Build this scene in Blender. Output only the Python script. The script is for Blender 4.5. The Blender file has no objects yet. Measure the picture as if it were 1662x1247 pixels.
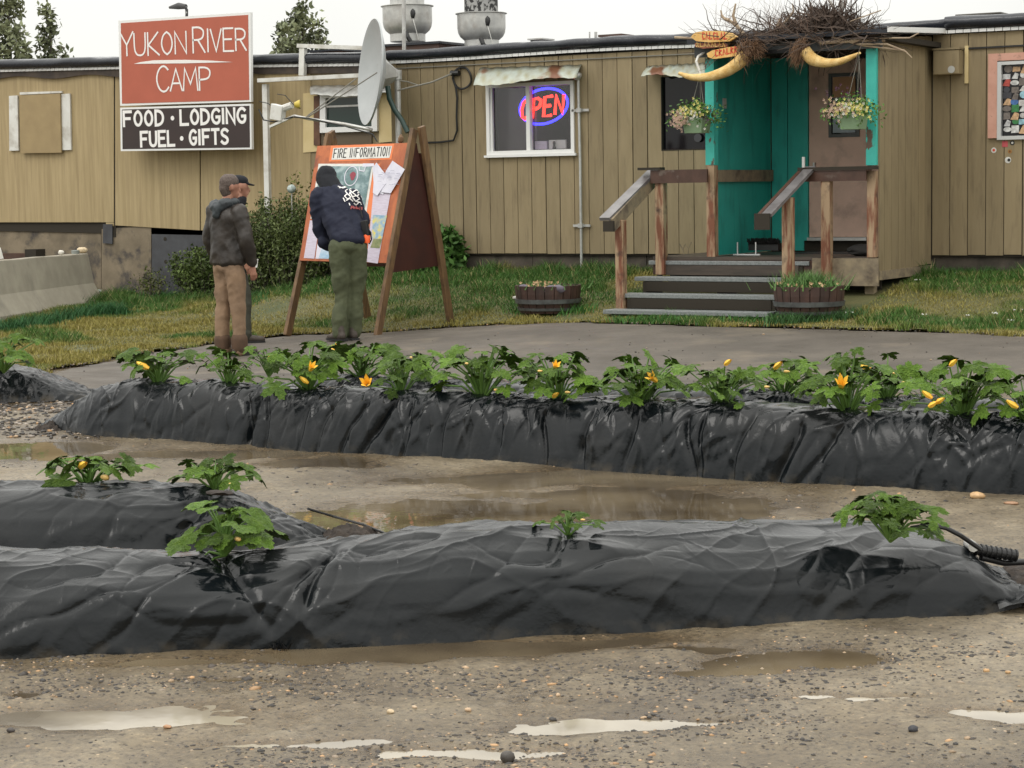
import bpy, bmesh, math, random
import numpy as np
from mathutils import Vector, Matrix, Euler
random.seed(7); RNG = np.random.default_rng(7)
C = bpy.context.scene.collection
SC = bpy.context.scene
R_ = math.radians

# ---------------------------------------------------------------- camera
FPX = 3300.0; YAW = math.atan(0.61); EYE = 1.56; ROLL = 0.016
PITCH = math.atan((623.5 - 309.0) / FPX); D0 = FPX / 129.3
F0 = np.array([-math.sin(YAW), math.cos(YAW), 0.0]); R0 = np.array([math.cos(YAW), math.sin(YAW), 0.0]); ZZ = np.array([0, 0, 1.0])
CAM = -D0 * F0 + ZZ * EYE
FW = math.cos(PITCH) * F0 - math.sin(PITCH) * ZZ
U1 = math.cos(PITCH) * ZZ + math.sin(PITCH) * F0
RT = math.cos(ROLL) * R0 - math.sin(ROLL) * U1
UP = math.sin(ROLL) * R0 + math.cos(ROLL) * U1
cd = bpy.data.cameras.new('camera'); cam = bpy.data.objects.new('camera', cd); C.objects.link(cam)
m = Matrix.Identity(4)
for i in range(3):
    m[i][0] = RT[i]; m[i][1] = UP[i]; m[i][2] = -FW[i]; m[i][3] = CAM[i]
cam.matrix_world = m
cd.sensor_fit = 'HORIZONTAL'; cd.sensor_width = 36.0; cd.lens = FPX / 1662 * 36
cd.clip_start = 0.5; cd.clip_end = 2000
SC.camera = cam

# ---------------------------------------------------------------- overcast sky, weak sun, exposure
w = bpy.data.worlds.new("World"); SC.world = w; w.use_nodes = True
nt = w.node_tree; nt.nodes.clear()
out = nt.nodes.new('ShaderNodeOutputWorld'); bg = nt.nodes.new('ShaderNodeBackground')
sky = nt.nodes.new('ShaderNodeTexSky'); sky.sky_type = 'NISHITA'; sky.sun_disc = False
SUN_EL, SUN_ROT = 52, 200
sky.sun_elevation = R_(SUN_EL); sky.sun_rotation = R_(SUN_ROT)
tc = nt.nodes.new('ShaderNodeTexCoord'); sp = nt.nodes.new('ShaderNodeSeparateXYZ'); nt.links.new(tc.outputs['Generated'], sp.inputs[0])
mr = nt.nodes.new('ShaderNodeMapRange'); mr.inputs[1].default_value = 0.0; mr.inputs[2].default_value = 1.0
mr.inputs[3].default_value = 9.8; mr.inputs[4].default_value = 26.0; nt.links.new(sp.outputs[2], mr.inputs[0])
nz = nt.nodes.new('ShaderNodeTexNoise'); nz.inputs['Scale'].default_value = 2.2; nz.inputs['Detail'].default_value = 4; nt.links.new(tc.outputs['Generated'], nz.inputs[0])
mz = nt.nodes.new('ShaderNodeMapRange'); mz.inputs[1].default_value = .3; mz.inputs[2].default_value = .7; mz.inputs[3].default_value = .88; mz.inputs[4].default_value = 1.1; nt.links.new(nz.outputs[0], mz.inputs[0])
mu = nt.nodes.new('ShaderNodeMath'); mu.operation = 'MULTIPLY'; nt.links.new(mr.outputs[0], mu.inputs[0]); nt.links.new(mz.outputs[0], mu.inputs[1])
vm = nt.nodes.new('ShaderNodeVectorMath'); vm.operation = 'SCALE'; vm.inputs[0].default_value = (1.0, 0.985, 0.935); nt.links.new(mu.outputs[0], vm.inputs['Scale'])
mx = nt.nodes.new('ShaderNodeMixRGB'); mx.inputs[0].default_value = 0.88
nt.links.new(sky.outputs[0], mx.inputs[1]); nt.links.new(vm.outputs[0], mx.inputs[2])
nt.links.new(mx.outputs[0], bg.inputs[0]); bg.inputs[1].default_value = 0.1; nt.links.new(bg.outputs[0], out.inputs[0])
sl = bpy.data.lights.new('sun', 'SUN'); sl.energy = 0.7; sl.angle = R_(25); sl.color = (1, .97, .92)
so = bpy.data.objects.new('sun', sl); C.objects.link(so)
az = R_(SUN_ROT)
sd = Vector((math.sin(az) * math.cos(R_(SUN_EL)), math.cos(az) * math.cos(R_(SUN_EL)), math.sin(R_(SUN_EL))))
so.rotation_euler = (-sd).to_track_quat('-Z', 'Y').to_euler()
SC.view_settings.view_transform = 'Standard'; SC.view_settings.look = 'None'
SC.view_settings.exposure = 0.0; SC.view_settings.gamma = 1.0; SC.view_settings.use_curve_mapping = False

# ---------------------------------------------------------------- measuring helpers
def ray(x, y): return FW * FPX + RT * (x - 831) + UP * (623.5 - y)
def onY(x, y, Y=0.0):
    d = ray(x, y); return Vector(CAM + d * ((Y - CAM[1]) / d[1]))
def onX(x, y, X):
    d = ray(x, y); return Vector(CAM + d * ((X - CAM[0]) / d[0]))
def onZ(x, y, z=0.0):
    d = ray(x, y); return Vector(CAM + d * ((z - CAM[2]) / d[2]))
def uv(u, v, z=0.0): return Vector((CAM[0] + u * R0[0] + v * F0[0], CAM[1] + u * R0[1] + v * F0[1], z))
def to_uv(p): q = np.array(p[:3]) - CAM; return float(q @ R0), float(q @ F0)
def z_for(P, py):
    """height above ground of the point over P that shows at image row py"""
    u, v = to_uv(P); px = 831 + FPX * u / v
    return EYE - (py - (309 - (px - 831) * ROLL)) * v / FPX
def sm(a, b, t):
    t = np.clip((np.asarray(t, float) - a) / (b - a), 0, 1); return t * t * (3 - 2 * t)

# numpy value noise
def _h(ix, iy, s):
    n = (ix.astype(np.int64) * 374761393 + iy.astype(np.int64) * 668265263 + s * 1442695041) & 0xffffffff
    n = ((n ^ (n >> 13)) * 1274126177) & 0xffffffff
    return ((n ^ (n >> 16)) & 0xffff) / 32767.5 - 1
def vn(x, y, s=0):
    x = np.asarray(x, float); y = np.asarray(y, float)
    ix = np.floor(x); iy = np.floor(y); fx = x - ix; fy = y - iy
    fx = fx * fx * fx * (fx * (fx * 6 - 15) + 10); fy = fy * fy * fy * (fy * (fy * 6 - 15) + 10)
    a = _h(ix, iy, s); b = _h(ix + 1, iy, s); c = _h(ix, iy + 1, s); d = _h(ix + 1, iy + 1, s)
    return (a * (1 - fx) + b * fx) * (1 - fy) + (c * (1 - fx) + d * fx) * fy
def fbm(x, y, o=4, s=0):
    r = 0; a = 1; t = 0
    for i in range(o):
        r = r + a * vn(x * 2 ** i + 17.3 * i, y * 2 ** i - 9.1 * i, s + i); t += a; a *= .5
    return r / t
def ridge(x, y, o=3, s=0):
    r = 0; a = 1; t = 0
    for i in range(o):
        r = r + a * (1 - 2 * np.abs(vn(x * 2 ** i + 31.7 * i, y * 2 ** i + 5.3 * i, s + i))); t += a; a *= .5
    return r / t

# ---------------------------------------------------------------- mesh builder
def mesh_from(name, V, Fs, col=None, smooth=False):
    me = bpy.data.meshes.new(name)
    if isinstance(Fs, np.ndarray):
        V = np.asarray(V, np.float32); k = Fs.shape[1]; n = len(Fs)
        me.vertices.add(len(V)); me.vertices.foreach_set('co', V.ravel())
        me.loops.add(n * k); me.loops.foreach_set('vertex_index', Fs.astype(np.int32).ravel())
        me.polygons.add(n); me.polygons.foreach_set('loop_start', np.arange(n, dtype=np.int32) * k)
        me.polygons.foreach_set('loop_total', np.full(n, k, np.int32))
        me.update(calc_edges=True)
    else:
        me.from_pydata([tuple(v) for v in V], [], Fs); me.update()
    if col is not None:
        a = me.color_attributes.new('tint', 'FLOAT_COLOR', 'POINT')
        cc = np.ones((len(V), 4), np.float32); cc[:, :3] = np.asarray(col).reshape(-1, 3) if np.ndim(col) > 1 else np.asarray(col)[:, None]
        a.data.foreach_set('color', cc.ravel())
    if smooth: me.polygons.foreach_set('use_smooth', np.ones(len(me.polygons), bool))
    return me
def root_of(o):
    p = Vector((0, 0, 0))
    while o is not None: p = p + o.location; o = o.parent
    return p
def link(name, me, mat=None, parent=None, origin=None):
    """verts of me are world coordinates; shifted to parent's (or origin's) frame"""
    off = root_of(parent) if parent is not None else (Vector(origin) if origin is not None else Vector((0, 0, 0)))
    if off.length > 0: me.transform(Matrix.Translation(-off))
    o = bpy.data.objects.new(name, me); C.objects.link(o)
    if parent is not None: o.parent = parent
    else: o.location = off
    if mat:
        for x in (mat if isinstance(mat, (list, tuple)) else [mat]): me.materials.append(x)
    return o
def thing(name, label, cat, loc, group=None):
    o = bpy.data.objects.new(name, None); C.objects.link(o); o.location = Vector(loc); o.empty_display_size = .1
    o['label'] = label; o['category'] = cat
    if group: o['group'] = group
    return o
def tag(o, label, cat, group=None):
    o['label'] = label; o['category'] = cat
    if group: o['group'] = group
    return o
def kind(o, k): o['kind'] = k; return o

class MB:
    def __init__(s): s.v = []; s.f = []
    def add(s, V, Fs):
        b = len(s.v); s.v += [tuple(x) for x in V]; s.f += [tuple(i + b for i in f) for f in Fs]; return s
    def box(s, x0, x1, y0, y1, z0, z1):
        V = [(x, y, z) for z in (z0, z1) for y in (y0, y1) for x in (x0, x1)]
        return s.add(V, [(0, 2, 3, 1), (4, 5, 7, 6), (0, 1, 5, 4), (2, 6, 7, 3), (0, 4, 6, 2), (1, 3, 7, 5)])
    def hexa(s, P):  # 8 points: 4 front (loop) + 4 back
        return s.add(P, [(0, 1, 2, 3), (7, 6, 5, 4), (0, 4, 5, 1), (1, 5, 6, 2), (2, 6, 7, 3), (3, 7, 4, 0)])
    def slab(s, P, n, t):  # polygon P extruded along -n by t
        P = [Vector(p) for p in P]; n = Vector(n).normalized(); k = len(P)
        V = P + [p - n * t for p in P]
        return s.add(V, [tuple(range(k)), tuple(range(2 * k - 1, k - 1, -1))] + [(i, i + k, (i + 1) % k + k, (i + 1) % k) for i in range(k)])
    def bar(s, p0, p1, w, h, up=(0, 0, 1)):
        p0 = Vector(p0); p1 = Vector(p1); d = (p1 - p0).normalized(); up = Vector(up)
        a = d.cross(up)
        if a.length < 1e-4: a = d.cross(Vector((0, 1, 0)))
        a.normalize(); b = a.cross(d).normalized()
        q = [(-1, -1), (1, -1), (1, 1), (-1, 1)]
        V = [p + a * (w / 2 * i) + b * (h / 2 * j) for p in (p0, p1) for i, j in q]
        return s.add(V, [(3, 2, 1, 0), (4, 5, 6, 7), (0, 1, 5, 4), (1, 2, 6, 5), (2, 3, 7, 6), (3, 0, 4, 7)])
    def tube(s, pts, r, n=8, cap=True):
        pts = [Vector(p) for p in pts]; k = len(pts); rr = r if hasattr(r, '__len__') else [r] * k
        b = len(s.v); pa = None
        for i, p in enumerate(pts):
            d = (pts[min(i + 1, k - 1)] - pts[max(i - 1, 0)])
            if d.length < 1e-9: d = Vector((0, 0, 1))
            d.normalize()
            if pa is None:
                pa = d.orthogonal().normalized()
            pa = (pa - d * pa.dot(d)); pa = pa.normalized() if pa.length > 1e-6 else d.orthogonal().normalized()
            c = d.cross(pa)
            for j in range(n):
                t = 2 * math.pi * j / n; s.v.append(tuple(p + (pa * math.cos(t) + c * math.sin(t)) * rr[i]))
        for i in range(k - 1):
            for j in range(n):
                a0 = b + i * n + j; a1 = b + i * n + (j + 1) % n; s.f.append((a0, a1, a1 + n, a0 + n))
        if cap: s.f.append(tuple(b + j for j in range(n - 1, -1, -1))); s.f.append(tuple(b + (k - 1) * n + j for j in range(n)))
        return s
    def lathe(s, c, prof, n=24, axis=(0, 0, 1), cap=True):
        c = Vector(c); ax = Vector(axis).normalized(); a = ax.orthogonal().normalized(); d = ax.cross(a); b = len(s.v); k = len(prof)
        for r, z in prof:
            for j in range(n):
                t = 2 * math.pi * j / n; s.v.append(tuple(c + ax * z + (a * math.cos(t) + d * math.sin(t)) * r))
        for i in range(k - 1):
            for j in range(n):
                a0 = b + i * n + j; a1 = b + i * n + (j + 1) % n; s.f.append((a0, a1, a1 + n, a0 + n))
        if cap: s.f.append(tuple(b + j for j in range(n - 1, -1, -1))); s.f.append(tuple(b + (k - 1) * n + j for j in range(n)))
        return s
    def blob(s, c, r, sub=2, jit=.15, seed=0, scale=(1, 1, 1)):
        bm = bmesh.new(); bmesh.ops.create_icosphere(bm, subdivisions=sub, radius=1)
        rg = random.Random(seed)
        V = []
        for v in bm.verts:
            k = r * (1 + jit * (rg.random() * 2 - 1)); V.append(Vector((v.co.x * k * scale[0], v.co.y * k * scale[1], v.co.z * k * scale[2])) + Vector(c))
        Fs = [tuple(x.index for x in f.verts) for f in bm.faces]; bm.free()
        return s.add(V, Fs)
    def mesh(s, name, smooth=False): return mesh_from(name, s.v, s.f, smooth=smooth)
    def build(s, name, mat, parent=None, smooth=False, origin=None, bevel=0):
        me = s.mesh(name, smooth)
        if origin is None and parent is None:
            a = np.array(s.v); origin = ((a[:, 0].min() + a[:, 0].max()) / 2, (a[:, 1].min() + a[:, 1].max()) / 2, a[:, 2].min())
        if smooth: me.set_sharp_from_angle(angle=R_(50))
        o = link(name, me, mat, parent, origin)
        if bevel:
            b = o.modifiers.new('bevel', 'BEVEL'); b.width = bevel; b.segments = 2; b.limit_method = 'ANGLE'
        return o

# ---------------------------------------------------------------- materials
def lin(c):
    if isinstance(c, str):
        c = [int(c[i:i + 2], 16) / 255 for i in (0, 2, 4)]
        return tuple((x / 12.92 if x <= .04045 else ((x + .055) / 1.055) ** 2.4) for x in c)
    return tuple(c)
def M(name, c1, c2=None, c3=None, scale=6.0, st=(1, 1, 1), rough=.7, rvar=0.0, bump=0.0, bscale=60.0, bst=(1, 1, 1), metal=0.0, spec=.5,
      vary=0.0, tint=False, dirt=None, dscale=2.0, dst=(1, 1, 1), damt=.5, dlo=.5, dhi=.7, emis=None, estr=0.0, detail=5, lo=.35, hi=.65, sss=0, trans=0, alpha=1, coords='world', wave=None, coat=0):
    mt = bpy.data.materials.new(name); mt.use_nodes = True; n = mt.node_tree.nodes; L = mt.node_tree.links; n.clear()
    o = n.new('ShaderNodeOutputMaterial'); b = n.new('ShaderNodeBsdfPrincipled'); L.new(b.outputs[0], o.inputs[0])
    b.inputs['Roughness'].default_value = rough; b.inputs['Metallic'].default_value = metal
    b.inputs['Specular IOR Level'].default_value = spec
    if coat: b.inputs['Coat Weight'].default_value = coat; b.inputs['Coat Roughness'].default_value = .15
    if coords == 'world': src = n.new('ShaderNodeNewGeometry').outputs['Position']
    else: src = n.new('ShaderNodeTexCoord').outputs['Object']
    def mapped(sc, stv):
        mp = n.new('ShaderNodeMapping'); mp.inputs['Scale'].default_value = tuple(sc * k for k in stv); L.new(src, mp.inputs[0]); return mp.outputs[0]
    def noise(sc, stv, det=detail):
        t = n.new('ShaderNodeTexNoise'); t.inputs['Scale'].default_value = 1; t.inputs['Detail'].default_value = det; t.inputs['Roughness'].default_value = .6; L.new(mapped(sc, stv), t.inputs[0]); return t.outputs[0]
    c1 = lin(c1); c2 = lin(c2) if c2 else c1
    cr = n.new('ShaderNodeValToRGB'); cr.color_ramp.elements[0].position = lo; cr.color_ramp.elements[1].position = hi
    cr.color_ramp.elements[0].color = (*c1, 1); cr.color_ramp.elements[1].color = (*c2, 1)
    if c3:
        e = cr.color_ramp.elements.new((lo + hi) / 2); e.color = (*lin(c3), 1)
    nn = noise(scale, st); L.new(nn, cr.inputs[0]); col = cr.outputs[0]
    if dirt:
        dn = noise(dscale, dst); q = n.new('ShaderNodeMapRange'); q.inputs[1].default_value = dlo; q.inputs[2].default_value = dhi; q.inputs[4].default_value = damt; L.new(dn, q.inputs[0])
        mm = n.new('ShaderNodeMixRGB'); L.new(q.outputs[0], mm.inputs[0]); L.new(col, mm.inputs[1]); mm.inputs[2].default_value = (*lin(dirt), 1); col = mm.outputs[0]
    if tint:
        at = n.new('ShaderNodeAttribute'); at.attribute_name = 'tint'; mm = n.new('ShaderNodeMixRGB'); mm.blend_type = 'MULTIPLY'; mm.inputs[0].default_value = 1
        L.new(col, mm.inputs[1]); L.new(at.outputs['Color'], mm.inputs[2]); col = mm.outputs[0]
    if vary:
        oi = n.new('ShaderNodeObjectInfo'); q = n.new('ShaderNodeMapRange'); q.inputs[3].default_value = 1 - vary; q.inputs[4].default_value = 1 + vary; L.new(oi.outputs['Random'], q.inputs[0])
        hs = n.new('ShaderNodeHueSaturation'); L.new(q.outputs[0], hs.inputs['Value']); L.new(col, hs.inputs['Color']); col = hs.outputs[0]
    L.new(col, b.inputs['Base Color'])
    if rvar:
        q = n.new('ShaderNodeMapRange'); q.inputs[1].default_value = .35; q.inputs[2].default_value = .65; q.inputs[3].default_value = max(0, rough - rvar); q.inputs[4].default_value = min(1, rough + rvar)
        L.new(noise(scale * 1.7, st), q.inputs[0]); L.new(q.outputs[0], b.inputs['Roughness'])
    if bump or wave:
        bp = n.new('ShaderNodeBump'); bp.inputs['Strength'].default_value = 1; bp.inputs['Distance'].default_value = bump or .002
        if wave:
            wv = n.new('ShaderNodeTexWave'); wv.bands_direction = wave[0]; wv.inputs['Scale'].default_value = wave[1]; wv.inputs['Distortion'].default_value = wave[2] if len(wave) > 2 else .3; L.new(src, wv.inputs[0]); L.new(wv.outputs[1], bp.inputs['Height'])
        else: L.new(noise(bscale, bst), bp.inputs['Height'])
        L.new(bp.outputs[0], b.inputs['Normal'])
    if emis: b.inputs['Emission Color'].default_value = (*lin(emis), 1); b.inputs['Emission Strength'].default_value = estr
    if trans: b.inputs['Transmission Weight'].default_value = trans
    if sss: b.inputs['Subsurface Weight'].default_value = sss; b.inputs['Subsurface Radius'].default_value = (.01, .01, .005)
    return mt
m_side = M('siding_paint', (.29, .228, .13), (.25, .194, .108), scale=3, st=(3, 3, .5), rough=.75, vary=.09, bump=.002, bscale=70, bst=(1, 1, .08), dirt=(.085, .062, .036), dscale=5, dst=(2.5, 1, .35), damt=.6, dlo=.52, dhi=.8)
m_side_l = M('old_siding_paint', (.42, .325, .175), (.335, .255, .13), scale=4, st=(6, 6, .3), rough=.7, vary=.03, bump=.004, bscale=95, bst=(1, 1, .01), dirt=(.2, .14, .07), dscale=3, dst=(5, 1, .25), damt=.6, dlo=.52, dhi=.8)
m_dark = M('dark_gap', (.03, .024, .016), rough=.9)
m_ply = M('weathered_plywood', (.25, .2, .135), (.15, .12, .08), scale=3, rough=.85, dirt=(.05, .045, .045), dscale=2.5, damt=.9, dlo=.5, dhi=.62, bump=.002)
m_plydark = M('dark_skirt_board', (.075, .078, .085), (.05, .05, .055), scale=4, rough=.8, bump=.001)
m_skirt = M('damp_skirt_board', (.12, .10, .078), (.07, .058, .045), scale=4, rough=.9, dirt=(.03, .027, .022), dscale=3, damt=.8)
m_roof = M('wet_black_roof_membrane', (.012, .014, .02), (.02, .023, .03), scale=3, rough=.22, rvar=.1, bump=.01, bscale=7, bst=(1, 1, .4))
m_white = M('white_paint', (.72, .72, .68), (.62, .61, .56), scale=5, rough=.5, dirt=(.3, .26, .2), dscale=6, damt=.5)
m_whiteclean = M('white_vinyl', (.8, .8, .78), rough=.4)
m_glass = M('dark_window_glass', (.006, .006, .009), (.01, .009, .01), scale=2, rough=.06, spec=.35)
m_glass_br = M('screened_window_glass', (.05, .038, .04), (.04, .03, .033), scale=2, rough=.18, spec=.4)
m_glass_gr = M('green_tinted_glass', (.012, .03, .024), rough=.06)
m_awn = M('weathered_tin', (.42, .47, .42), (.33, .33, .26), scale=5, st=(1.5, 1, .6), rough=.45, metal=.2, dirt=(.2, .08, .035), dscale=2.6, dst=(1, 1, .2), damt=.9, dlo=.56, dhi=.66, bump=.003, bscale=8, tint=True)
m_galv = M('galvanised_metal', (.6, .6, .57), (.46, .46, .44), scale=9, rough=.38, metal=.45, dirt=(.25, .2, .16), dscale=6, damt=.4)
m_galvd = M('sooty_metal', (.35, .35, .34), (.03, .03, .03), scale=16, rough=.6, metal=.3, lo=.45, hi=.52)
m_dish = M('satellite_dish_grey', (.42, .44, .44), (.38, .4, .4), scale=4, rough=.5, dirt=(.2, .15, .13), dscale=7, damt=.6, dlo=.68, dhi=.75)
m_teal = M('teal_paint', (.03, .40, .335), (.024, .35, .295), scale=3, rough=.5, dirt=(.01, .10, .08), dscale=3, dst=(2, 2, .5), damt=.5, bump=.001)
m_tealpost = M('flaking_turquoise_paint', (.06, .52, .43), (.045, .45, .38), scale=6, rough=.5, dirt=(.12, .08, .055), dscale=7, dst=(1, 1, .5), damt=1, dlo=.6, dhi=.63, bump=.001)
m_door = M('faded_pink_door_paint', (.68, .47, .37), (.6, .41, .32), scale=4, rough=.6, dirt=(.14, .1, .08), dscale=3, damt=.5)
m_rail = M('worn_red_stained_wood', (.19, .07, .035), (.4, .28, .17), scale=10, st=(1.6, 1.6, .22), rough=.6, lo=.42, hi=.56, bump=.002, bscale=90, bst=(1, 1, .1), dirt=(.04, .025, .02), dscale=5, damt=.8, dlo=.55, dhi=.7)
m_raild = M('dark_stained_rail_board', (.055, .026, .016), (.09, .045, .03), scale=6, rough=.45, bump=.001, dirt=(.2, .17, .14), dscale=9, damt=.4, dlo=.6, dhi=.7)
m_railg = M('wet_grey_rail_cap', (.2, .19, .19), (.12, .11, .11), scale=6, rough=.3)
m_tread = M('frosted_grip_tread', (.24, .255, .25), (.15, .165, .16), scale=50, rough=.45, bump=.004, bscale=120)
m_deck = M('dark_deck_wood', (.045, .036, .028), (.08, .06, .045), scale=5, st=(.5, 4, 4), rough=.5)
m_beam = M('grey_green_timber', (.3, .24, .15), (.2, .16, .11), scale=8, rough=.8, dirt=(.08, .06, .045), dscale=6, damt=.8)
m_barrel = M('dark_barrel_stave', (.075, .038, .028), (.04, .022, .017), scale=12, st=(1, 1, .2), rough=.6, vary=.25, bump=.002)
m_hoop = M('grey_barrel_hoop', (.16, .17, .17), (.1, .1, .1), scale=12, rough=.5, metal=.5)
m_soil = M('dark_soil', (.018, .013, .01), (.045, .033, .024), scale=30, rough=.85, bump=.012, bscale=45)
m_conc = M('weathered_concrete', (.37, .34, .27), (.29, .265, .21), scale=3, rough=.85, bump=.003, bscale=40, dirt=(.12, .11, .1), dscale=2.2, dst=(1, 1, .4), damt=.6, dlo=.55, dhi=.75)
m_signred = M('terracotta_sign_paint', (.46, .115, .066), (.42, .105, .06), scale=3, rough=.45)
m_signbrn = M('dark_brown_sign_paint', (.035, .02, .018), (.03, .018, .016), scale=3, rough=.4)
m_letter = M('white_lettering', (.85, .83, .8), rough=.5)
m_black = M('black_rubber', (.012, .012, .012), rough=.45)
m_wire = M('grey_cable', (.2, .19, .16), rough=.6)
m_green = M('green_sleeve', (.02, .05, .04), rough=.4)
m_bone = M('yellow_carved_wood', (.6, .36, .1), (.8, .58, .25), scale=14, rough=.7, bump=.008, bscale=60)
m_sgn = M('orange_yellow_slab', (.72, .4, .1), (.78, .52, .2), scale=14, rough=.6)
m_redp = M('red_letter_paint', (.6, .06, .03), rough=.6)
m_fur = M('brown_fur', (.16, .085, .04), (.09, .05, .028), scale=20, rough=.9)
m_twig = M('dark_twigs', (.045, .03, .022), (.09, .06, .042), scale=12, rough=.8)
m_bark = M('bleached_antler', (.42, .33, .22), (.3, .22, .15), scale=10, rough=.7)
m_aboard = M('orange_stained_plywood', (.5, .14, .04), (.33, .08, .025), scale=5, st=(2, 2, .5), rough=.5, dirt=(.1, .035, .02), dscale=5, damt=.8, dlo=.55, dhi=.7, bump=.001)
m_abrd2 = M('red_brown_plywood', (.055, .014, .009), (.04, .011, .008), scale=5, rough=.5)
m_aleg = M('brown_timber_leg', (.2, .115, .05), (.11, .06, .028), scale=9, st=(3, 3, .4), rough=.6, bump=.002, bscale=60, bst=(1, 1, .1), dirt=(.05, .03, .02), dscale=5, damt=.6)
m_paper = M('white_paper', (.68, .67, .74), (.62, .61, .7), scale=12, rough=.5)
m_paper2 = M('pink_printed_paper', (.6, .55, .64), (.5, .44, .52), scale=30, st=(.5, .5, 3), rough=.5)
m_red = M('red_print', (.55, .03, .03), rough=.5)
m_orange = M('orange_print_border', (.75, .2, .06), rough=.5)
m_map = M('green_map_print', (.09, .17, .15), (.32, .42, .42), (.13, .21, .22), scale=9, rough=.35)
m_map2 = M('blue_yellow_map_print', (.12, .28, .42), (.7, .58, .06), (.3, .42, .5), scale=11, rough=.35)
def plastic_mat():
    mt = bpy.data.materials.new('black_plastic_film'); mt.use_nodes = True; n = mt.node_tree.nodes; L = mt.node_tree.links; b = n['Principled BSDF']
    g = n.new('ShaderNodeNewGeometry'); P = g.outputs['Position']
    def N(s, st=(1, 1, 1), d=4):
        mp = n.new('ShaderNodeMapping'); mp.inputs['Scale'].default_value = tuple(s * k for k in st); L.new(P, mp.inputs[0]); t = n.new('ShaderNodeTexNoise'); t.inputs['Scale'].default_value = 1; t.inputs['Detail'].default_value = d; L.new(mp.outputs[0], t.inputs[0]); return t
    def MR(x, a, b_, c, d):
        m = n.new('ShaderNodeMapRange'); L.new(x, m.inputs[0])
        for i, v in enumerate((a, b_, c, d)): m.inputs[i + 1].default_value = v
        return m.outputs[0]
    c = n.new('ShaderNodeMixRGB'); L.new(MR(N(2.4).outputs[0], .52, .75, 0, .5), c.inputs[0]); c.inputs[1].default_value = (.0042, .006, .0072, 1); c.inputs[2].default_value = (.02, .02, .019, 1)
    sz = n.new('ShaderNodeSeparateXYZ'); L.new(P, sz.inputs[0]); mlt = n.new('ShaderNodeMath'); mlt.operation = 'MULTIPLY'; L.new(MR(sz.outputs[2], .05, -.01, 0, 1), mlt.inputs[0]); L.new(MR(N(13, d=6).outputs[0], .48, .68, 0, .5), mlt.inputs[1])
    c2 = n.new('ShaderNodeMixRGB'); L.new(mlt.outputs[0], c2.inputs[0]); L.new(c.outputs[0], c2.inputs[1]); c2.inputs[2].default_value = (.10, .08, .052, 1); L.new(c2.outputs[0], b.inputs['Base Color'])
    L.new(MR(N(4).outputs[0], .35, .65, .13, .28), b.inputs['Roughness']); b.inputs['Specular IOR Level'].default_value = .33
    w = n.new('ShaderNodeVectorMath'); w.operation = 'SCALE'; L.new(N(2.2, d=2).outputs['Color'], w.inputs[0]); w.inputs['Scale'].default_value = .35
    a = n.new('ShaderNodeVectorMath'); a.operation = 'ADD'; L.new(P, a.inputs[0]); L.new(w.outputs[0], a.inputs[1])
    def vor(s, st, dist, prev):
        mp = n.new('ShaderNodeMapping'); mp.inputs['Scale'].default_value = tuple(s * k for k in st); L.new(a.outputs[0], mp.inputs[0]); v = n.new('ShaderNodeTexVoronoi'); v.inputs['Scale'].default_value = 1; L.new(mp.outputs[0], v.inputs[0])
        bp = n.new('ShaderNodeBump'); bp.inputs['Distance'].default_value = dist; L.new(v.outputs['Distance'], bp.inputs['Height'])
        if prev: L.new(prev, bp.inputs['Normal'])
        return bp.outputs[0]
    q = vor(2.2, (1, 1, .8), .007, None); q = vor(9, (1, 1, .4), .0006, q)
    bp = n.new('ShaderNodeBump'); bp.inputs['Distance'].default_value = .0011; L.new(N(55, d=3).outputs[0], bp.inputs['Height']); L.new(q, bp.inputs['Normal']); L.new(bp.outputs[0], b.inputs['Normal'])
    return mt
m_plastic = plastic_mat()
m_leaf = M('squash_leaf', (.066, .138, .012), (.14, .245, .028), scale=3.5, rough=.5, vary=.45, bump=.05, bscale=7, coords='object', spec=.22)
m_leaf2 = M('bright_squash_leaf', (.11, .22, .022), (.19, .32, .045), scale=3.5, rough=.5, vary=.3, bump=.05, bscale=7, coords='object', spec=.22)
m_stalk = M('pale_green_stalk', (.1, .2, .035), (.15, .27, .06), scale=10, rough=.5)
m_flower = M('orange_blossom', (.95, .5, .03), (.98, .7, .1), scale=40, rough=.55, vary=.1, coords='object')
m_fruit = M('pale_yellow_fruit', (.78, .5, .14), (.8, .56, .2), scale=20, rough=.4)
m_grass = M('lawn_grass', (1, 1, 1), rough=.6, tint=True, spec=.25)
m_shrub = M('shrub_leaf', (.055, .08, .02), (.1, .125, .038), scale=4, rough=.6, tint=True, spec=.3)
m_tree = M('tree_leaf', (.12, .14, .075), (.2, .22, .12), scale=1, rough=.6, tint=True, spec=.3)
m_trunk = M('tree_bark', (.16, .14, .12), (.09, .075, .06), scale=8, rough=.9)
m_stone = M('stone', (1, 1, 1), (.8, .8, .8), scale=40, rough=.5, tint=True)
m_wood = M('brown_window_frame_wood', (.16, .08, .045), (.1, .05, .03), scale=8, rough=.7)
m_cream = M('cream_patch_paint', (.66, .53, .28), (.6, .47, .23), scale=4, rough=.6)
m_pink = M('peeling_pink_frame', (.6, .33, .25), (.52, .27, .2), scale=6, rough=.6, dirt=(.2, .12, .09), dscale=9, damt=.8, dlo=.58, dhi=.66)
m_alu = M('aluminium_frame', (.6, .61, .6), rough=.35, metal=.5)
m_neonr = M('red_neon', (.8, .02, .01), emis=(1, .035, .02), estr=3.2)
m_neonb = M('blue_neon', (.02, .02, .8), emis=(.03, .03, 1), estr=4.5)
m_pot = M('pale_green_pot', (.2, .3, .17), rough=.5)
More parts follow.
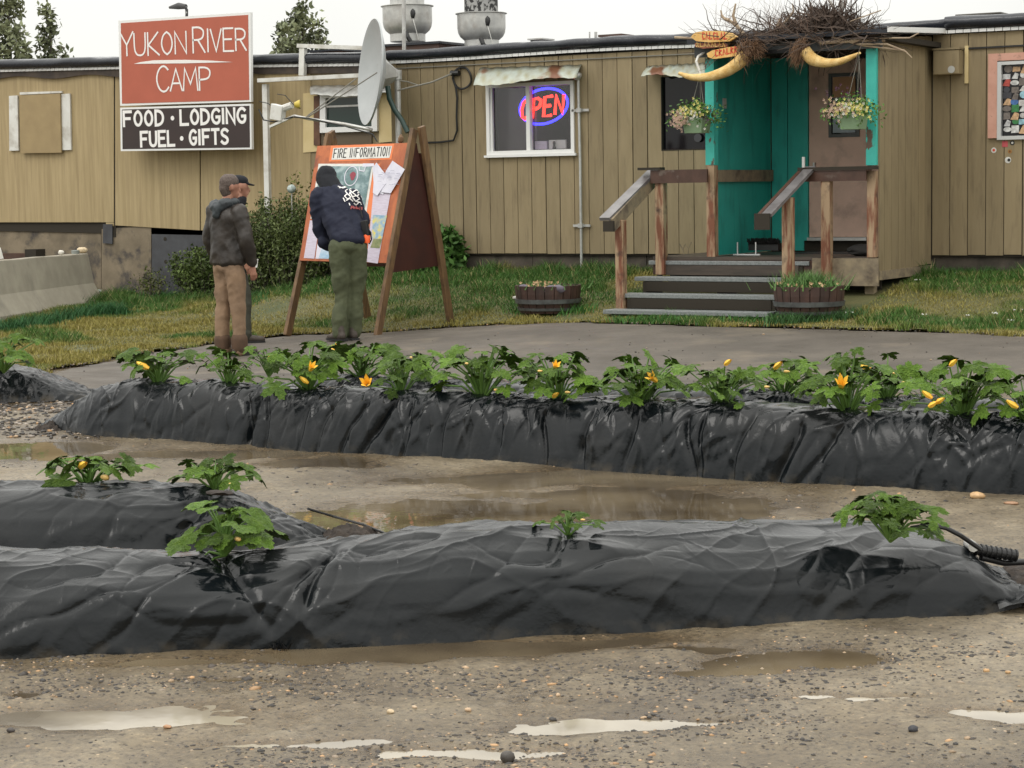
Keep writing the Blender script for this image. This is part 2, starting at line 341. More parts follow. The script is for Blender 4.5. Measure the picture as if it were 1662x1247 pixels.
# ================================================================ GROUND
def ell(U, V, u0, v0, ru, rv, rot=0.0):
    du = U - u0; dv = V - v0; c = math.cos(rot); s = math.sin(rot)
    a = (du * c + dv * s) / ru; b = (-du * s + dv * c) / rv
    return np.exp(-np.power(a * a + b * b, 1.05))
PUD = []   # u, v, ru, rv, depth
def pudpx(px, py, w, h, dep, rot=0.0):
    v = FPX * EYE / (py - (309 - (px - 831) * ROLL)); u = (px - 831) * v / FPX
    PUD.append((u, v, w / 2 * v / FPX, h / 2 * v * v / (FPX * EYE), dep, rot))
for a in [(1010, 775, 640, 24, .028), (700, 838, 470, 44, .03), (1040, 825, 340, 44, .03), (900, 800, 420, 14, .016), (60, 730, 190, 26, .026), (330, 738, 420, 16, .02), (500, 752, 200, 14, .02),
          (700, 1062, 520, 22, .03, .12), (930, 1056, 150, 10, .018, .1), (260, 1085, 300, 12, .014), (1330, 1078, 240, 30, .0185, -.1), (1200, 1098, 220, 16, .02), (1120, 1062, 220, 10, .016),
          (150, 1178, 340, 38, .032), (40, 1140, 160, 14, .018), (950, 1192, 190, 20, .028), (530, 1218, 240, 16, .020), (740, 1236, 260, 18, .023), (1600, 1172, 260, 20, .026, -.15), (1440, 1142, 210, 10, .018), (1060, 1188, 160, 8, .016), (330, 1120, 180, 8, .012)]:
    pudpx(*a)
def gz(x, y, fine=True):
    x = np.asarray(x, float); y = np.asarray(y, float)
    a = .17 * sm(-7.5, -3.0, y) * sm(-.5, 3.2, x); z = a + (.52 * sm(-4.8, -1.2, x) - a * sm(-4.8, -1.2, x)) * sm(-3.0, -.1, y) + .05 * sm(-3.2, -1.5, y) * (1 - sm(-1.2, -.1, y))
    if fine:
        dx = x - CAM[0]; dy = y - CAM[1]; U = dx * R0[0] + dy * R0[1]; V = dx * F0[0] + dy * F0[1]
        k = 1 - sm(14.6, 16.0, V)
        n = .009 * fbm(U * 1.4, V * 1.0, 4, 3) + .0055 * fbm(U * 6, V * 3, 3, 9) + .003 * vn(U * 22, V * 22, 5) + .0018 * vn(U * 41, V * 37, 6)
        wU = U + .22 * fbm(U * 2.2, V * 1.6, 4, 91) + .05 * vn(U * 11, V * 9, 93); wV = V + (.16 * fbm(U * 1.9, V * 2.6, 4, 95) + .03 * vn(U * 9, V * 12, 97)) * sm(4.5, 9, V) + .07 * fbm(U * 3.2, V * 4, 4, 99) ; d = 0
        for p in PUD: d = np.maximum(d, 1.25 * p[4] * ell(wU, wV, p[0], p[1], p[2] * 1.1, p[3] * 1.15, *(p[5:])))
        fr = 1 - sm(6.1, 6.5, V); z = z + k * (n + fr * (.0045 * fbm(U * 4, V * 6, 4, 131) + .002 * vn(U * 16, V * 26, 133)) + .008 - d * (1.25 - .42 * fr))
        # rutted strip of looser gravel in front
        z = z - (1 - k) * .03
    return z
def gp(px, py):
    """point of the terrain seen at a pixel"""
    z = 0.0
    for i in range(25):
        P = onZ(px, py, z); z = .5 * z + .5 * float(gz(P.x, P.y, False))
    return Vector((P.x, P.y, float(gz(P.x, P.y, False))))
def gpos(x, y): return Vector((x, y, float(gz(x, y, False))))
def axis_grid(segs):
    r = [segs[0][0]]
    for a, b, st in segs:
        n = max(1, int(round((b - a) / st))); r += list(a + (b - a) * (np.arange(1, n + 1) / n))
    return np.array(r)
ua = axis_grid([(-900, -60, 120), (-60, -12, 8), (-12, -5, .5), (-5, -3.2, .1), (-3.2, 3.2, .026), (3.2, 5, .1), (5, 12, .5), (12, 60, 8), (60, 900, 120)])
va = axis_grid([(-30, 3, 3), (3, 4.9, .2), (4.9, 9, .02), (9, 13.8, .035), (13.8, 17, .08), (17, 32, .25), (32, 60, 4), (60, 1500, 160)])
UU, VV = np.meshgrid(ua, va); XX = CAM[0] + UU * R0[0] + VV * F0[0]; YY = CAM[1] + UU * R0[1] + VV * F0[1]
Zg = gz(XX, YY)
nu, nv = len(ua), len(va)
idx = (np.arange(nv - 1)[:, None] * nu + np.arange(nu - 1)[None, :]).ravel()
Fg = np.stack([idx, idx + 1, idx + nu + 1, idx + nu], 1)
# ground material: rain-soaked silty gravel
def ground_mat():
    mt = bpy.data.materials.new('wet_silty_gravel'); mt.use_nodes = True; n = mt.node_tree.nodes; L = mt.node_tree.links
    b = n['Principled BSDF']; g = n.new('ShaderNodeNewGeometry'); P = g.outputs['Position']
    def noise(s, d=5, st=(1, 1, 1), r=.6):
        mp = n.new('ShaderNodeMapping'); mp.inputs['Scale'].default_value = tuple(s * k for k in st); L.new(P, mp.inputs[0])
        t = n.new('ShaderNodeTexNoise'); t.inputs['Scale'].default_value = 1; t.inputs['Detail'].default_value = d; t.inputs['Roughness'].default_value = r; L.new(mp.outputs[0], t.inputs[0]); return t.outputs[0]
    def ramp(src, pts):
        c = n.new('ShaderNodeValToRGB'); L.new(src, c.inputs[0]); e = c.color_ramp.elements
        e[0].position = pts[0][0]; e[0].color = (*pts[0][1], 1); e[1].position = pts[-1][0]; e[1].color = (*pts[-1][1], 1)
        for p, q in pts[1:-1]: x = e.new(p); x.color = (*q, 1)
        return c.outputs[0]
    base = ramp(noise(1.3, 6), [(.35, (.12, .095, .062)), (.5, (.185, .15, .099)), (.65, (.265, .22, .152))])
    grit = ramp(noise(42, 4, r=.7), [(.3, (.3, .28, .26)), (.43, (.8, .8, .8)), (.6, (1.03, 1.02, 1)), (.72, (1.5, 1.45, 1.35))])
    mm = n.new('ShaderNodeMixRGB'); mm.blend_type = 'MULTIPLY'; mm.inputs[0].default_value = 1; L.new(base, mm.inputs[1]); L.new(grit, mm.inputs[2])
    spk = n.new('ShaderNodeTexVoronoi'); spk.inputs['Scale'].default_value = 62; spk.inputs['Randomness'].default_value = 1; L.new(P, spk.inputs[0])
    sc = n.new('ShaderNodeSeparateXYZ'); L.new(spk.outputs['Color'], sc.inputs[0])
    lt = n.new('ShaderNodeMath'); lt.operation = 'LESS_THAN'; L.new(spk.outputs['Distance'], lt.inputs[0]); lt.inputs[1].default_value = .3
    g2 = n.new('ShaderNodeMath'); g2.operation = 'GREATER_THAN'; L.new(sc.outputs[0], g2.inputs[0]); g2.inputs[1].default_value = .68
    ml = n.new('ShaderNodeMath'); ml.operation = 'MULTIPLY'; L.new(lt.outputs[0], ml.inputs[0]); L.new(g2.outputs[0], ml.inputs[1])
    pc = ramp(sc.outputs[1], [(0, (.03, .026, .024)), (.55, (.08, .065, .05)), (.8, (.2, .15, .1)), (1, (.5, .38, .25))])
    m2 = n.new('ShaderNodeMixRGB'); L.new(ml.outputs[0], m2.inputs[0]); L.new(mm.outputs[0], m2.inputs[1]); L.new(pc, m2.inputs[2])
    # wetness: the lower the ground lies the darker and glossier it is
    sz = n.new('ShaderNodeSeparateXYZ'); L.new(P, sz.inputs[0])
    wm = n.new('ShaderNodeMapRange'); wm.inputs[1].default_value = .013; wm.inputs[2].default_value = -.005; L.new(sz.outputs[2], wm.inputs[0])
    dk = n.new('ShaderNodeMixRGB'); dk.blend_type = 'MULTIPLY'; L.new(wm.outputs[0], dk.inputs[0]); L.new(m2.outputs[0], dk.inputs[1]); dk.inputs[2].default_value = (.62, .55, .46, 1)
    L.new(dk.outputs[0], b.inputs['Base Color'])
    rr = n.new('ShaderNodeMapRange'); rr.inputs[1].default_value = .35; rr.inputs[2].default_value = .65; rr.inputs[3].default_value = .3; rr.inputs[4].default_value = .75; L.new(noise(3, 5), rr.inputs[0])
    b.inputs['Specular IOR Level'].default_value = .38
    mxr = n.new('ShaderNodeMix'); L.new(wm.outputs[0], mxr.inputs[0]); L.new(rr.outputs[0], mxr.inputs[2]); mxr.inputs[3].default_value = .17; L.new(mxr.outputs[0], b.inputs['Roughness'])
    ad = n.new('ShaderNodeMath'); ad.operation = 'ADD'; L.new(noise(45, 5, r=.7), ad.inputs[0]); L.new(ml.outputs[0], ad.inputs[1])
    bp = n.new('ShaderNodeBump'); bp.inputs['Distance'].default_value = .007; L.new(ad.outputs[0], bp.inputs['Height']); L.new(bp.outputs[0], b.inputs['Normal'])
    return mt
m_ground = ground_mat()
go = link('ground', mesh_from('ground', np.stack([XX, YY, Zg], -1).reshape(-1, 3), Fg, smooth=True), m_ground); kind(go, 'structure')
# puddle water: one level sheet, showing wherever the lot dips under it
def water_mat():
    mt = bpy.data.materials.new('muddy_water'); mt.use_nodes = True; n = mt.node_tree.nodes; L = mt.node_tree.links; b = n['Principled BSDF']
    b.inputs['Base Color'].default_value = (.17, .12, .068, 1); b.inputs['Roughness'].default_value = .03; b.inputs['IOR'].default_value = 1.5
    g = n.new('ShaderNodeNewGeometry'); t = n.new('ShaderNodeTexNoise'); t.inputs['Scale'].default_value = 1.1; t.inputs['Detail'].default_value = 4; L.new(g.outputs['Position'], t.inputs[0])
    c = n.new('ShaderNodeValToRGB'); c.color_ramp.elements[0].position = .38; c.color_ramp.elements[1].position = .62
    c.color_ramp.elements[0].color = (.07, .051, .029, 1); c.color_ramp.elements[1].color = (.19, .148, .09, 1); L.new(t.outputs[0], c.inputs[0]); L.new(c.outputs[0], b.inputs['Base Color'])
    t2 = n.new('ShaderNodeTexNoise'); t2.inputs['Scale'].default_value = 9; t2.inputs['Detail'].default_value = 3; L.new(g.outputs['Position'], t2.inputs[0])
    bp = n.new('ShaderNodeBump'); bp.inputs['Distance'].default_value = .0007; L.new(t2.outputs[0], bp.inputs['Height']); L.new(bp.outputs[0], b.inputs['Normal'])
    return mt
m_water = water_mat()
WL = -.0065
wc = [uv(-4.5, 4.9, WL), uv(4.5, 4.9, WL), uv(4.5, 14.3, WL), uv(-4.5, 14.3, WL)]
m_sheen_water = m_water.copy(); m_sheen_water.name = 'silt_water_painted_sheen'  # paler silt base also paints in the bright sky reflection of front puddles
for nd_ in m_sheen_water.node_tree.nodes:
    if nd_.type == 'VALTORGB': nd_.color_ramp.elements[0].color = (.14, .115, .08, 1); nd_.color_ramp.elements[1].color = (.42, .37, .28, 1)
m_sheen_water.node_tree.nodes['Principled BSDF'].inputs['Roughness'].default_value = .1
kind(MB().add([wc[0], wc[1], uv(4.5, 6.15, WL), uv(-4.5, 6.15, WL)], [(0, 1, 2, 3)]).build('puddle_water', m_sheen_water), 'structure')
kind(MB().add([uv(-4.5, 6.15, WL), uv(4.5, 6.15, WL), wc[2], wc[3]], [(0, 1, 2, 3)]).build('puddle_water', m_water), 'structure')

def in_poly(X, Y, poly):
    r = np.zeros(np.shape(X), bool); j = len(poly) - 1
    for i in range(len(poly)):
        xi, yi = poly[i]; xj, yj = poly[j]
        c = ((yi > Y) != (yj > Y)) & (X < (xj - xi) * (Y - yi) / (yj - yi + 1e-12) + xi); r ^= c; j = i
    return r
def sheet(name, pxpoly, lift, mat, ragged=.12, step=.12, sd=1, extra=None):
    pts = [gp(*p) if len(p) == 2 else Vector(p[:2] + (0,)) for p in pxpoly]; poly = [(p.x, p.y) for p in pts]
    a = np.array(poly); xs = np.arange(a[:, 0].min() - .5, a[:, 0].max() + .5, step); ys = np.arange(a[:, 1].min() - .5, a[:, 1].max() + .5, step)
    X, Y = np.meshgrid(xs, ys); wx = X + ragged * fbm(X * 2.5, Y * 2.5, 3, sd); wy = Y + ragged * fbm(X * 2.5 + 40, Y * 2.5, 3, sd + 5)
    ins = in_poly(wx, wy, poly); Z = gz(X, Y, False) + lift
    nx = len(xs); cell = ins[:-1, :-1] & ins[1:, :-1] & ins[:-1, 1:] & ins[1:, 1:]
    ii, jj = np.nonzero(cell); k = ii * nx + jj; F = np.stack([k, k + 1, k + nx + 1, k + nx], 1)
    V = np.stack([X, Y, Z], -1).reshape(-1, 3); used, inv = np.unique(F, return_inverse=True)
    me = mesh_from(name, V[used], inv.reshape(-1, 4), smooth=True)
    o = link(name, me, mat); kind(o, 'structure'); return o, poly
m_path = M('damp_asphalt', (.082, .071, .058), (.12, .104, .085), (.098, .085, .07), scale=1.6, rough=.62, spec=.3, rvar=.14, bump=.004, bscale=110, dirt=(.22, .18, .13), dscale=1.1, damt=.6, dlo=.55, dhi=.75)
path_px = [(30, 622), (75, 604), (150, 590), (250, 572), (350, 557), (480, 543), (740, 531), (1000, 524), (1250, 532), (1480, 538), (1700, 546), (1950, 560), (2500, 592), (2500, 700), (2000, 660), (1000, 665), (500, 655), (300, 648), (120, 640)]
path_o, path_poly = sheet('asphalt_path', path_px, -.004, m_path, .1, .07, 3)
lawn_px = [(-260, 640), (-60, 615), (30, 612), (85, 600), (150, 588), (250, 570), (350, 555), (480, 541), (740, 529), (1000, 523), (1250, 530), (1480, 537), (1700, 545), (1950, 559), (2500, 590)]
lawn_poly = [(gp(*p).x, gp(*p).y) for p in lawn_px] + [(13, 0.2), (5.6, .3), (-1.6, .3), (-2.0, 1.7), (-12, 1.7)]
m_turf = M('turf_soil', (.05, .065, .02), (.11, .1, .035), scale=1.5, rough=.8, bump=.01, bscale=30)
def sheet_w(name, poly, lift, mat, ragged, step, sd):
    global gp
    return sheet(name, [(x, y, 0) for x, y in poly], lift, mat, ragged, step, sd)
def _s(name, poly, lift, mat, ragged, step, sd):
    a = np.array(poly); xs = np.arange(a[:, 0].min() - .3, a[:, 0].max() + .3, step); ys = np.arange(a[:, 1].min() - .3, a[:, 1].max() + .3, step)
    X, Y = np.meshgrid(xs, ys); wx = X + ragged * fbm(X * 2.5, Y * 2.5, 3, sd); wy = Y + ragged * fbm(X * 2.5 + 40, Y * 2.5, 3, sd + 5)
    ins = in_poly(wx, wy, poly); Z = gz(X, Y, False) + lift; nx = len(xs)
    cell = ins[:-1, :-1] & ins[1:, :-1] & ins[:-1, 1:] & ins[1:, 1:]; ii, jj = np.nonzero(cell); k = ii * nx + jj
    F = np.stack([k, k + 1, k + nx + 1, k + nx], 1); V = np.stack([X, Y, Z], -1).reshape(-1, 3); used, inv = np.unique(F, return_inverse=True)
    return kind(link(name, mesh_from(name, V[used], inv.reshape(-1, 4), smooth=True), mat), 'structure')
lawn_o = _s('lawn', lawn_poly, .004, m_turf, .2, .08, 11)

# grass blades
def blades(name, X, Y, h, w, lean, col, mat=m_grass, zoff=0.0):
    n = len(X); a = RNG.uniform(0, 2 * np.pi, n); Z = gz(X, Y, False) - .01 + zoff
    dx = np.cos(a) * w; dy = np.sin(a) * w; la = RNG.uniform(0, 2 * np.pi, n); lx = np.cos(la) * lean * h; ly = np.sin(la) * lean * h
    V = np.zeros((n, 5, 3)); V[:, 0] = np.stack([X - dx, Y - dy, Z], 1); V[:, 1] = np.stack([X + dx, Y + dy, Z], 1)
    V[:, 2] = np.stack([X + dx * .7 + lx * .35, Y + dy * .7 + ly * .35, Z + h * .55], 1); V[:, 3] = np.stack([X - dx * .7 + lx * .35, Y - dy * .7 + ly * .35, Z + h * .55], 1)
    V[:, 4] = np.stack([X + lx, Y + ly, Z + h], 1)
    b = np.arange(n)[:, None] * 5
    F = np.concatenate([b + np.array([[0, 1, 2]]), b + np.array([[0, 2, 3]]), b + np.array([[3, 2, 4]])])
    me = mesh_from(name, V.reshape(-1, 3), F, col=np.repeat(col, 5, 0)); o = link(name, me, mat); return kind(o, 'stuff')
def sample(poly, n, sd=0):
    a = np.array(poly); x = RNG.uniform(a[:, 0].min(), a[:, 0].max(), n); y = RNG.uniform(a[:, 1].min(), a[:, 1].max(), n)
    wx = x + .24 * fbm(x * 2.5, y * 2.5, 3, 11); wy = y + .24 * fbm(x * 2.5 + 40, y * 2.5, 3, 16)
    k = in_poly(wx, wy, poly); x, y = x[k], y[k]
    dx = x - CAM[0]; dy = y - CAM[1]; u = dx * R0[0] + dy * R0[1]; v = dx * F0[0] + dy * F0[1]; k = (np.abs(u / v) < .36) & ~((x > 2.75) & (x < 5.5) & (y > -2.55)); return x[k], y[k]
gx, gy = sample(lawn_poly, 1150000)
yel = sm(-.05, .38, fbm(gx * .8, gy * 1.1, 4, 21) + .36 * (1 - sm(-2.6, -.9, gy)) - .25 * sm(-1.2, -.2, gy))
wear = sm(.2, .5, fbm(gx * 1.6, gy * 1.6, 3, 77))
keep = RNG.uniform(0, 1, len(gx)) > .75 * wear * yel; gx, gy, yel = gx[keep], gy[keep], yel[keep]
g1 = np.array([.055, .125, .022]); g2 = np.array([.23, .20, .05]); br = RNG.uniform(.6, 1.45, (len(gx), 1))
dry = (RNG.uniform(0, 1, len(gx)) < .08)[:, None]
gc = (g1 * (1 - yel[:, None]) + g2 * yel[:, None]) * br; gc = np.where(dry, np.array([.34, .28, .13]), gc)
gh = RNG.uniform(.03, .085, len(gx)) * (.75 + .9 * sm(-.1, .5, fbm(gx * 2.2, gy * 2.2, 3, 55))) * (1 + 1.0 * sm(-1.3, -.1, gy) - .4 * yel)
blades('grass', gx, gy, gh, .0045, .55, gc)
# taller grass along the barrier foot, steps, planters and skirts
def tuft_zone(pxs, n, hmin, hmax, name='long_grass', spread=.1, c=(.045, .125, .025)):
    P = [gp(*p) for p in pxs]; X = []; Y = []
    for i in range(n):
        j = random.randrange(len(P) - 1); t = random.random(); q = P[j].lerp(P[j + 1], t); r = random.gauss(0, spread); s_ = random.gauss(0, spread); X.append(q.x + r); Y.append(q.y + s_)
    X = np.array(X); Y = np.array(Y); h = RNG.uniform(hmin, hmax, n)
    return blades(name, X, Y, h, .005, .6, np.array(c) * RNG.uniform(.6, 1.6, (n, 1)))
tuft_zone([(-40, 545), (40, 535), (110, 520), (165, 510), (195, 512)], 3800, .07, .2, c=(.03, .095, .03))
tuft_zone([(1250, 527), (1300, 524), (1400, 515)], 1100, .05, .15, c=(.04, .1, .028), spread=.07)
tuft_zone([(1000, 522), (1240, 522)], 900, .03, .1)
tuft_zone([(840, 505), (950, 508)], 900, .05, .14)
tuft_zone([(745, 447), (1000, 446)], 1800, .06, .17, spread=.07)
tuft_zone([(1530, 452), (1660, 450)], 1300, .06, .16, spread=.12)
tuft_zone([(180, 485), (330, 492)], 1600, .06, .2)
tuft_zone([(400, 500), (520, 470), (740, 455)], 2500, .06, .2, c=(.045, .12, .03))
# white clover and small pale flowers in the lawn
cl = MB()
for px, py in [(1547, 452), (1592, 446), (1605, 440), (1573, 522), (1618, 519), (1612, 518), (1653, 513), (1488, 470), (1500, 492), (300, 485), (250, 482), (265, 487), (545, 540), (1380, 495), (560, 480), (1640, 530)]:
    p = gp(px, py)
    for k in range(3): cl.blob(p + Vector((random.uniform(-.04, .04), random.uniform(-.04, .04), .06)), .008, 1, .2, px + k)
kind(cl.build('clover_flowers', m_white), 'stuff')

# ---------------------------------------------------------------- gravel
def stones(name, n, gen, seed, cols, parentless=True):
    bm = bmesh.new(); bmesh.ops.create_icosphere(bm, subdivisions=1, radius=1); bv = np.array([v.co[:] for v in bm.verts]); bf = np.array([[x.index for x in f.verts] for f in bm.faces]); bm.free()
    V = []; F = []; Cc = []
    P, S = gen(n)
    for i in range(n):
        a = random.uniform(0, 6.28); c, s = math.cos(a), math.sin(a); sx, sy, sz = random.uniform(.8, 1.5), random.uniform(.6, 1), random.uniform(.4, .75)
        q = bv * (1 + RNG.uniform(-.22, .22, (len(bv), 1))) * np.array([sx, sy, sz]) * S[i]
        q = np.stack([q[:, 0] * c - q[:, 1] * s, q[:, 0] * s + q[:, 1] * c, q[:, 2]], 1) + P[i]
        V.append(q); F.append(bf + i * len(bv)); col = np.array(random.choice(cols)) * random.uniform(.7, 1.3); Cc.append(np.tile(col, (len(bv), 1)))
    me = mesh_from(name, np.concatenate(V), np.concatenate(F), col=np.concatenate(Cc)); o = link(name, me, m_stone); return kind(o, 'stuff')
def gen_front(n):
    P = []; S = []
    while len(P) < n:
        v = random.uniform(5.0, 14.5) if random.random() < .35 else random.uniform(5.0, 6.9); u = random.uniform(-.27, .27) * v
        X, Y = uv(u, v)[:2]; dens = float(fbm(u * 1.7, v * 2.2, 3, 44)) + .12
        if random.random() > max(.06, min(1, dens * 2.8)): continue
        z = float(gz(X, Y))
        s = random.choice([.0022, .003, .0035, .0045, .0065, .0085]) * random.uniform(.7, 1.4)
        if random.random() < .03: s *= 1.8
        if v > 9: s *= 1.4
        P.append((X, Y, z - s * .15)); S.append(s)
    return P, S
dk = [(.03, .026, .022), (.05, .041, .032), (.05, .042, .034), (.08, .065, .05), (.12, .095, .07), (.2, .16, .12), (.3, .23, .16), (.4, .28, .17), (.03, .027, .024), (.1, .085, .07)] + [(.04, .033, .027), (.055, .045, .036), (.035, .03, .026), (.06, .05, .04), (.07, .055, .042)] * 2 + [(.45, .27, .13)]
stones('gravel', 12000, gen_front, 5, dk)
def gen_left(n):
    P = []; S = []
    for i in range(n):
        px = random.uniform(-20, 170); py = random.uniform(640, 712); q = onZ(px, py, 0); s = random.uniform(.007, .02); P.append((q.x, q.y, float(gz(q.x, q.y)) + s * .2)); S.append(s)
    return P, S
stones('gravel', 900, gen_left, 6, dk + [(.35, .3, .25)] * 3)
def gen_path(n):
    P = []; S = []
    while len(P) < n:
        e = random.random() < .6
        if e: i = random.randrange(3, 13); a, b = Vector(gp(*lawn_px[i])), Vector(gp(*lawn_px[i + 1] if i < 13 else lawn_px[i])); q = a.lerp(b, random.random()); x, y = q.x + random.gauss(0, .08), q.y + random.gauss(-.05, .09)
        else: q = gp(random.uniform(80, 1680), random.uniform(535, 640)); x, y = q.x, q.y
        s = random.choice([.006, .008, .011]) * random.uniform(.7, 1.4) * (.8 if not e else 1); P.append((x, y, float(gz(x, y, False)) + s * .2)); S.append(s)
    return P, S
stones('gravel', 700, gen_path, 9, dk)
# single stones one can point at
def rock(px, py, wpx, col, label, sc=(1.25, .9, .7), z=0.0, P=None, cat='stone'):
    P = P or onZ(px, py, z); u, v = to_uv(P); r = wpx / 2 * v / FPX / sc[0]
    mt = M('stone_' + cat, col, tuple(x * .7 for x in col), scale=60, rough=.5)
    if abs(P.z) < .02: P = Vector((P.x, P.y, float(gz(P.x, P.y))))
    b = MB().blob((P.x, P.y, P.z + r * sc[2] * .55), r, 2, .12, int(px), sc)
    return tag(b.build('rock', mt, smooth=True), label, cat)
rock(1586, 812, 26, (.62, .4, .2), 'orange tan stone lying in front of the long film-covered bed at right')
rock(1641, 822, 26, (.4, .23, .13), 'flat reddish stone beside the orange tan stone at the right edge', (1.5, .9, .35))
rock(824, 1236, 24, (.07, .06, .05), 'dark angular stone standing at the bottom edge of the mud', (.9, .9, .95))
rock(1482, 1190, 18, (.03, .03, .035), 'black round stone near the white puddle streak at lower right', (1, .9, .8))
rock(272, 1183, 16, (.45, .25, .13), 'orange stone at the right end of the bright puddle', (1.4, .9, .6))
rock(634, 1162, 15, (.62, .48, .3), 'pale cream pebble, left one of a pair amid dark grit')
rock(673, 1155, 10, (.6, .45, .3), 'small pale pebble, right one of a pair amid dark grit')
rock(760, 1158, 13, (.6, .42, .26), 'pale tan pebble below the middle of the near bed')
rock(1601, 1096, 12, (.55, .34, .16), 'amber pebble, left one of two below the right end of the near bed')
rock(1636, 1100, 10, (.55, .34, .16), 'amber pebble, right one of two below the right end of the near bed')
rock(18, 1195, 16, (.06, .05, .045), 'dark stone at the left end of the bright puddle')

# ================================================================ RIGHT TRAILER
BZ0, BZ1 = .77, 3.185
bR = thing('trailer_building', 'long tan board-sided trailer with grooved siding, black roof edge and the neon window', 'building', (2, .1, .55))
WIN = [(-.30, .96, 2.0, 2.88), (2.14, 3.5, 2.0, 2.87), (6.24, 7.5, 2.02, 2.86)]
DOOR = (3.98, 4.80, .93, 2.98)
MB().box(-1.70, -.30, .016, .12, .75, 3.2).box(.96, 2.14, .016, .12, .75, 3.2).box(3.5, 3.98, .016, .12, .75, 3.2).box(4.8, 6.24, .016, .12, .75, 3.2).box(7.5, 9.5, .016, .12, .75, 3.2) \
    .box(-.3, .96, .016, .12, .75, 2.0).box(-.3, .96, .016, .12, 2.88, 3.2).box(2.14, 3.5, .016, .12, .75, 2.0).box(2.14, 3.5, .016, .12, 2.87, 3.2).box(6.24, 7.5, .016, .12, .75, 2.02).box(6.24, 7.5, .016, .12, 2.86, 3.2) \
    .box(3.98, 4.8, .016, .12, .75, .93).box(3.98, 4.8, .016, .12, 2.98, 3.2).box(-1.70, -1.6, .121, 3.4, .75, 3.2).box(9.4, 9.5, .121, 3.4, .75, 3.2).box(-1.6, 9.4, 3.3, 3.4, .75, 3.2).build('wall_backing', m_dark, bR)
MB().box(-1.6, 9.4, .13, 3.29, .72, .76).build('floor_frame', m_dark, bR)
def boards(x0, x1, mat, par, y=0.0, z0=BZ0, z1=BZ1, sp=.2032, gap=.009, nm='siding_board', op=WIN + [DOOR], th=.015, ph=0):
    x = x0; bi = 0; g0_ = gap
    while x < x1 - .02:
        a, b = x, min(x + sp, x1); x = b; bi = bi + 1; gap = g0_ if bi % 6 else g0_ * 1.9
        mb = MB(); j = random.uniform(-.0015, .0015); xs = sorted({a + gap / 2, b - gap / 2} | {e for (l, r, lo, hi) in op for e in (l, r) if a + gap / 2 + .004 < e < b - gap / 2 - .004})
        zj = random.uniform(-.006, .006)
        for xa, xb in zip(xs[:-1], xs[1:]):
            segs = [(z0, z1)]; xm = (xa + xb) / 2
            for lo, hi in [(lo, hi) for (l, r, lo, hi) in op if l < xm < r]:
                ns = []
                for p, q in segs:
                    if p < lo < q: ns.append((p, lo))
                    if p < hi < q: ns.append((hi, q))
                    if hi <= p or lo >= q: ns.append((p, q))
                segs = ns
            for p, q in segs:
                if q - p > .01:
                    if len(xs) == 2 and len(segs) > 1: MB().box(xa, xb, y + j, y + th, p + zj * (p == z0), q).build(nm, mat, par)
                    else: mb.box(xa, xb, y + j, y + th, p + zj * (p == z0), q)
        if mb.v: mb.build(nm, mat, par)
    return
boards(-1.70, 3.56, m_side, bR); boards(3.565, 3.98, m_teal, bR, z0=.82, z1=3.02, nm='teal_wall_board'); boards(4.8, 5.48, m_door, bR, nm='wall_panel', sp=.34, z0=.82, z1=3.02); boards(5.50, 9.4, m_side, bR)
MB().box(-1.745, -1.66, -.02, .0, .78, 3.2).box(-1.745, -1.705, -.0, .06, .78, 3.2).build('corner_trim', m_side, bR)
# drip edge, tabbed white fascia, rounded membrane edge
def zline(x): return 3.195 + .012 * math.sin(x * 1.3) - .004 * x
def roof_edge(par, xs, y, zf, hgt, nm='roof_edge', dp=3.5, rad=.07):
    V = []; prof = [(0, 0), (-.06, .01), (-.09, hgt * .35), (-.095, hgt * .65), (-.06, hgt * .92), (.02, hgt), (.5, hgt + .03), (dp, hgt + .1), (dp, 0)]
    for x in xs:
        w_ = .012 * vn(x * 3.1, 1.5, 8) + .008 * vn(x * 9, 4.5, 3)
        for (py, pz) in prof: V.append((x, y + py - (.012 * float(vn(x * 5, pz * 20, 4)) if py < 0 else 0), zf(x) + pz + (w_ if pz > .05 else 0)))
    k = len(prof); F = []
    for i in range(len(xs) - 1):
        for j in range(k): a = i * k + j; b_ = i * k + (j + 1) % k; F.append((a, a + k, b_ + k, b_))
    F.append(tuple(range(k))); F.append(tuple((len(xs) - 1) * k + j for j in range(k - 1, -1, -1)))
    me = mesh_from(nm, V, F, smooth=True); me.set_sharp_from_angle(angle=R_(70)); return link(nm, me, m_roof, par)
def tabs(par, x0, x1, y, zf, h=.035, w_=.088, dz=0):
    me = MB().box(0, w_ - .008, -.012, 0, -h, 0).mesh('fascia_tab'); x = x0; me.materials.append(m_whiteclean)
    off = root_of(par)
    while x < x1:
        o = bpy.data.objects.new('fascia_tab', me); C.objects.link(o); o.parent = par; o.location = Vector((x, y, zf(x) + dz)) - off; x += w_
xsR = list(np.arange(-1.78, 9.6, .12))
roof_edge(bR, [x for x in xsR if x < 3.44], 0, lambda x: zline(x) + .045, .135, 'roof_membrane')
roof_edge(bR, [x for x in xsR if x > 5.6], 0, lambda x: zline(x) + .045, .15, 'roof_membrane')
roof_edge(bR, [x for x in xsR if 3.4 <= x <= 5.66], .05, lambda x: zline(x) + .045, .135, 'roof_membrane')
tabs(bR, -1.74, 3.4, -.03, zline, dz=.045); tabs(bR, 5.6, 9.5, -.03, zline, dz=.045)
MB().bar((-1.7, -.012, 3.14), (3.5, -.012, 3.12), .012, .012).build('eave_wire', m_wire, bR)
MB().bar((5.5, -.012, 3.02), (9.4, -.012, 3.03), .014, .018).build('eave_wire', m_black, bR)
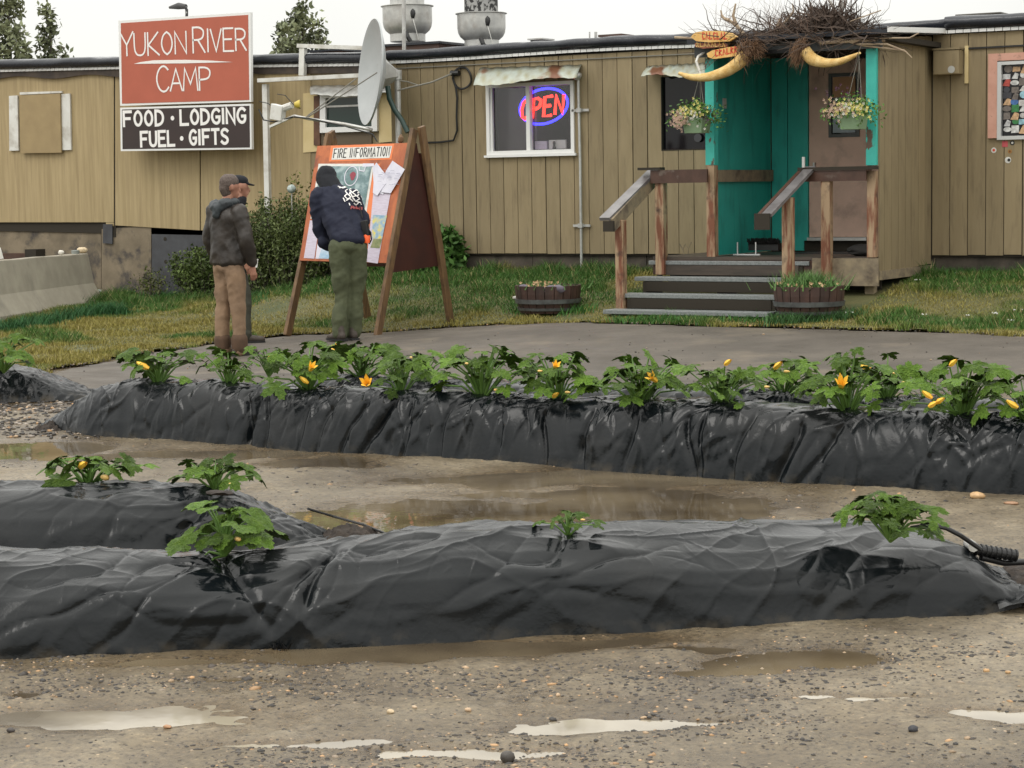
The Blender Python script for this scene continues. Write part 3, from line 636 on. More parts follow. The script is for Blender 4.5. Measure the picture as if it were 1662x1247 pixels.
# skirt under the right trailer
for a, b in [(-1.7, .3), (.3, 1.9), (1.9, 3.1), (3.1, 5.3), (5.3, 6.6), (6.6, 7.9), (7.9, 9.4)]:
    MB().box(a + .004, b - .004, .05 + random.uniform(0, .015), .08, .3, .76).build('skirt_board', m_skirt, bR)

# windows
def window(par, x0, x1, z0, z1, y=0.0, frame=.045, mat=m_whiteclean, g1=m_glass_br, g2=m_glass, mull=None, proud=.025, dep=.09, sill=True):
    f = MB(); yo = y - proud
    f.box(x0, x0 + frame, yo, y + dep, z0, z1).box(x1 - frame, x1, yo, y + dep, z0, z1).box(x0 + frame, x1 - frame, yo + .001, y + dep, z1 - frame, z1).box(x0 + frame, x1 - frame, yo + .001, y + dep, z0, z0 + frame)
    w_ = f.build('window', mat, par)
    xm = mull if mull else (x0 + x1) / 2
    MB().box(xm - .022, xm + .022, y - .012, y + .06, z0 + frame, z1 - frame).build('mullion', mat, w_)
    MB().box(x0 + frame, xm - .022, y + .03, y + .036, z0 + frame, z1 - frame).build('pane', g1, w_)
    MB().box(xm + .022, x1 - frame, y + .045, y + .051, z0 + frame, z1 - frame).build('pane', g2, w_)
    return w_
glass_clear = M('clear_glass', (.9, .9, .92), rough=.0, trans=1.0, spec=.25)
# the neon window is a real opening: panes are glass, a dark room lies behind
f = MB(); x0, x1, z0, z1 = WIN[0]
f.box(x0, x0 + .045, -.03, .09, z0, z1).box(x1 - .045, x1, -.03, .09, z0, z1).box(x0 + .045, x1 - .045, -.029, .09, z1 - .045, z1).box(x0 + .045, x1 - .045, -.029, .09, z0, z0 + .05)
w1 = f.build('window', m_whiteclean, bR); MB().box(.275, .33, -.018, .06, z0 + .05, z1 - .045).build('mullion', m_whiteclean, w1)
MB().box(x0 + .045, x0 + .075, -.005, .03, z0 + .05, z1 - .045).build('sash', m_whiteclean, w1)
MB().box(x0 + .045, .275, .03, .034, z0 + .05, z1 - .045).build('pane', glass_clear, w1); MB().box(.33, x1 - .045, .04, .044, z0 + .05, z1 - .045).build('pane', glass_clear, w1)
MB().box(x0 + .03, .30, .20, .204, z0 + .01, z1 - .01).build('screen', m_glass_br, bR)
MB().box(x0 - .03, x1 + .03, -.05, -.005, z0 - .03, z0 - .002).build('sill', m_whiteclean, w1)
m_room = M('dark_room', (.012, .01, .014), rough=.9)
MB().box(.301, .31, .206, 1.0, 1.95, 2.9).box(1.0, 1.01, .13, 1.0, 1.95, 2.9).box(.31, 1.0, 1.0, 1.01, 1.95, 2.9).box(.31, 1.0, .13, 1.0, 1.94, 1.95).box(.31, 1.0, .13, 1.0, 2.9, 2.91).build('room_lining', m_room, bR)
# goods on the inside sill
s1 = MB().box(.33, .50, .1, .14, 2.06, 2.16).build('card', m_paper2, origin=(.4, .12, 2.06)); tag(s1, 'pinkish card standing at the left of the inner sill below the neon sign', 'card')
s2 = MB().box(.53, .77, .1, .13, 2.06, 2.17).build('card', m_white, origin=(.6, .12, 2.06)); tag(s2, 'white card standing at the right of the inner sill below the neon sign', 'card')
fg = MB(); fg.lathe((.62, .075, 2.05), [(.02, 0), (.026, .02), (.012, .05), (.018, .08), (.012, .105)], 8); tag(fg.build('figurine', m_black), 'small dark ornament in front of the white card in the neon window', 'ornament')
x0, x1, z0, z1 = WIN[1]
MB().box(x0, x1, .045, .06, z0, z1).build('window', m_glass, bR)
for a, b in [((x0, x0 + .012), (z0, z1)), ((x0 + .012, x1), (z0, z0 + .012))]: MB().box(a[0], a[1], -.004, .044, b[0], b[1]).build('frame_strip', m_dark, bR)
dp_ = MB(); dp_.lathe((2.62, .0, 2.14), [(.05, 0), (.05, .006)], 16, axis=(0, 1, 0)); dp_.build('faded_decal', M('faded_decal', (.05, .05, .055), rough=.3), bR)

# ---------------------------------------------------------------- stroke letters
GL = {'A': [[(0, 0), (.5, 1), (1, 0)], [(.2, .34), (.8, .34)]], 'C': [[(.95, .85), (.75, .98), (.5, 1), (.2, .85), (.03, .5), (.2, .15), (.5, 0), (.78, .03), (.97, .17)]],
 'D': [[(.05, 0), (.05, 1), (.5, .98), (.85, .8), (.97, .5), (.85, .2), (.5, .02), (.05, 0)]], 'E': [[(.95, 1), (.05, 1), (.05, 0), (.97, 0)], [(.05, .52), (.8, .52)]], 'F': [[(.97, 1), (.05, 1), (.05, 0)], [(.05, .52), (.8, .52)]],
 'G': [[(.93, .85), (.75, .98), (.5, 1), (.2, .85), (.03, .5), (.2, .15), (.5, 0), (.8, .04), (.95, .2), (.95, .45), (.58, .45)]], 'I': [[(.5, 0), (.5, 1)]], 'K': [[(.05, 0), (.05, 1)], [(.9, 1), (.1, .45), (.97, 0)]],
 'L': [[(.05, 1), (.05, 0), (.95, 0)]], 'M': [[(0, 0), (.12, 1), (.5, .3), (.88, 1), (1, 0)]], 'N': [[(.05, 0), (.05, 1), (.95, 0), (.95, 1)]], 'O': [[(.5, 1), (.2, .87), (.03, .5), (.2, .13), (.5, 0), (.8, .13), (.97, .5), (.8, .87), (.5, 1)]],
 'P': [[(.05, 0), (.05, 1), (.6, 1), (.92, .88), (.95, .72), (.85, .56), (.6, .48), (.08, .46)]], 'R': [[(.05, 0), (.05, 1), (.6, 1), (.9, .88), (.93, .73), (.83, .57), (.55, .5), (.08, .5)], [(.45, .5), (1, 0)]],
 'S': [[(.92, .86), (.7, .98), (.4, 1), (.12, .88), (.08, .7), (.25, .57), (.7, .45), (.92, .3), (.88, .12), (.6, 0), (.3, .01), (.05, .15)]], 'T': [[(0, 1), (1, 1)], [(.5, 1), (.5, 0)]], 'U': [[(.04, 1), (.04, .3), (.2, .06), (.5, 0), (.8, .06), (.96, .3), (.96, 1)]],
 'V': [[(0, 1), (.5, 0), (1, 1)]], 'Y': [[(0, 1), (.5, .45), (1, 1)], [(.5, .45), (.5, 0)]], '.': [[(.46, .42), (.54, .42), (.54, .52), (.46, .52), (.46, .42)]]}
def rounded(pts):
    for _ in range(2):
        q = [pts[0]]
        for i in range(1, len(pts) - 1):
            a, b, c = Vector(pts[i - 1]), Vector(pts[i]), Vector(pts[i + 1]); d1 = b - a; d2 = c - b
            if d1.length < 1e-9 or d2.length < 1e-9 or d1.angle(d2) > R_(62): q.append(pts[i])
            else: q += [tuple(a.lerp(b, .75)), tuple(b.lerp(c, .25))]
        q.append(pts[-1]); pts = q
    return pts
def strip(mb, pts, w_, o, ex, ey, n, lift, thick=.0015):
    pts = rounded([tuple(p) for p in pts])
    k = len(pts); L = []; Rr = []
    closed = k > 2 and (pts[0][0] - pts[-1][0]) ** 2 + (pts[0][1] - pts[-1][1]) ** 2 < 1e-10
    for i in range(k):
        if closed: a = pts[(i - 1) % (k - 1)]; c = pts[(i + 1) % (k - 1)] if i < k - 1 else pts[1]
        else: a = pts[max(i - 1, 0)]; c = pts[min(i + 1, k - 1)]
        p = pts[i]; d1 = Vector((p[0] - a[0], p[1] - a[1])); d2 = Vector((c[0] - p[0], c[1] - p[1]))
        if d1.length < 1e-9: d1 = d2
        if d2.length < 1e-9: d2 = d1
        d1.normalize(); d2.normalize(); n1 = Vector((-d1.y, d1.x)); n2 = Vector((-d2.y, d2.x)); b = n1 + n2
        if b.length < .3: b = n1
        b.normalize(); mlen = w_ / 2 / max(.45, b.dot(n1)); L.append((p[0] + b.x * mlen, p[1] + b.y * mlen)); Rr.append((p[0] - b.x * mlen, p[1] - b.y * mlen))
    if not closed:  # square-ish caps
        d = Vector((pts[1][0] - pts[0][0], pts[1][1] - pts[0][1])).normalized() * w_ * .35; L[0] = (L[0][0] - d.x, L[0][1] - d.y); Rr[0] = (Rr[0][0] - d.x, Rr[0][1] - d.y)
        d = Vector((pts[-1][0] - pts[-2][0], pts[-1][1] - pts[-2][1])).normalized() * w_ * .35; L[-1] = (L[-1][0] + d.x, L[-1][1] + d.y); Rr[-1] = (Rr[-1][0] + d.x, Rr[-1][1] + d.y)
    W = lambda q, l: o + ex * q[0] + ey * q[1] + n * l
    V = [W(q, lift) for q in L] + [W(q, lift) for q in Rr]
    mb.add(V, [(i, i + k, i + k + 1, i + 1) for i in range(k - 1)])
def write(par, txt, o, ex, ey, n, h, width, sw, mat, gap=.22, wf=.62, nm='letter', jit=0.0, wmap={}, lift=.004, mbs=None):
    """letters of height h filling width, first baseline point o; each letter is a part"""
    ex = Vector(ex).normalized(); ey = Vector(ey).normalized(); n = Vector(n).normalized()
    ws = []
    for ch in txt:
        k = {'I': .25, ' ': .42, '.': .35, 'M': 1.2}.get(ch, 1.0) * wmap.get(ch, 1.0); ws.append(k)
    tot = sum(ws) + gap * (len(txt) - 1); unit = width / tot; x = 0
    for ch, k in zip(txt, ws):
        cw = unit * k
        if ch != ' ':
            mb = MB(); r = random.uniform(-jit, jit)
            for si, st in enumerate(GL[ch]):
                pts = [((x + cw * p[0]), (h * p[1] * (1 + r) - r * h * .3)) for p in st]
                if ch == 'I': pts = [(x + cw * .5, p[1]) for p in pts]
                if ch == '.': pts = [(x + cw * .5 + (p[0] - .5) * h, p[1]) for p in pts]
                strip(mb, pts, sw, Vector(o), ex, ey, n, lift + si * .0006)
            (mb.build(nm, mat, par) if mbs is None else mbs.add(mb.v, mb.f))
        x += cw + gap * unit
def pquad(pts, Y, par, nm, mat, th=.01):
    """slab whose outline shows at the given pixels, on the plane y = Y, th thick backwards"""
    return MB().slab([onY(px, py, Y) for px, py in pts], (0, -1, 0), th).build(nm, mat, par)
# ---------------------------------------------------------------- PORCH
pr = thing('entrance_porch', 'small roofed entrance porch with teal walls and flaking turquoise posts', 'porch', (4.5, -.8, .55))
PZ = .80
# deck planks, rim, floor joists, supports
x = 2.86
k = 0
for i in range(11):
    y0 = -1.60 + i * .145; MB().box(2.84, 5.46, y0, y0 + .138, PZ - .035, PZ).build('deck_board', m_deck, pr)
MB().box(4.76, 5.50, -1.635, -1.602, .50, .79).build('rim_board', m_beam, pr)
MB().box(5.44, 5.505, -1.60, .0, .56, .655).build('sill_beam', m_beam, pr)
MB().box(2.84, 4.76, -1.60, -1.57, .60, .76).build('rim_board', m_raild, pr)
for x, y in [(5.30, -1.5), (4.9, -1.5), (2.95, -1.45), (5.35, -.2)]: MB().box(x, x + .1, y, y + .1, .05, .56).build('support_post', m_beam, pr)
MB().box(2.9, 5.4, -1.3, -1.26, .3, .74).build('under_deck_shade', m_dark, pr)  # dark sheet standing in for the shade under the deck
# right side wall: outer siding boards and inner lining
xw = 5.475
for i in range(8):
    y1 = -.0 - i * .203; y0 = max(-1.565, y1 - .195)
    if y1 - y0 < .03: break
    MB().box(xw, xw + .015, y0, y1, .67 - .006 * i, 3.17 - .012 * i).build('siding_board', m_side, pr)
MB().box(5.40, xw - .001, -1.56, -.005, .81, 3.02).build('side_wall', m_door, pr)
# left side wall, teal inside
for i in range(3):
    y0 = -1.50 + i * .5; MB().box(3.50, 3.558, y0 + .002, min(y0 + .498, -.004), .81, 3.02).build('wall_panel', m_teal, pr)
# posts with teal casing over brown wood
MB().box(3.50, 3.605, -1.605, -1.505, 1.80, 3.04).build('post', m_tealpost, pr)
MB().box(3.505, 3.60, -1.60, -1.506, .80, 1.795).build('post', m_rail, pr)
MB().box(5.36, 5.470, -1.62, -1.565, 1.76, 3.02).build('post', m_tealpost, pr)
MB().box(5.375, 5.47, -1.63, -1.566, .80, 1.70).build('post', m_rail, pr)
# roof
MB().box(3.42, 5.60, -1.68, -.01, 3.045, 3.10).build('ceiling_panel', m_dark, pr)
MB().box(3.42, 5.56, -1.70, -1.66, 2.96, 3.08).build('header_beam', M('dark_header', (.035, .04, .04), rough=.6), pr)
MB().box(4.15, 4.62, -1.712, -1.702, 2.96, 3.0).build('flashing', m_awn, pr)
V = [(3.36, -1.76, 3.10), (5.64, -1.76, 3.10), (5.64, .1, 3.19), (3.36, .1, 3.19)]
MB().add(V + [(a, b, c + .05) for a, b, c in V], [(3, 2, 1, 0), (4, 5, 6, 7), (0, 1, 5, 4), (1, 2, 6, 5), (2, 3, 7, 6), (3, 0, 4, 7)]).build('roof_panel', m_roof, pr)
MB().bar((5.655, -1.76, 3.14), (5.655, -.02, 3.225), .02, .055).build('roof_trim', m_whiteclean, pr)
# door
MB().box(3.975, 4.03, -.03, .06, .93, 2.98).build('door_jamb', m_teal, pr)
MB().box(4.75, 4.81, -.03, .06, .93, 2.98).build('door_jamb', m_wood, pr)
dr = MB().box(4.035, 4.745, .0, .04, .97, 2.97).build('door', m_door, pr)
MB().box(4.03, 4.75, -.06, .03, .93, .965).build('threshold', m_galv, pr)
# the door's small window
p0 = onY(1345, 120, -.01); p1 = onY(1395, 222, -.01); ax, az_, bx, bz = p0.x, p1.z, p1.x, p0.z
wf_ = MB().box(ax, ax + .035, -.02, -.001, az_, bz).box(bx - .035, bx, -.02, -.001, az_, bz).box(ax + .035, bx - .035, -.019, -.001, bz - .035, bz).box(ax + .035, bx - .035, -.019, -.001, az_, az_ + .035).build('window_frame', M('grey_window_frame', (.09, .095, .09), rough=.5), dr)
MB().box(ax + .035, bx - .035, -.008, -.003, az_ + .035, bz - .035).build('window_pane', m_glass, dr)
MB().box(ax + .05, bx - .05, -.014, -.009, bz - .27, bz - .04).build('card', M('tan_card', (.45, .25, .13), rough=.6), dr)
MB().box(ax + .05, bx - .05, -.014, -.009, az_ + .05, az_ + .27).build('notice', M('pale_notice', (.36, .42, .45), (.28, .33, .36), scale=30, rough=.5), dr)
MB().box(4.10, 4.12, -.05, 0, 1.72, 1.82).build('door_handle', m_alu, dr)
# small metal box on the left wall's inner face
sw = MB().box(3.562, 3.575, -1.3, -1.22, 2.42, 2.53).build('wall_box', m_galv, pr)
# rails left
def rail_post(x, y, z0, z1, w_=.1, mat=m_rail, par=None):
    return MB().box(x - w_ / 2, x + w_ / 2, y - w_ / 2, y + w_ / 2, z0, z1).build('post', mat, par, bevel=.006)
rl = thing('stair_railing', 'left stair railing of red-brown posts with a sloped rail, meeting the teal wall', 'railing', (3.0, -2.0, .2))
rail_post(2.83, -2.33, .1, 1.22, .095, m_rail, rl); rail_post(2.96, -1.62, .6, 1.66, .105, m_rail, rl)
MB().bar((2.83, -2.52, 1.17), (2.83, -1.52, 1.66), .045, .14).build('sloped_rail', m_beam, rl)
MB().bar((2.76, -2.56, 1.235), (2.80, -1.50, 1.745), .13, .035).build('rail_cap', m_railg, rl)
MB().box(2.74, 2.865, -2.565, -2.53, 1.10, 1.215).build('end_block', m_dark, rl)
MB().box(2.87, 3.56, -1.70, -1.662, 1.61, 1.755).build('top_board', m_raild, rl)
MB().bar((3.585, -1.50, 1.68), (3.585, -.03, 1.68), .035, .13).build('wall_board', m_beam, rl)
MB().box(2.72, 3.0, -1.72, -1.6, 1.757, 1.785).build('rail_cap', m_dark, rl)
rr = thing('stair_railing', 'right stair railing with a level dark cap and weathered posts before the pink door', 'railing', (4.9, -1.9, .2))
rail_post(4.73, -2.19, .1, 1.44, .105, m_rail, rr); rail_post(4.94, -1.66, .55, 1.69, .10, m_rail, rr)
MB().bar((4.66, -2.78, 1.20), (4.66, -1.64, 1.68), .04, .14).build('sloped_rail', m_raild, rr)
MB().bar((4.76, -2.80, 1.265), (4.76, -1.66, 1.745), .11, .035).build('rail_cap', m_railg, rr)
MB().box(4.635, 4.80, -2.83, -2.80, 1.12, 1.285).build('end_block', m_dark, rr)
MB().box(4.64, 5.50, -1.74, -1.62, 1.715, 1.75).build('rail_cap', m_dark, rr)
MB().box(4.66, 5.40, -1.72, -1.69, 1.60, 1.713).build('top_board', m_raild, rr)
MB().box(4.70, 4.73, -1.76, -1.741, 1.75, 1.86).build('latch', m_galv, rr)
# steps
st = thing('porch_steps', 'wooden porch steps of four frosted treads rising to the dark deck', 'steps', (3.8, -2.1, .1))
for i, (y, z) in enumerate([(-2.70, .27), (-2.34, .425), (-1.97, .59), (-1.63, .755)]):
    mbx = MB().box(2.80, 4.72, y, y + .13, z - .045, z); mbx.build('tread', m_tread, st, bevel=.005)
    MB().box(2.80, 4.72, y + .138, y + .27, z - .045, z - .002).build('tread', m_tread, st)
for x in (2.90, 3.8, 4.6):
    s_ = MB(); pts = [(-2.68, .0), (-2.68, .215), (-2.33, .225), (-2.33, .37), (-1.96, .38), (-1.96, .54), (-1.62, .55), (-1.62, .70), (-1.57, .70), (-1.57, .1)]
    s_.slab([(x, a, b) for a, b in pts], (-1, 0, 0), .045); s_.build('stringer', m_dark, st)
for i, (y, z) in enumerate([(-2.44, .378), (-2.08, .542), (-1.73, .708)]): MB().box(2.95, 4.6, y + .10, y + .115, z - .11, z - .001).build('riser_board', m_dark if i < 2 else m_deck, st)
# things on the deck
bs = thing('boot_brush', 'black boot brush on a small white stand on the deck', 'boot brush', (3.85, -1.2, PZ))
b_ = MB()
for i in range(420):
    x = random.uniform(3.74, 4.10); y = random.uniform(-1.05, -.93); z = PZ + .12; t = random.uniform(0, 6.28); b_.bar((x, y, z), (x + .02 * math.cos(t), y - .03, z + random.uniform(.02, .07)), .006, .006)
b_.box(3.74, 4.10, -1.03, -.93, PZ + .05, PZ + .13); b_.build('brush', m_black, bs)
MB().box(3.68, 4.0, -1.30, -1.26, PZ + .005, PZ + .02).build('scraper_foot', m_alu, bs)
for x in (3.72, 3.94): MB().box(x, x + .012, -1.285, -1.272, PZ + .02, PZ + .15).build('scraper_arm', m_alu, bs)
mtb = MB(); mtb.blob((5.18, -1.2, PZ + .06), .17, 3, .1, 5, (1.1, .8, .4)); tag(mtb.build('bundled_mat', M('grey_mat', (.03, .028, .026), rough=.9), smooth=True), 'crumpled dark mat heaped on the deck beside the right post', 'mat')
MB().box(4.1, 4.8, -.6, -.08, PZ + .001, PZ + .012).build('door_mat', m_black); tag(bpy.data.objects['door_mat'], 'flat black mat on the deck before the pink door', 'mat')

# tusks, fur, slab signs, antlers and brush on the porch roof
def tusk(pts, rr_, label):
    t = thing('carved_tusk', label, 'tusk', pts[0]); P = []; R2 = []
    for i in range(len(pts) - 1):
        for k in range(4): P.append(Vector(pts[i]).lerp(Vector(pts[i + 1]), k / 4)); R2.append(rr_[i] + (rr_[i + 1] - rr_[i]) * k / 4)
    P.append(Vector(pts[-1])); R2.append(rr_[-1])
    for _ in range(2): P = [P[0]] + [(P[i - 1] + P[i] * 2 + P[i + 1]) / 4 for i in range(1, len(P) - 1)] + [P[-1]]
    MB().tube(P, R2, 12).build('tusk', m_bone, t, smooth=True); return t
def hair(c, d, n, ln, sp, par):
    V = []; Fc = []
    for i in range(n):
        p = Vector(c) + Vector((random.gauss(0, sp), random.gauss(0, sp * .5), random.gauss(0, sp))); q = Vector(d).normalized() * ln * random.uniform(.5, 1.2) + Vector((random.gauss(0, .03), random.gauss(0, .03), random.gauss(0, .03)))
        b = len(V); w_ = Vector((.004, 0, .002)); V += [p - w_, p + w_, p + q * .5 + w_ * .8 + Vector((0, 0, -.004)), p + q * .5 - w_ * .8, p + q + Vector((0, 0, -.02))]; Fc += [(b, b + 1, b + 2, b + 3), (b + 3, b + 2, b + 4)]
    return link('fur_tuft', mesh_from('fur_tuft', V, Fc), m_fur, par)
Yt = -1.86
t1 = tusk([onY(1102, 119, Yt - .1), onY(1120, 126, Yt - .1), onY(1150, 126, Yt - .05), onY(1180, 116, Yt), onY(1200, 102, Yt), onY(1212, 88, Yt)], [.018, .034, .05, .062, .07, .072], 'left curved yellow carved tusk with a brown fur tuft under the porch roof')
hair(onY(1210, 80, Yt), (.1, -.2, -.25), 700, .09, .04, t1)
hair(onY(1222, 77, Yt), (.6, -.2, -.15), 400, .08, .045, t1)
t2 = tusk([onY(1306, 84, Yt), onY(1318, 97, Yt), onY(1338, 103, Yt), onY(1362, 101, Yt - .04), onY(1382, 93, Yt - .06), onY(1396, 86, Yt - .1)], [.072, .066, .05, .038, .027, .012], 'right curved yellow carved tusk with a brown fur tuft under the porch roof')
hair(onY(1302, 76, Yt), (-.15, -.2, -.45), 800, .13, .035, t2)
def slab_sign(pts, mat, txt, h, w_, o, label, lm=m_redp, Y=-1.80, th=.04):
    t = thing('slab_sign', label, 'sign', onY(*o, Y)); P = [onY(a, b, Y) for a, b in pts]; MB().slab(P, (0, -1, 0), th).build('board', mat, t)
    # carved letters too worn to read: short red strokes
    o_ = onY(*o, Y); e = onY(o[0] + w_, o[1] + txt[1], Y) - o_; wid = e.length; e.normalize(); hh = h * .0078
    for i in range(txt[0]):
        mb = MB(); x0_ = wid * (i + .15) / txt[0]; cw = wid / txt[0] * .62
        st_ = random.choice([[(0, 0), (.3, 1), (1, .1)], [(0, 1), (0, 0), (1, .1)], [(1, .9), (.3, 1), (0, .5), (.4, 0), (1, .1)], [(0, 0), (.1, 1), (.9, .8), (.1, .5), (1, 0)]])
        strip(mb, [(x0_ + cw * a, hh * b) for a, b in st_], .012, o_, e, Vector((0, 0, 1)), Vector((0, -1, 0)), .003); mb.build('letter_stroke', lm, t)
    return t
slab_sign([(1121, 60), (1128, 53), (1142, 50.5), (1170, 50.5), (1187, 54), (1196, 60), (1184, 67), (1150, 69), (1130, 67)], m_sgn, (7, 0), 9, 42, (1139, 64), 'upper oval yellow slab sign with worn red letters on the porch corner', Y=-1.84)
slab_sign([(1128, 70), (1179, 71), (1180, 76), (1140, 79), (1128, 76)], M('red_brown_slab', (.3, .09, .05), (.4, .16, .09), scale=20), (8, 0), 5, 48, (1130, 76), 'narrow red-brown slab sign between the two yellow slab signs', lm=m_bone, Y=-1.80)
slab_sign([(1147, 87), (1156, 82), (1180, 77), (1199, 75), (1203, 84), (1194, 91), (1158, 96), (1149, 93)], m_sgn, (6, -7), 8, 38, (1160, 92), 'lower slanting yellow slab sign with worn red letters above the left tusk', Y=-1.84)
# brush heap
bh = thing('brush_heap', 'tangled heap of dark twigs and roots piled on the porch roof', 'brush heap', onY(1300, 62, -1.4))
def twigs(n, gen, par, nm, mat, sides=3):
    mb = MB()
    for i in range(n):
        p, d, ln, r = gen(i); pts = [p]; dd = Vector(d).normalized()
        for k in range(4): dd = (dd + Vector((random.gauss(0, .28), random.gauss(0, .28), random.gauss(0, .28)))).normalized(); pts.append(pts[-1] + dd * ln / 4)
        mb.tube(pts, [r, r * .85, r * .65, r * .45, r * .2], sides, cap=False)
    return mb.build(nm, mat, par)
def g1_(i):
    px = random.gauss(1335, 36); py = random.gauss(48, 12)
    return onY(px, py, -1.35 + random.gauss(0, .2)), (random.gauss(0, 1), random.gauss(0, .5), random.gauss(0, .8)), random.uniform(.15, .45), random.uniform(.004, .012)
kind(twigs(700, g1_, bh, 'root_tangle', m_twig), 'stuff')
def g1b(i):
    return onY(random.gauss(1342, 15), random.gauss(40, 10), -1.35 + random.gauss(0, .1)), (random.gauss(0, 1), random.gauss(0, .5), random.gauss(0, 1)), random.uniform(.1, .22), random.uniform(.01, .022)
kind(twigs(280, g1b, bh, 'root_core', m_twig), 'stuff')
def g2_(i):
    px = random.uniform(1165, 1420); py = 66 - max(0, (px - 1200)) * .03 + random.gauss(0, 6)
    return onY(px, py, -1.5 + random.gauss(0, .2)), (random.choice([-1, 1]), random.gauss(0, .4), random.gauss(.05, .3)), random.uniform(.2, .6), random.uniform(.003, .009)
kind(twigs(520, g2_, bh, 'twigs', m_twig), 'stuff')
def g3_(i):
    px = random.uniform(1160, 1330); py = random.uniform(35, 70)
    return onY(px, py, -1.5 + random.gauss(0, .2)), (random.gauss(0, .6), random.gauss(0, .3), 1), random.uniform(.15, .45), random.uniform(.0012, .0028)
kind(twigs(160, g3_, bh, 'fine_twigs', M('reddish_fine_twigs', (.2, .12, .08), (.12, .07, .05), scale=9)), 'stuff')
for pts, r in [([(1095, 61), (1150, 64), (1200, 69), (1250, 64)], .014), ([(1150, 88), (1190, 70), (1240, 56), (1275, 42)], .016), ([(1395, 72), (1440, 72), (1470, 84), (1480, 94)], .011), ([(1330, 70), (1400, 66), (1436, 66)], .018), ([(1420, 62), (1476, 62), (1491, 54)], .008), ([(1380, 35), (1430, 17)], .006), ([(1290, 62), (1360, 56), (1440, 50)], .012), ([(1350, 60), (1400, 74), (1468, 82)], .012)]:
    P = [onY(a, b, -1.72 + .02 * i) for i, (a, b) in enumerate(pts)]; MB().tube(P, [r, r, r * .8, r * .5][:len(P)], 6).build('branch', random.choice([m_bark, m_twig]) if pts[0][0] < 1300 else m_bark, bh)
an = thing('antler', 'pale branching antler rising at the left of the roof brush heap', 'antler', onY(1205, 52, -1.55))
for pts in [[(1207, 56), (1196, 42), (1183, 33), (1172, 28), (1170, 17)], [(1195, 41), (1190, 26), (1194, 6)], [(1183, 33), (1176, 31), (1171, 24)]]:
    P = [onY(a, b, -1.55) for a, b in pts]; MB().tube(P, list(np.linspace(.024, .009, len(P))), 7).build('tine', m_bark, an, smooth=True)
an = thing('antler', 'thin tan antler curving up left of the dark root tangle', 'antler', onY(1275, 52, -1.5))
for pts in [[(1262, 50), (1280, 30), (1288, 18), (1286, 6)], [(1262, 46), (1266, 30)]]:
    P = [onY(a, b, -1.5) for a, b in pts]; MB().tube(P, list(np.linspace(.018, .006, len(P))), 7).build('tine', m_bark, an, smooth=True)
an = thing('weathered_branch', 'grey forked branch standing out of the top of the dark root tangle', 'branch', onY(1362, 45, -1.3))
for pts in [[(1352, 50), (1362, 28), (1366, 2), (1368, -14)], [(1364, 16), (1373, 4), (1374, -6)], [(1358, 30), (1352, 10), (1344, -2)]]:
    P = [onY(a, b, -1.3) for a, b in pts]; MB().tube(P, list(np.linspace(.026, .008, len(P))), 7).build('stem', M('grey_branch', (.3, .28, .25), rough=.8), an, smooth=True)

# hanging baskets
def basket(px, py, Y, tops, label, br_):
    c = onY(px, py, Y); t = thing('hanging_basket', label, 'hanging basket', c, 'hanging flower baskets on the porch')
    P = [(-.10, 0), (.10, 0)]; mb = MB(); mb.hexa([c + Vector(q) for q in [(-.1, -.1, -.16), (.1, -.1, -.16), (.12, -.12, 0), (-.12, -.12, 0), (-.1, .1, -.16), (.1, .1, -.16), (.12, .12, 0), (-.12, .12, 0)]]); mb.build('pot', m_pot, t)
    for q in [(-.1, 0), (.1, 0), (.0, .1)]: MB().tube([c + Vector((q[0], q[1], 0)), tops], .004, 5).build('cord', m_wire, t)
    n = 1300; V = []; F = []; cols = []
    for i in range(n):
        a = random.uniform(0, 6.28); r = min(.3, abs(random.gauss(0, .135))); z = random.gauss(.05, .06) - .35 * max(0, r - .15) ; p = c + Vector((math.cos(a) * r * 1.15, math.sin(a) * r * .8, z)); s_ = random.uniform(.012, .026)
        e1 = Vector((random.gauss(0, 1), random.gauss(0, 1), random.gauss(0, 1))).normalized(); e2 = e1.orthogonal().normalized(); b = len(V); V += [p - e1 * s_, p + e2 * s_ * .5, p + e1 * s_, p - e2 * s_ * .5]; F.append((b, b + 1, b + 2, b + 3))
        g = random.uniform(.5, 1.5); cols += [(.9 * g, 1.2 * g, .7 * g)] * 4
    me = mesh_from('foliage', V, F, col=np.array(cols)); kind(link('foliage', me, M('basket_foliage', (.07, .12, .03), (.09, .15, .04), tint=True), t), 'stuff')
    fl = MB(); V = []
    for nm, mt_, k, cx, cz, sx in br_:
        fl = MB()
        for i in range(k):
            a = random.uniform(0, 6.28); p = c + Vector((cx + random.gauss(0, sx * .75), -.12 - random.uniform(0, .1), cz + random.gauss(0, .045)))
            for j in range(4):
                e = Vector((math.cos(a + j * 1.57), -.3, math.sin(a + j * 1.57))) * .016; f_ = Vector((math.cos(a + j * 1.57 + .8), -.2, math.sin(a + j * 1.57 + .8))) * .014; b = len(fl.v); fl.v += [tuple(p), tuple(p + e), tuple(p + f_)]; fl.f.append((b, b + 1, b + 2))
        kind(fl.build(nm, mt_, t), 'stuff')
    return t
m_fy = M('yellow_petals', (.7, .62, .18), rough=.6); m_fp = M('faded_pink_petals', (.5, .34, .25), rough=.6); m_fw = M('white_petals', (.7, .68, .6), rough=.6); m_fd = M('dark_purple_petals', (.05, .01, .04), rough=.6)
basket(1131, 192, -1.86, onY(1136, 122, -1.86), 'left basket of yellow and faded pink flowers hanging before the dark window',
       [('yellow_flowers', m_fy, 60, 0, .06, .14), ('pink_flowers', m_fp, 120, -.13, -.02, .07), ('white_flowers', m_fw, 26, 0, .02, .12), ('dark_flowers', m_fd, 14, .22, .02, .08)])
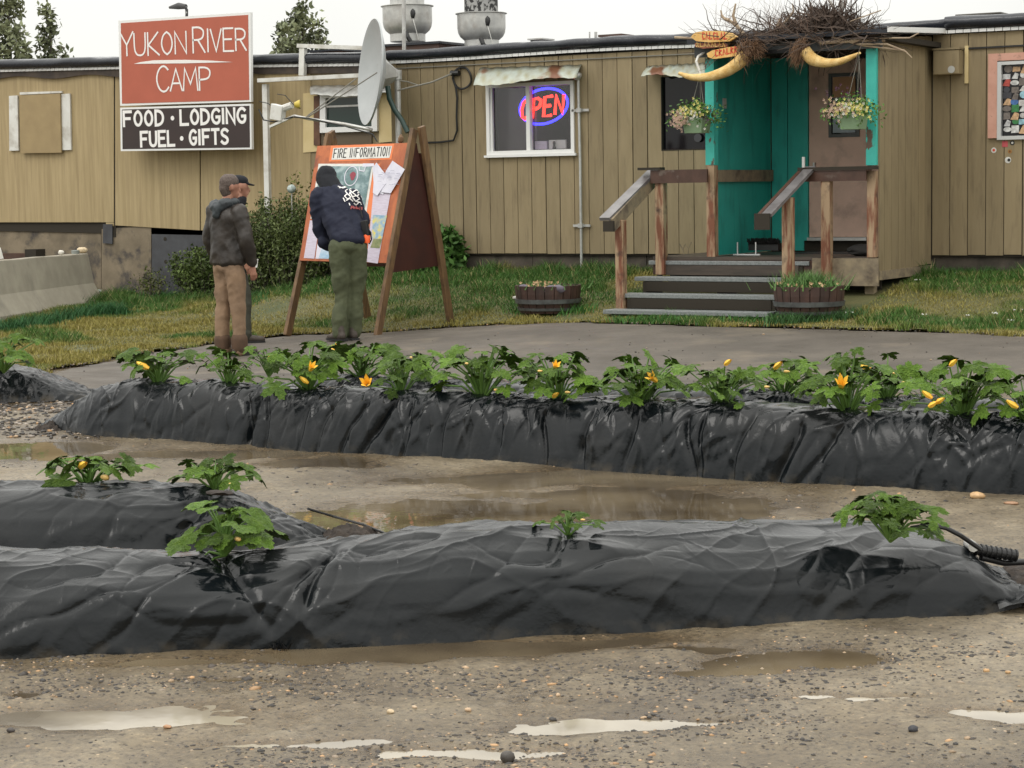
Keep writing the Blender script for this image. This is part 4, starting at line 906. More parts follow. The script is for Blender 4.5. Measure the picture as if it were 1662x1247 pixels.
basket(1385, 185, -1.86, onY(1394, 90, -1.9), 'right basket of yellow flowers hanging from the tusk tip before the pink door',
       [('yellow_flowers', m_fy, 70, .04, .05, .16), ('pink_flowers', m_fp, 80, -.1, .04, .1), ('white_flowers', m_fw, 36, 0, .04, .12), ('dark_flowers', m_fd, 22, -.02, .2, .14)])
hk = MB().tube([onY(1147, 94, -1.62), onY(1142, 86, -1.7), onY(1133, 92, -1.8), onY(1130, 100, -1.86), onY(1138, 122, -1.86)], .014, 7).build('basket_hook', m_white); tag(hk, 'white curled hook holding the left hanging basket', 'hook')
# awnings over windows
def awning(name, pts_top, pts_bot, Yt_, Yb, label, seed):
    n = 24; V = []
    for i in range(n + 1):
        t = i / n; a = onY(pts_top[0][0] + (pts_top[1][0] - pts_top[0][0]) * t, pts_top[0][1] + (pts_top[1][1] - pts_top[0][1]) * t, Yt_); b = onY(pts_bot[0][0] + (pts_bot[1][0] - pts_bot[0][0]) * t, pts_bot[0][1] + (pts_bot[1][1] - pts_bot[0][1]) * t + 2.5 * math.sin(t * 7 + seed), Yb)
        for k in range(4): V.append(a.lerp(b, k / 3) + Vector((0, -.02 * math.sin(k * 1.04), .006 * math.sin(i * 1.9 + seed))))
        V += [v + Vector((0, .006, .008)) for v in V[-4:]]
    F = []
    for i in range(n):
        o = i * 8
        for k in range(3): F += [(o + k, o + k + 1, o + k + 9, o + k + 8), (o + 4 + k, o + 12 + k, o + 13 + k, o + 5 + k)]
        F += [(o, o + 8, o + 12, o + 4), (o + 3, o + 7, o + 15, o + 11)]
    F += [(0, 4, 5, 1), (1, 5, 6, 2), (2, 6, 7, 3)]; o = n * 8; F += [(o, o + 1, o + 5, o + 4), (o + 1, o + 2, o + 6, o + 5), (o + 2, o + 3, o + 7, o + 6)]
    cc = []
    for i in range(n + 1):
        for k in range(8):
            t = i / n - (k % 4) * .015; r_ = (.68 < t < .80) if seed == 0 else ((.08 < t < .3 and k % 4 > 0) if seed == 3 else False); cc.append((.42, .16, .09) if r_ else (1, 1, 1) if (i * 7 + k) % 5 else (.85, .78, .62))
    ob = link(name, mesh_from(name, V, F, col=np.array(cc), smooth=True), m_awn, None, onY(*pts_top[0], Yt_)); return tag(ob, label, 'awning')
awning('tin_awning', [(779, 111), (944, 106)], [(768, 139), (936, 126)], -.015, -.34, 'bent tin awning with a rust streak over the neon window', 0)
awning('tin_awning', [(1052, 108), (1146, 103)], [(1040, 124), (1146, 124)], -.015, -.34, 'small rusty tin awning over the dark window by the porch', 3)

# neon sign inside the window
ne = thing('neon_sign', 'glowing red OPEN neon sign ringed by a blue oval inside the window', 'neon sign', (.62, .07, 2.2))
Yn = .02
cen = onY(884, 174, .16); ex_ = (onY(921, 163, .16) - onY(848, 178, .16)); ex_ = Vector((ex_.x, 0, ex_.z)).normalized()
import math as _m
o0 = onY(849, 195, .16); o1 = onY(921, 184, .16); o0.y = o1.y = .10
exn = (o1 - o0); wid = exn.length; exn.normalize(); eyn = Vector((.10, 0, 1)).normalized()
def tube_letter(ch, x, cw, h):
    mb = MB()
    for st_ in GL[ch]:
        q = [o0 + exn * (x + cw * p[0]) + eyn * (h * p[1]) for p in st_]; mb.tube(q, .021, 8)
    mb.build('neon_letter', m_neonr, ne, smooth=True)
for i, ch in enumerate('OPEN'): tube_letter(ch, wid * (i * .255), wid * .19, .235)
mb = MB(); cc_ = onY(885, 173, .16); cc_.y = .12
ring = [cc_ + exn * (math.cos(t) * .345) + Vector((0, 0, 1)) * (math.sin(t) * .215) for t in np.linspace(0, 2 * math.pi, 49)]
mb.tube(ring, .016, 8, cap=False); mb.build('neon_ring', m_neonb, ne, smooth=True)

# conduit, coil, cables on the right facade
cp = thing('conduit_pipe', 'grey vertical conduit pipe clamped to the tan siding right of the neon window', 'conduit', (1.0, -.04, .55))
MB().tube([(1.035, -.04, 2.96), (1.05, -.04, 1.9), (1.05, -.04, .5)], .018, 8).build('pipe', m_galv, cp, smooth=True)
for z in (2.50, 1.10): MB().box(.93, 1.17, -.03, -.016, z, z + .03).box(1.02, 1.08, -.07, -.03, z - .01, z + .04).build('clamp', m_galv, cp)
MB().blob((1.03, -.05, 2.93), .055, 2, .1, 3).build('weather_head', m_galv, cp, smooth=True)
cc2 = onY(750, 127, -.03)
mb = MB(); mb.tube([cc2 + Vector((math.cos(t) * .135, -.01 * math.sin(3 * t), math.sin(t) * .135)) for t in np.linspace(0, 2 * math.pi, 33)], .014, 6, cap=False)
co = mb.build('cable_coil', m_black); tag(co, 'black coil of cable hung on the siding left of the tin awning', 'cable')
mb = MB(); mb.tube([onY(a, b, -.03) for a, b in [(738, 118), (735, 128), (740, 143), (742, 160), (741, 190), (742, 212), (736, 228), (715, 231), (690, 232)]], .013, 6); tag(mb.build('black_cable', m_black, smooth=True), 'black cable dropping from the coil and bending left on the siding', 'cable')
mb = MB(); mb.tube([onY(645, 147, -.5), onY(700, 134, -.3), onY(738, 118, -.03)], .011, 6); mb.tube([onY(648, 131, -.5), onY(662, 133, -.4), onY(680, 139, -.35)], .008, 6); tag(mb.build('guy_strut', m_wire), 'thin grey strut reaching from the siding to the satellite dish', 'strut')
mb = MB(); mb.tube([onY(732, 119, -.04), onY(745, 119, -.04)], .035, 8); tag(mb.build('cable_entry', m_black), 'small black cable entry box where the strut meets the siding', 'box')
# meter box right of the porch
mbx = thing('meter_box', 'tan electrical box with a round sticker on the wall right of the porch', 'electrical box', onY(1535, 120, 0))
a0, a1 = onY(1514, 122, -.16), onY(1556, 80, -.16); MB().box(a0.x, a1.x, -.16, -.002, a0.z, a1.z).build('box', m_side, mbx, bevel=.01)
MB().box(a0.x - .01, a1.x + .01, -.17, -.001, a1.z + .001, a1.z + .02).build('lid', m_side, mbx)
MB().lathe(onY(1544, 113, -.162), [(.04, 0), (.04, .002)], 16, axis=(0, -1, 0)).build('sticker', M('grey_sticker', (.5, .5, .47), rough=.4), mbx)
MB().box(a1.x + .02, a1.x + .06, -.022, -.002, onY(1562, 136, 0).z, onY(1562, 75, 0).z).build('cream_strip', m_cream, mbx)
# sticker window
x0, x1, z0, z1 = WIN[2]
sw_ = thing('sticker_window', 'window covered in stickers in a peeling pink frame at the right edge', 'window', (6.3, 0, 2.0))
MB().box(x0 - .10, x0 - .001, -.035, .0, z0 + .02, z1 + .09).build('wood_frame', m_pink, sw_); MB().box(x0, x1, -.034, .0, z1 + .01, z1 + .089).build('wood_frame', m_pink, sw_)
MB().box(x0, x0 + .045, -.03, .06, z0, z1).box(x0 + .045, x1, -.029, .06, z0, z0 + .04).box(x0 + .045, x1, -.029, .06, z1 - .035, z1).build('metal_frame', m_alu, sw_)
MB().box(x0 + .045, x1, .02, .025, z0 + .04, z1 - .035).build('pane', m_glass, sw_)
pal = [(.7, .7, .68), (.6, .6, .6), (.65, .63, .6), (.06, .06, .07), (.05, .25, .08), (.08, .2, .5), (.5, .08, .06), (.7, .45, .25), (.35, .6, .7), (.2, .17, .15), (.55, .3, .35), (.72, .72, .7)]
mats_s = [M('sticker_print_' + str(i), c, tuple(x * .55 for x in c), scale=35, rough=.4) for i, c in enumerate(pal)]
for i in range(143):
    r = i // 13; c_ = i % 13; cx_ = x0 + .10 + c_ * .085 + random.uniform(-.012, .012); cz_ = z1 - .085 - r * .071 + random.uniform(-.01, .01); wv, hv = random.uniform(.036, .05), random.uniform(.026, .042); mb = MB(); dy = .0014 * (i % 5)
    if i % 3 == 0: mb.slab([(cx_ + wv * math.cos(t), .018 - dy, cz_ + hv * math.sin(t)) for t in np.linspace(0, 6.283, 15)[:-1]], (0, -1, 0), .001)
    elif i % 3 == 1: mb.slab([(cx_ - wv, .018 - dy, cz_ - hv), (cx_ + wv, .018 - dy, cz_ - hv * .9), (cx_ + wv, .018 - dy, cz_ + hv), (cx_ - wv * .9, .018 - dy, cz_ + hv)], (0, -1, 0), .001)
    else: mb.slab([(cx_ - wv, .018 - dy, cz_ - hv), (cx_ + wv * .7, .018 - dy, cz_ - hv * 1.2), (cx_ + wv, .018 - dy, cz_ + hv * .6), (cx_, .018 - dy, cz_ + hv * 1.2)], (0, -1, 0), .001)
    if cz_ - hv > z0 + .045: mb.build('sticker', random.choice(mats_s), sw_)
def wall_sticker(px, py, r, mat, label, sq=False, m2=None):
    c = onY(px, py, -.004); 
    P = [(c.x - r, -.0035, c.z - r), (c.x + r, -.0035, c.z - r), (c.x + r, -.0035, c.z + r), (c.x - r, -.0035, c.z + r)] if sq else [(c.x + r * math.cos(t), -.0035, c.z + r * math.sin(t)) for t in np.linspace(0, 6.283, 17)[:-1]]
    t = thing('wall_sticker', label, 'sticker', c); MB().slab(P, (0, -1, 0), .0015).build('backing', mat, t)
    if m2: MB().slab([(c.x + r * .5 * math.cos(t_) + (r * .3 if m2 is m_black and not sq else 0), -.0055, c.z + r * .5 * math.sin(t_)) for t_ in np.linspace(0, 6.283, 9)[:-1]], (0, -1, 0), .0015).build('print', m2, t)
wall_sticker(1631, 234, .032, M('red_pink_sticker', (.5, .09, .1)), 'red square sticker on the siding under the sticker window', True)
wall_sticker(1643, 232, .026, m_black, 'black diamond-marked sticker beside the red square sticker', False, m_white)
wall_sticker(1613, 244, .03, m_white, 'round white and red sticker, leftmost below the sticker window', False, m_redp)
wall_sticker(1639, 246, .022, M('brown_sticker', (.35, .17, .04)), 'small amber round sticker below the sticker window', False, M('dark_amber', (.15, .06, .02)))
wall_sticker(1636, 260, .035, m_white, 'half black half white round sticker, lowest on the siding', False, m_black)

# ---------------------------------------------------------------- roof furniture
def fan(px, cx_cyl, y_rim, y_bot, hw, label, dark):
    Y = 1.3; c = onY(px, y_bot, Y); sc_ = (onY(px + 1, y_bot, Y) - onY(px, y_bot, Y)).length * .87; vsc = (onY(px, y_bot, Y) - onY(px, y_bot + 1, Y)).z
    t = thing('exhaust_fan', label, 'exhaust fan', c, 'rooftop exhaust fans'); H_ = lambda py: (y_bot - py) * vsc; rr = hw * sc_
    MB().lathe(c, [(rr * .70, 0), (rr * .70, H_(y_bot - 12)), (rr * .76, H_(y_bot - 14)), (rr * .87, H_(y_bot - 18)), (rr * .945, H_(y_bot - 24)), (rr * .98, H_(y_bot - 32)), (rr * .98, H_(y_rim + 2)), (rr * 1.05, H_(y_rim + 1)), (rr * 1.05, H_(y_rim)), (rr * .9, H_(y_rim) - .01)], 32).build('bowl', m_galv, t, smooth=True)
    MB().lathe(c + Vector((0, 0, H_(y_rim) - .05)), [(rr * .68, 0), (rr * .68, .30), (rr * .71, .3), (rr * .71, .33), (rr * .6, .38), (.05, .42)], 28).build('motor_cap', dark, t, smooth=True)
    MB().blob(c + Vector((rr * .72, -rr * .68, H_(y_rim + 16))), .05, 2, .1, 3, (.8, .5, 1.4)).build('cable_gland', m_black, t, smooth=True)
    MB().tube([c + Vector(q) for q in [(rr * .72, -rr * .7, H_(y_rim + 22)), (rr * .85, -rr * .75, H_(y_rim + 35)), (rr * .98, -rr * .7, 0)]], .004, 5).build('cable', m_white, t)
    MB().tube([c + Vector(q) for q in [(rr * .5, -rr * .85, H_(y_bot - 12)), (rr * .62, -rr * .9, H_(y_bot - 4)), (rr * .7, -rr * .85, -.02)]], .03, 6).build('elbow_pipe', m_black, t)
    return t
fan(662, 0, 10, 68, 39, 'left rooftop exhaust fan, a silver bowl with a grey top', m_galv)
fan(782, 0, 22, 78, 39, 'right rooftop exhaust fan, a silver bowl with a sooty top', m_galvd)
def rbox(name, px0, px1, py0, py1, Y, dep, mat, label, cat, lid=None):
    a = onY(px0, py1, Y); b = onY(px1, py0, Y); t = thing(name, label, cat, a); h = b.z - a.z
    MB().box(a.x, b.x, Y, Y + dep, a.z - .12, b.z - (h * .35 if lid else 0)).build('body', mat, t)
    if lid: MB().box(a.x - .03, b.x + .03, Y - .03, Y + dep + .03, b.z - h * .35 + .001, b.z).build('lid', lid, t)
    return t
m_curb = M('rusty_brown_curb', (.1, .05, .035), (.07, .045, .035), scale=4)
rbox('fan_platform', 612, 712, 67, 84, 1.0, 1.2, m_curb, 'long rusty curb platform under the left exhaust fan', 'platform', m_roof)
rbox('roof_vent', 976, 1007, 55, 68, .8, .35, m_curb, 'brown capped roof vent above the conduit pipe', 'roof vent', m_curb)
rbox('roof_vent', 1024, 1048, 58, 68, .9, .3, M('grey_vent', (.16, .16, .16)), 'low grey roof vent right of the brown capped vent', 'roof vent')
rbox('roof_vent', 861, 879, 62, 70, .8, .25, M('grey_vent2', (.25, .25, .25)), 'small pale roof vent above the neon window', 'roof vent', m_galv)
rbox('roof_hatch', 1556, 1621, 20, 30, 1.0, .5, M('dark_hatch', (.09, .085, .07)), 'long low dark hatch on the roof at far right', 'roof hatch', M('dark_hatch_lid', (.12, .11, .09)))
mb = MB(); mb.tube([onY(655, -15, .4), onY(656, 92, .4)], .026, 10); tag(mb.build('mast_pipe', m_galv, smooth=True), 'thin galvanised mast standing on the roof before the left exhaust fan', 'mast')
for px, lab in [(957, 'thin stub aerial, left of two on the roof'), (967, 'thicker stub aerial, right of two on the roof')]:
    mb = MB(); mb.tube([onY(px, 52, 1), onY(px, 68, 1)], .01 if px < 960 else .02, 6); tag(mb.build('stub_aerial', m_galv), lab, 'aerial')

# ---------------------------------------------------------------- LEFT TRAILERS
YL = 1.6
bL = thing('trailer_building', 'yellow-tan older trailer at left with wide ribbed panels and a boarded window', 'building', (-8, YL, .1))
def quadwall(pts, nm, mat, par, Y=YL, th=.02): return pquad(pts, Y, par, nm, mat, th)
quadwall([(-150, 361), (-38, 361), (-38, 122), (-150, 124)], 'siding_panel', m_side_l, bL)
quadwall([(-36, 361), (184.5, 361), (184.5, 117), (-36, 122)], 'siding_panel', m_side_l, bL)
quadwall([(187, 366), (324, 374), (324, 113), (187, 117)], 'siding_panel', m_side_l, bL)
quadwall([(326, 374), (433, 380), (433, 112), (326, 113)], 'siding_panel', m_side_l, bL)
quadwall([(172, 367), (184.5, 367), (184.5, 361.5), (172, 361.5)], 'siding_panel', m_side_l, bL)
quadwall([(430, 460), (504, 460), (504, 111), (430, 112)], 'siding_panel', m_side_l, bL, YL - .02)
quadwall([(505, 460), (640, 460), (640, 109), (505, 111)], 'siding_panel', m_side, bL, YL - .01)
MB().slab([onY(a, b, YL + .03) for a, b in [(-160, 372), (434, 384), (642, 462), (642, 104), (-160, 118)]], (0, -1, 0), .1).build('wall_backing', m_dark, bL)
MB().slab([onY(a, b, YL + .012) for a, b in [(184, 385), (188, 385), (188, 116), (184, 116)]], (0, -1, 0), .01).build('joint_strip', m_dark, bL)
def zl(px_py):  # roof line by pixels -> function of x
    q = [onY(a, b, YL) for a, b in px_py]; xs = [p.x for p in q]; zs = [p.z for p in q]; return lambda x: float(np.interp(x, xs, zs))
zfL = zl([(-160, 122), (0, 117), (190, 112.5), (410, 109.5), (640, 106.5)])
xsL = list(np.arange(onY(-160, 100, YL).x, onY(641, 100, YL).x, .15))
# dark fascia board then tabs then membrane
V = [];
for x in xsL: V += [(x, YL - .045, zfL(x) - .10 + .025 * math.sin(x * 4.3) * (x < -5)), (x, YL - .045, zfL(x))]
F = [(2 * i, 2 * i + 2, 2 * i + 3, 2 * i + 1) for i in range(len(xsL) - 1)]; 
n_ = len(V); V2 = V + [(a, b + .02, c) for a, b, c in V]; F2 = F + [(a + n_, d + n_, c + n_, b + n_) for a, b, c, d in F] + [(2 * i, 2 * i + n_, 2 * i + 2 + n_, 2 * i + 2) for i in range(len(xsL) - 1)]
link('fascia_board', mesh_from('fascia_board', V2, F2), M('dark_fascia', (.075, .055, .04), (.04, .03, .025), scale=6), bL)
tabs(bL, xsL[0], xsL[-1] - .1, YL - .06, zfL, h=.035, dz=.03)
roof_edge(bL, xsL, YL - .05, lambda x: zfL(x) + .032, .15, 'roof_membrane')
# boarded window
bw = thing('boarded_window', 'window boarded over with tan plywood between two white side boards', 'boarded window', onY(65, 250, YL))
pquad([(15, 245), (30, 244.5), (28, 155), (14.5, 156)], YL - .035, bw, 'side_board', m_white, .03)
pquad([(100, 244), (115, 243.5), (113, 152), (99, 153)], YL - .035, bw, 'side_board', m_white, .03)
pquad([(32, 154), (100, 151), (100, 148), (32, 150)], YL - .035, bw, 'top_board', m_white, .03)
pquad([(33, 249), (99, 248), (97, 152), (31.5, 155)], YL - .07, bw, 'plywood_cover', M('tan_ply_cover', (.35, .26, .13), (.3, .22, .11), scale=4, rough=.7), .03)
# skirt boards
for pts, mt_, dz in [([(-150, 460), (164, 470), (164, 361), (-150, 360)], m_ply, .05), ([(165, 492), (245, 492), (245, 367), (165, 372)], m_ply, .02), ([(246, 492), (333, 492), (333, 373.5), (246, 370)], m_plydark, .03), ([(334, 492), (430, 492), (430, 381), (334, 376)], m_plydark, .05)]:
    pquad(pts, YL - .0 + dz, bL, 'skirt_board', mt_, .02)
pquad([(167, 395), (182, 396), (182, 364), (167, 364)], YL - .012, bL, 'skirt_patch', m_plydark, .02)
for a, b in [(268, 388), (269, 425)]: MB().lathe(onY(a, b, YL + .029), [(.03, 0), (.03, .004)], 10, axis=(0, -1, 0)).build('vent_hole', m_dark, bL)
# soft rail wall light box on the long wall: downpipe and gutters
gp_ = thing('gutter_downpipe', 'white downpipe with a slanting white gutter left of the satellite dish', 'downpipe', onY(432, 400, YL - .3))
MB().bar(onY(431, 137, YL - .3), onY(437, 420, YL - .3), .085, .06, up=(0, 1, 0)).build('downpipe', m_white, gp_)
MB().bar(onY(421, 131, YL - .35), onY(640, 120, YL - .35), .1, .055).build('gutter', m_white, gp_)
gp2 = thing('roof_pipe', 'white pipe crossing the roof edge and turning down left of the satellite dish', 'pipe', onY(490, 80, YL - .1))
MB().bar(onY(484, 74.5, YL - .12), onY(640, 80, YL - .12), .07, .055).build('pipe', m_white, gp2); MB().bar(onY(492, 79, YL - .12), onY(491, 123, YL - .12), .09, .07, up=(0, 1, 0)).build('pipe', m_white, gp2)
rbox('roof_curb', 503, 553, 79, 92, 2.6, .5, m_curb, 'low brown curb on the roof behind the white roof pipe', 'roof curb', m_roof)
# middle window
mw = thing('trailer_window', 'white framed window with dark green panes behind the satellite dish', 'window', onY(560, 240, YL))
Yw = YL - .06
pquad([(492, 248), (515, 246), (515, 150), (492, 152)], YL - .032, mw, 'cream_patch', m_cream, .01); pquad([(615, 232), (636, 230), (636, 150), (615, 150)], YL - .032, mw, 'cream_patch', m_cream, .01)
pquad([(509, 236), (519, 236), (518, 156), (509, 156)], Yw, mw, 'wood_jamb', m_wood, .05)
pquad([(519, 216), (612, 213), (612, 205), (519, 207)], Yw - .02, mw, 'frame', m_whiteclean, .06)
pquad([(519, 207), (528, 207), (528, 160), (519, 160)], Yw - .02, mw, 'frame', m_whiteclean, .06); pquad([(519, 160), (612, 157), (612, 153), (519, 155)], Yw - .02, mw, 'frame', m_whiteclean, .06)
pquad([(603, 205), (612, 205), (612, 157), (603, 157.5)], Yw - .02, mw, 'frame', m_whiteclean, .06)
pquad([(528, 175), (603, 172), (603, 169), (528, 172)], Yw - .005, mw, 'rail', m_galv, .03)
pquad([(528, 207), (603, 205), (603, 157.5), (528, 160)], Yw + .02, mw, 'pane', m_glass_gr, .006)
pquad([(519, 236), (603, 234), (603, 216), (519, 218)], YL - .035, mw, 'lower_panel', M('brown_panel', (.12, .09, .055)), .01)
awning('tin_awning', [(504, 140), (640, 138)], [(504, 156), (640, 153)], YL - .04, YL - .25, 'bare tin awning over the window behind the satellite dish', 5).data.materials[0] = m_galv

# main sign
YS = YL - .35
sg = thing('sign_board', 'big terracotta and dark brown sign reading YUKON RIVER CAMP FOOD LODGING FUEL GIFTS', 'sign', onY(300, 246, YS))
pquad([(195, 172), (407.5, 165.5), (406.5, 20), (192, 34)], YS, sg, 'red_panel', m_whiteclean, .05); pquad([(196, 245.5), (408.5, 242.5), (407.5, 168.5), (195, 175)], YS, sg, 'brown_panel', m_whiteclean, .05)
pquad([(198, 168.5), (404.5, 162.5), (402.6, 24.3), (196, 37.8)], YS - .004, sg, 'red_face', m_signred, .003); pquad([(198.8, 242.3), (405.5, 239.5), (404.7, 171.8), (198, 178)], YS - .004, sg, 'brown_face', m_signbrn, .003)
for a, b in [(215, 120), (385, 110), (215, 215), (385, 210)]:
    p = onY(a, b, YS + .05); MB().box(p.x - .03, p.x + .03, YS + .05, YL - .02, p.z - .03, p.z + .03).build('bracket', m_galv, sg)
def sgn_txt(txt, l, r, hpx, sw, **k):
    o = onY(*l, YS - .004); e = onY(*r, YS - .004); h = (onY(l[0], l[1] - hpx, YS) - onY(l[0], l[1], YS)).z; write(sg, txt, o, e - o, (0, 0, 1), (0, -1, 0), h, (e - o).length, sw, m_letter, nm='letter', **k)
sgn_txt('Y', (196, 91), (217, 90), 38, .026); sgn_txt('UKON', (218, 91), (304, 87), 36, .026, gap=.12, jit=.03)
sgn_txt('R', (313, 86), (333, 85), 41, .027); sgn_txt('IVER', (336, 84), (400, 82), 36, .026, gap=.14, jit=.03)
sgn_txt('C', (254, 150), (275, 149), 42, .027); sgn_txt('AMP', (277, 148), (343, 146), 36, .026, gap=.1, jit=.03)
MB().slab([onY(a, b, YS - .008) for a, b in [(217, 104), (240, 103.6), (300, 103), (378, 101), (340, 98.5), (300, 97.3), (250, 98), (228, 101)]], (0, -1, 0), .002).build('brush_stroke', m_letter, sg)
sgn_txt('FOOD', (201, 205), (266, 203), 23, .044, gap=.3); sgn_txt('LODGING', (293, 202.5), (399, 199), 23, .044, gap=.26)
sgn_txt('FUEL', (229, 238), (284, 236), 23, .044, gap=.3); sgn_txt('GIFTS', (308, 235), (371, 233), 23, .044, gap=.34)
for a, b in [(280, 192), (295, 225)]: MB().lathe(onY(a, b, YS - .005), [(.034, 0), (.034, .002)], 14, axis=(0, -1, 0)).build('dot', m_letter, sg)
lamp = thing('sign_lamp', 'grey lamp head on a bent arm above the big sign', 'lamp', onY(303, 26, YS + .1))
MB().tube([onY(303, 40, YS + .1), onY(303, 16, YS + .1), onY(300, 11, YS + .1)], .022, 8).build('arm', m_galvd, lamp, smooth=True)
MB().tube([onY(302, 11, YS + .1), onY(290, 10, YS + .1), onY(275, 12.5, YS + .1)], [.035, .05, .018], 10).build('lamp_head', M('dark_lamp', (.07, .07, .07)), lamp, smooth=True)

# satellite dish
Yd = -.55
ds = thing('satellite_dish', 'large grey satellite dish seen nearly edge-on behind the fire information board', 'satellite dish', gpos(*onY(628, 440, Yd)[:2]))
dc = onY(600, 117, Yd); rad = .655
toC = Vector(CAM) - dc; toC.z = 0; toC.normalize(); left = Vector((-R0[0], -R0[1], 0))
nd = (toC * math.sin(R_(16)) + left * math.cos(R_(16)) + Vector((0, 0, .10))).normalized()
prof = [(rad * k / 10, -.16 * (1 - (k / 10) ** 2)) for k in range(1, 11)]
mb = MB(); back = [(r, z - .012) for r, z in prof[::-1]]
mb.lathe(dc, prof + [(rad + .012, .004), (rad + .012, -.02)] + [(r, z - .014) for r, z in prof[::-1]], 48, axis=nd); mb.build('reflector', m_dish, ds, smooth=True)
bk = dc - nd * .16
MB().lathe(bk, [(.22, .0), (.09, -.16), (.07, -.2)], 6, axis=nd).build('mount_frame', m_galv, ds)
MB().lathe(bk - nd * .2, [(.06, -.06), (.06, .06)], 10, axis=(0, 0, 1)).build('pivot', m_galv, ds, smooth=True)
pm = bk - nd * .2; MB().tube([pm, Vector((pm.x, pm.y, float(gz(pm.x, pm.y, False)) - .1))], .04, 12).build('mast', m_galv, ds, smooth=True)
fe = onY(478, 188, Yd - .35); lowp = onY(604, 211, Yd)
MB().tube([lowp, onY(560, 202, Yd - .1), onY(500, 193, Yd - .3), fe], [.022, .022, .018, .016], 8).build('feed_arm', m_galv, ds, smooth=True)
MB().tube([onY(578, 128, Yd), onY(497, 190, Yd - .32)], .008, 6).build('strut', m_wire, ds); MB().tube([onY(612, 118, Yd), onY(500, 190, Yd - .32)], .008, 6).build('strut', m_wire, ds)
MB().bar(fe, onY(438, 206, Yd - .4), .035, .03).build('feed_bracket', m_white, ds)
q = onY(450, 182, Yd - .38); MB().hexa([q + Vector(v) for v in [(-.10, -.04, -.09), (.08, -.04, -.12), (.11, -.04, .07), (-.07, -.04, .11), (-.10, .06, -.09), (.08, .06, -.12), (.11, .06, .07), (-.07, .06, .11)]]).build('transmitter_box', m_white, ds, bevel=.008)
MB().tube([onY(460, 176, Yd - .36), onY(474, 171, Yd - .36)], .045, 8).build('feed_body', m_white, ds); MB().lathe(onY(478, 170, Yd - .36), [(.03, 0), (.055, .05), (.06, .07)], 12, axis=-left).build('feed_horn', M('yellow_horn', (.55, .42, .06), rough=.4), ds, smooth=True)
MB().tube([onY(488, 176, Yd - .36), onY(478, 172, Yd - .36), onY(463, 155, Yd - .36), onY(450, 153, Yd - .36)], .006, 5).build('coax', m_black, ds)
MB().tube([onY(a, b, Yd - .38) for a, b in [(445, 176), (435, 168), (421, 165)]], .006, 5).build('coax', m_black, ds); MB().tube([onY(a, b, Yd - .38) for a, b in [(420, 178), (428, 195), (445, 198), (475, 190), (500, 192), (560, 205), (605, 218), (612, 230)]], .009, 6).build('coax', m_black, ds)
MB().tube([onY(a, b, Yd - .02) for a, b in [(629, 140), (632, 160), (640, 178), (652, 195), (662, 215)]], .034, 8).build('cable_sleeve', m_green, ds, smooth=True)
# ================================================================ BARRIER AND LEFT CLUTTER
ba = thing('concrete_barrier', 'weathered concrete road barrier with a flared foot at the left edge', 'barrier', uv(-6.4, 28, 0))
A_ = uv(-7.3, 22.5); B_ = uv(-6.15, 29.3); ax_ = (B_ - A_).normalized(); sd_ = Vector((ax_.y, -ax_.x, 0))
prof = [(-.30, -.05), (-.30, .07), (-.165, .33), (-.09, .76), (.09, .76), (.165, .33), (.30, .07), (.30, -.05)]
n = 26; V = []; F = []
for i in range(n + 1):
    p = A_.lerp(B_, i / n)
    for (a, z) in prof: V.append(p + sd_ * (a + .006 * float(vn(i * 1.1, a * 9 + z * 5))) + Vector((0, 0, z + .01 * float(vn(i * .7, a * 20, 3)) * (z > .5))))
k = len(prof)
for i in range(n):
    for j in range(k - 1): F.append((i * k + j, i * k + j + 1, (i + 1) * k + j + 1, (i + 1) * k + j))
F += [tuple(range(k - 1, -1, -1)), tuple(n * k + j for j in range(k))]
o = link('barrier_body', mesh_from('barrier_body', V, F), m_conc, ba); bv = o.modifiers.new('bevel', 'BEVEL'); bv.width = .012; bv.segments = 2
def on_barrier(px):
    best = None
    for i in range(400):
        p = A_.lerp(B_, i / 400); u, v = to_uv(p)
        if best is None or abs(831 + FPX * u / v - px) < best[0]: best = (abs(831 + FPX * u / v - px), p)
    return best[1]
tag(MB().blob((p.x, p.y, .80), .06, 2, .12, 4, (1.5, .9, .75)).build('rock', M('cream_rock', (.62, .5, .33), rough=.6), smooth=True), 'cream rock resting on top of the concrete barrier', 'rock')
p = on_barrier(104); tag(MB().blob((p.x, p.y, .79), .045, 2, .15, 8, (1, .9, .8)).build('rock', M('white_rock', (.65, .62, .55), rough=.6), smooth=True), 'small white rock beside the cream rock on the barrier', 'rock')
p = on_barrier(127); tag(MB().lathe((p.x, p.y, .755), [(.055, 0), (.06, .05), (.05, .055), (.045, .01)], 14).build('glass_dish', M('dull_glass', (.25, .27, .25), rough=.2)), 'small dull glass dish standing on the barrier right of the rocks', 'dish')
tb = MB().bar(onY(-60, 417, .9), onY(47, 417, .9), .15, .11).build('timber_beam', m_raild); tag(tb, 'dark brown timber beam lying behind the barrier', 'timber')
tb = MB().bar(onY(48, 411, .9), onY(66, 411, .9), .2, .12).build('timber_block', m_dark); tag(tb, 'short dark timber block at the end of the brown beam', 'timber')

for i in range(1):
    mb = MB(); q = onY(1, 407, .5)
    mb.hexa([onY(a, b, .3) for a, b in [(-30, 424), (6, 420), (1, 402), (-30, 400)]] + [onY(a, b, .4) for a, b in [(-30, 424), (6, 420), (1, 402), (-30, 400)]])
tag(mb.build('white_panel', m_white), 'slanting white panel edge at the far left above the barrier', 'panel')

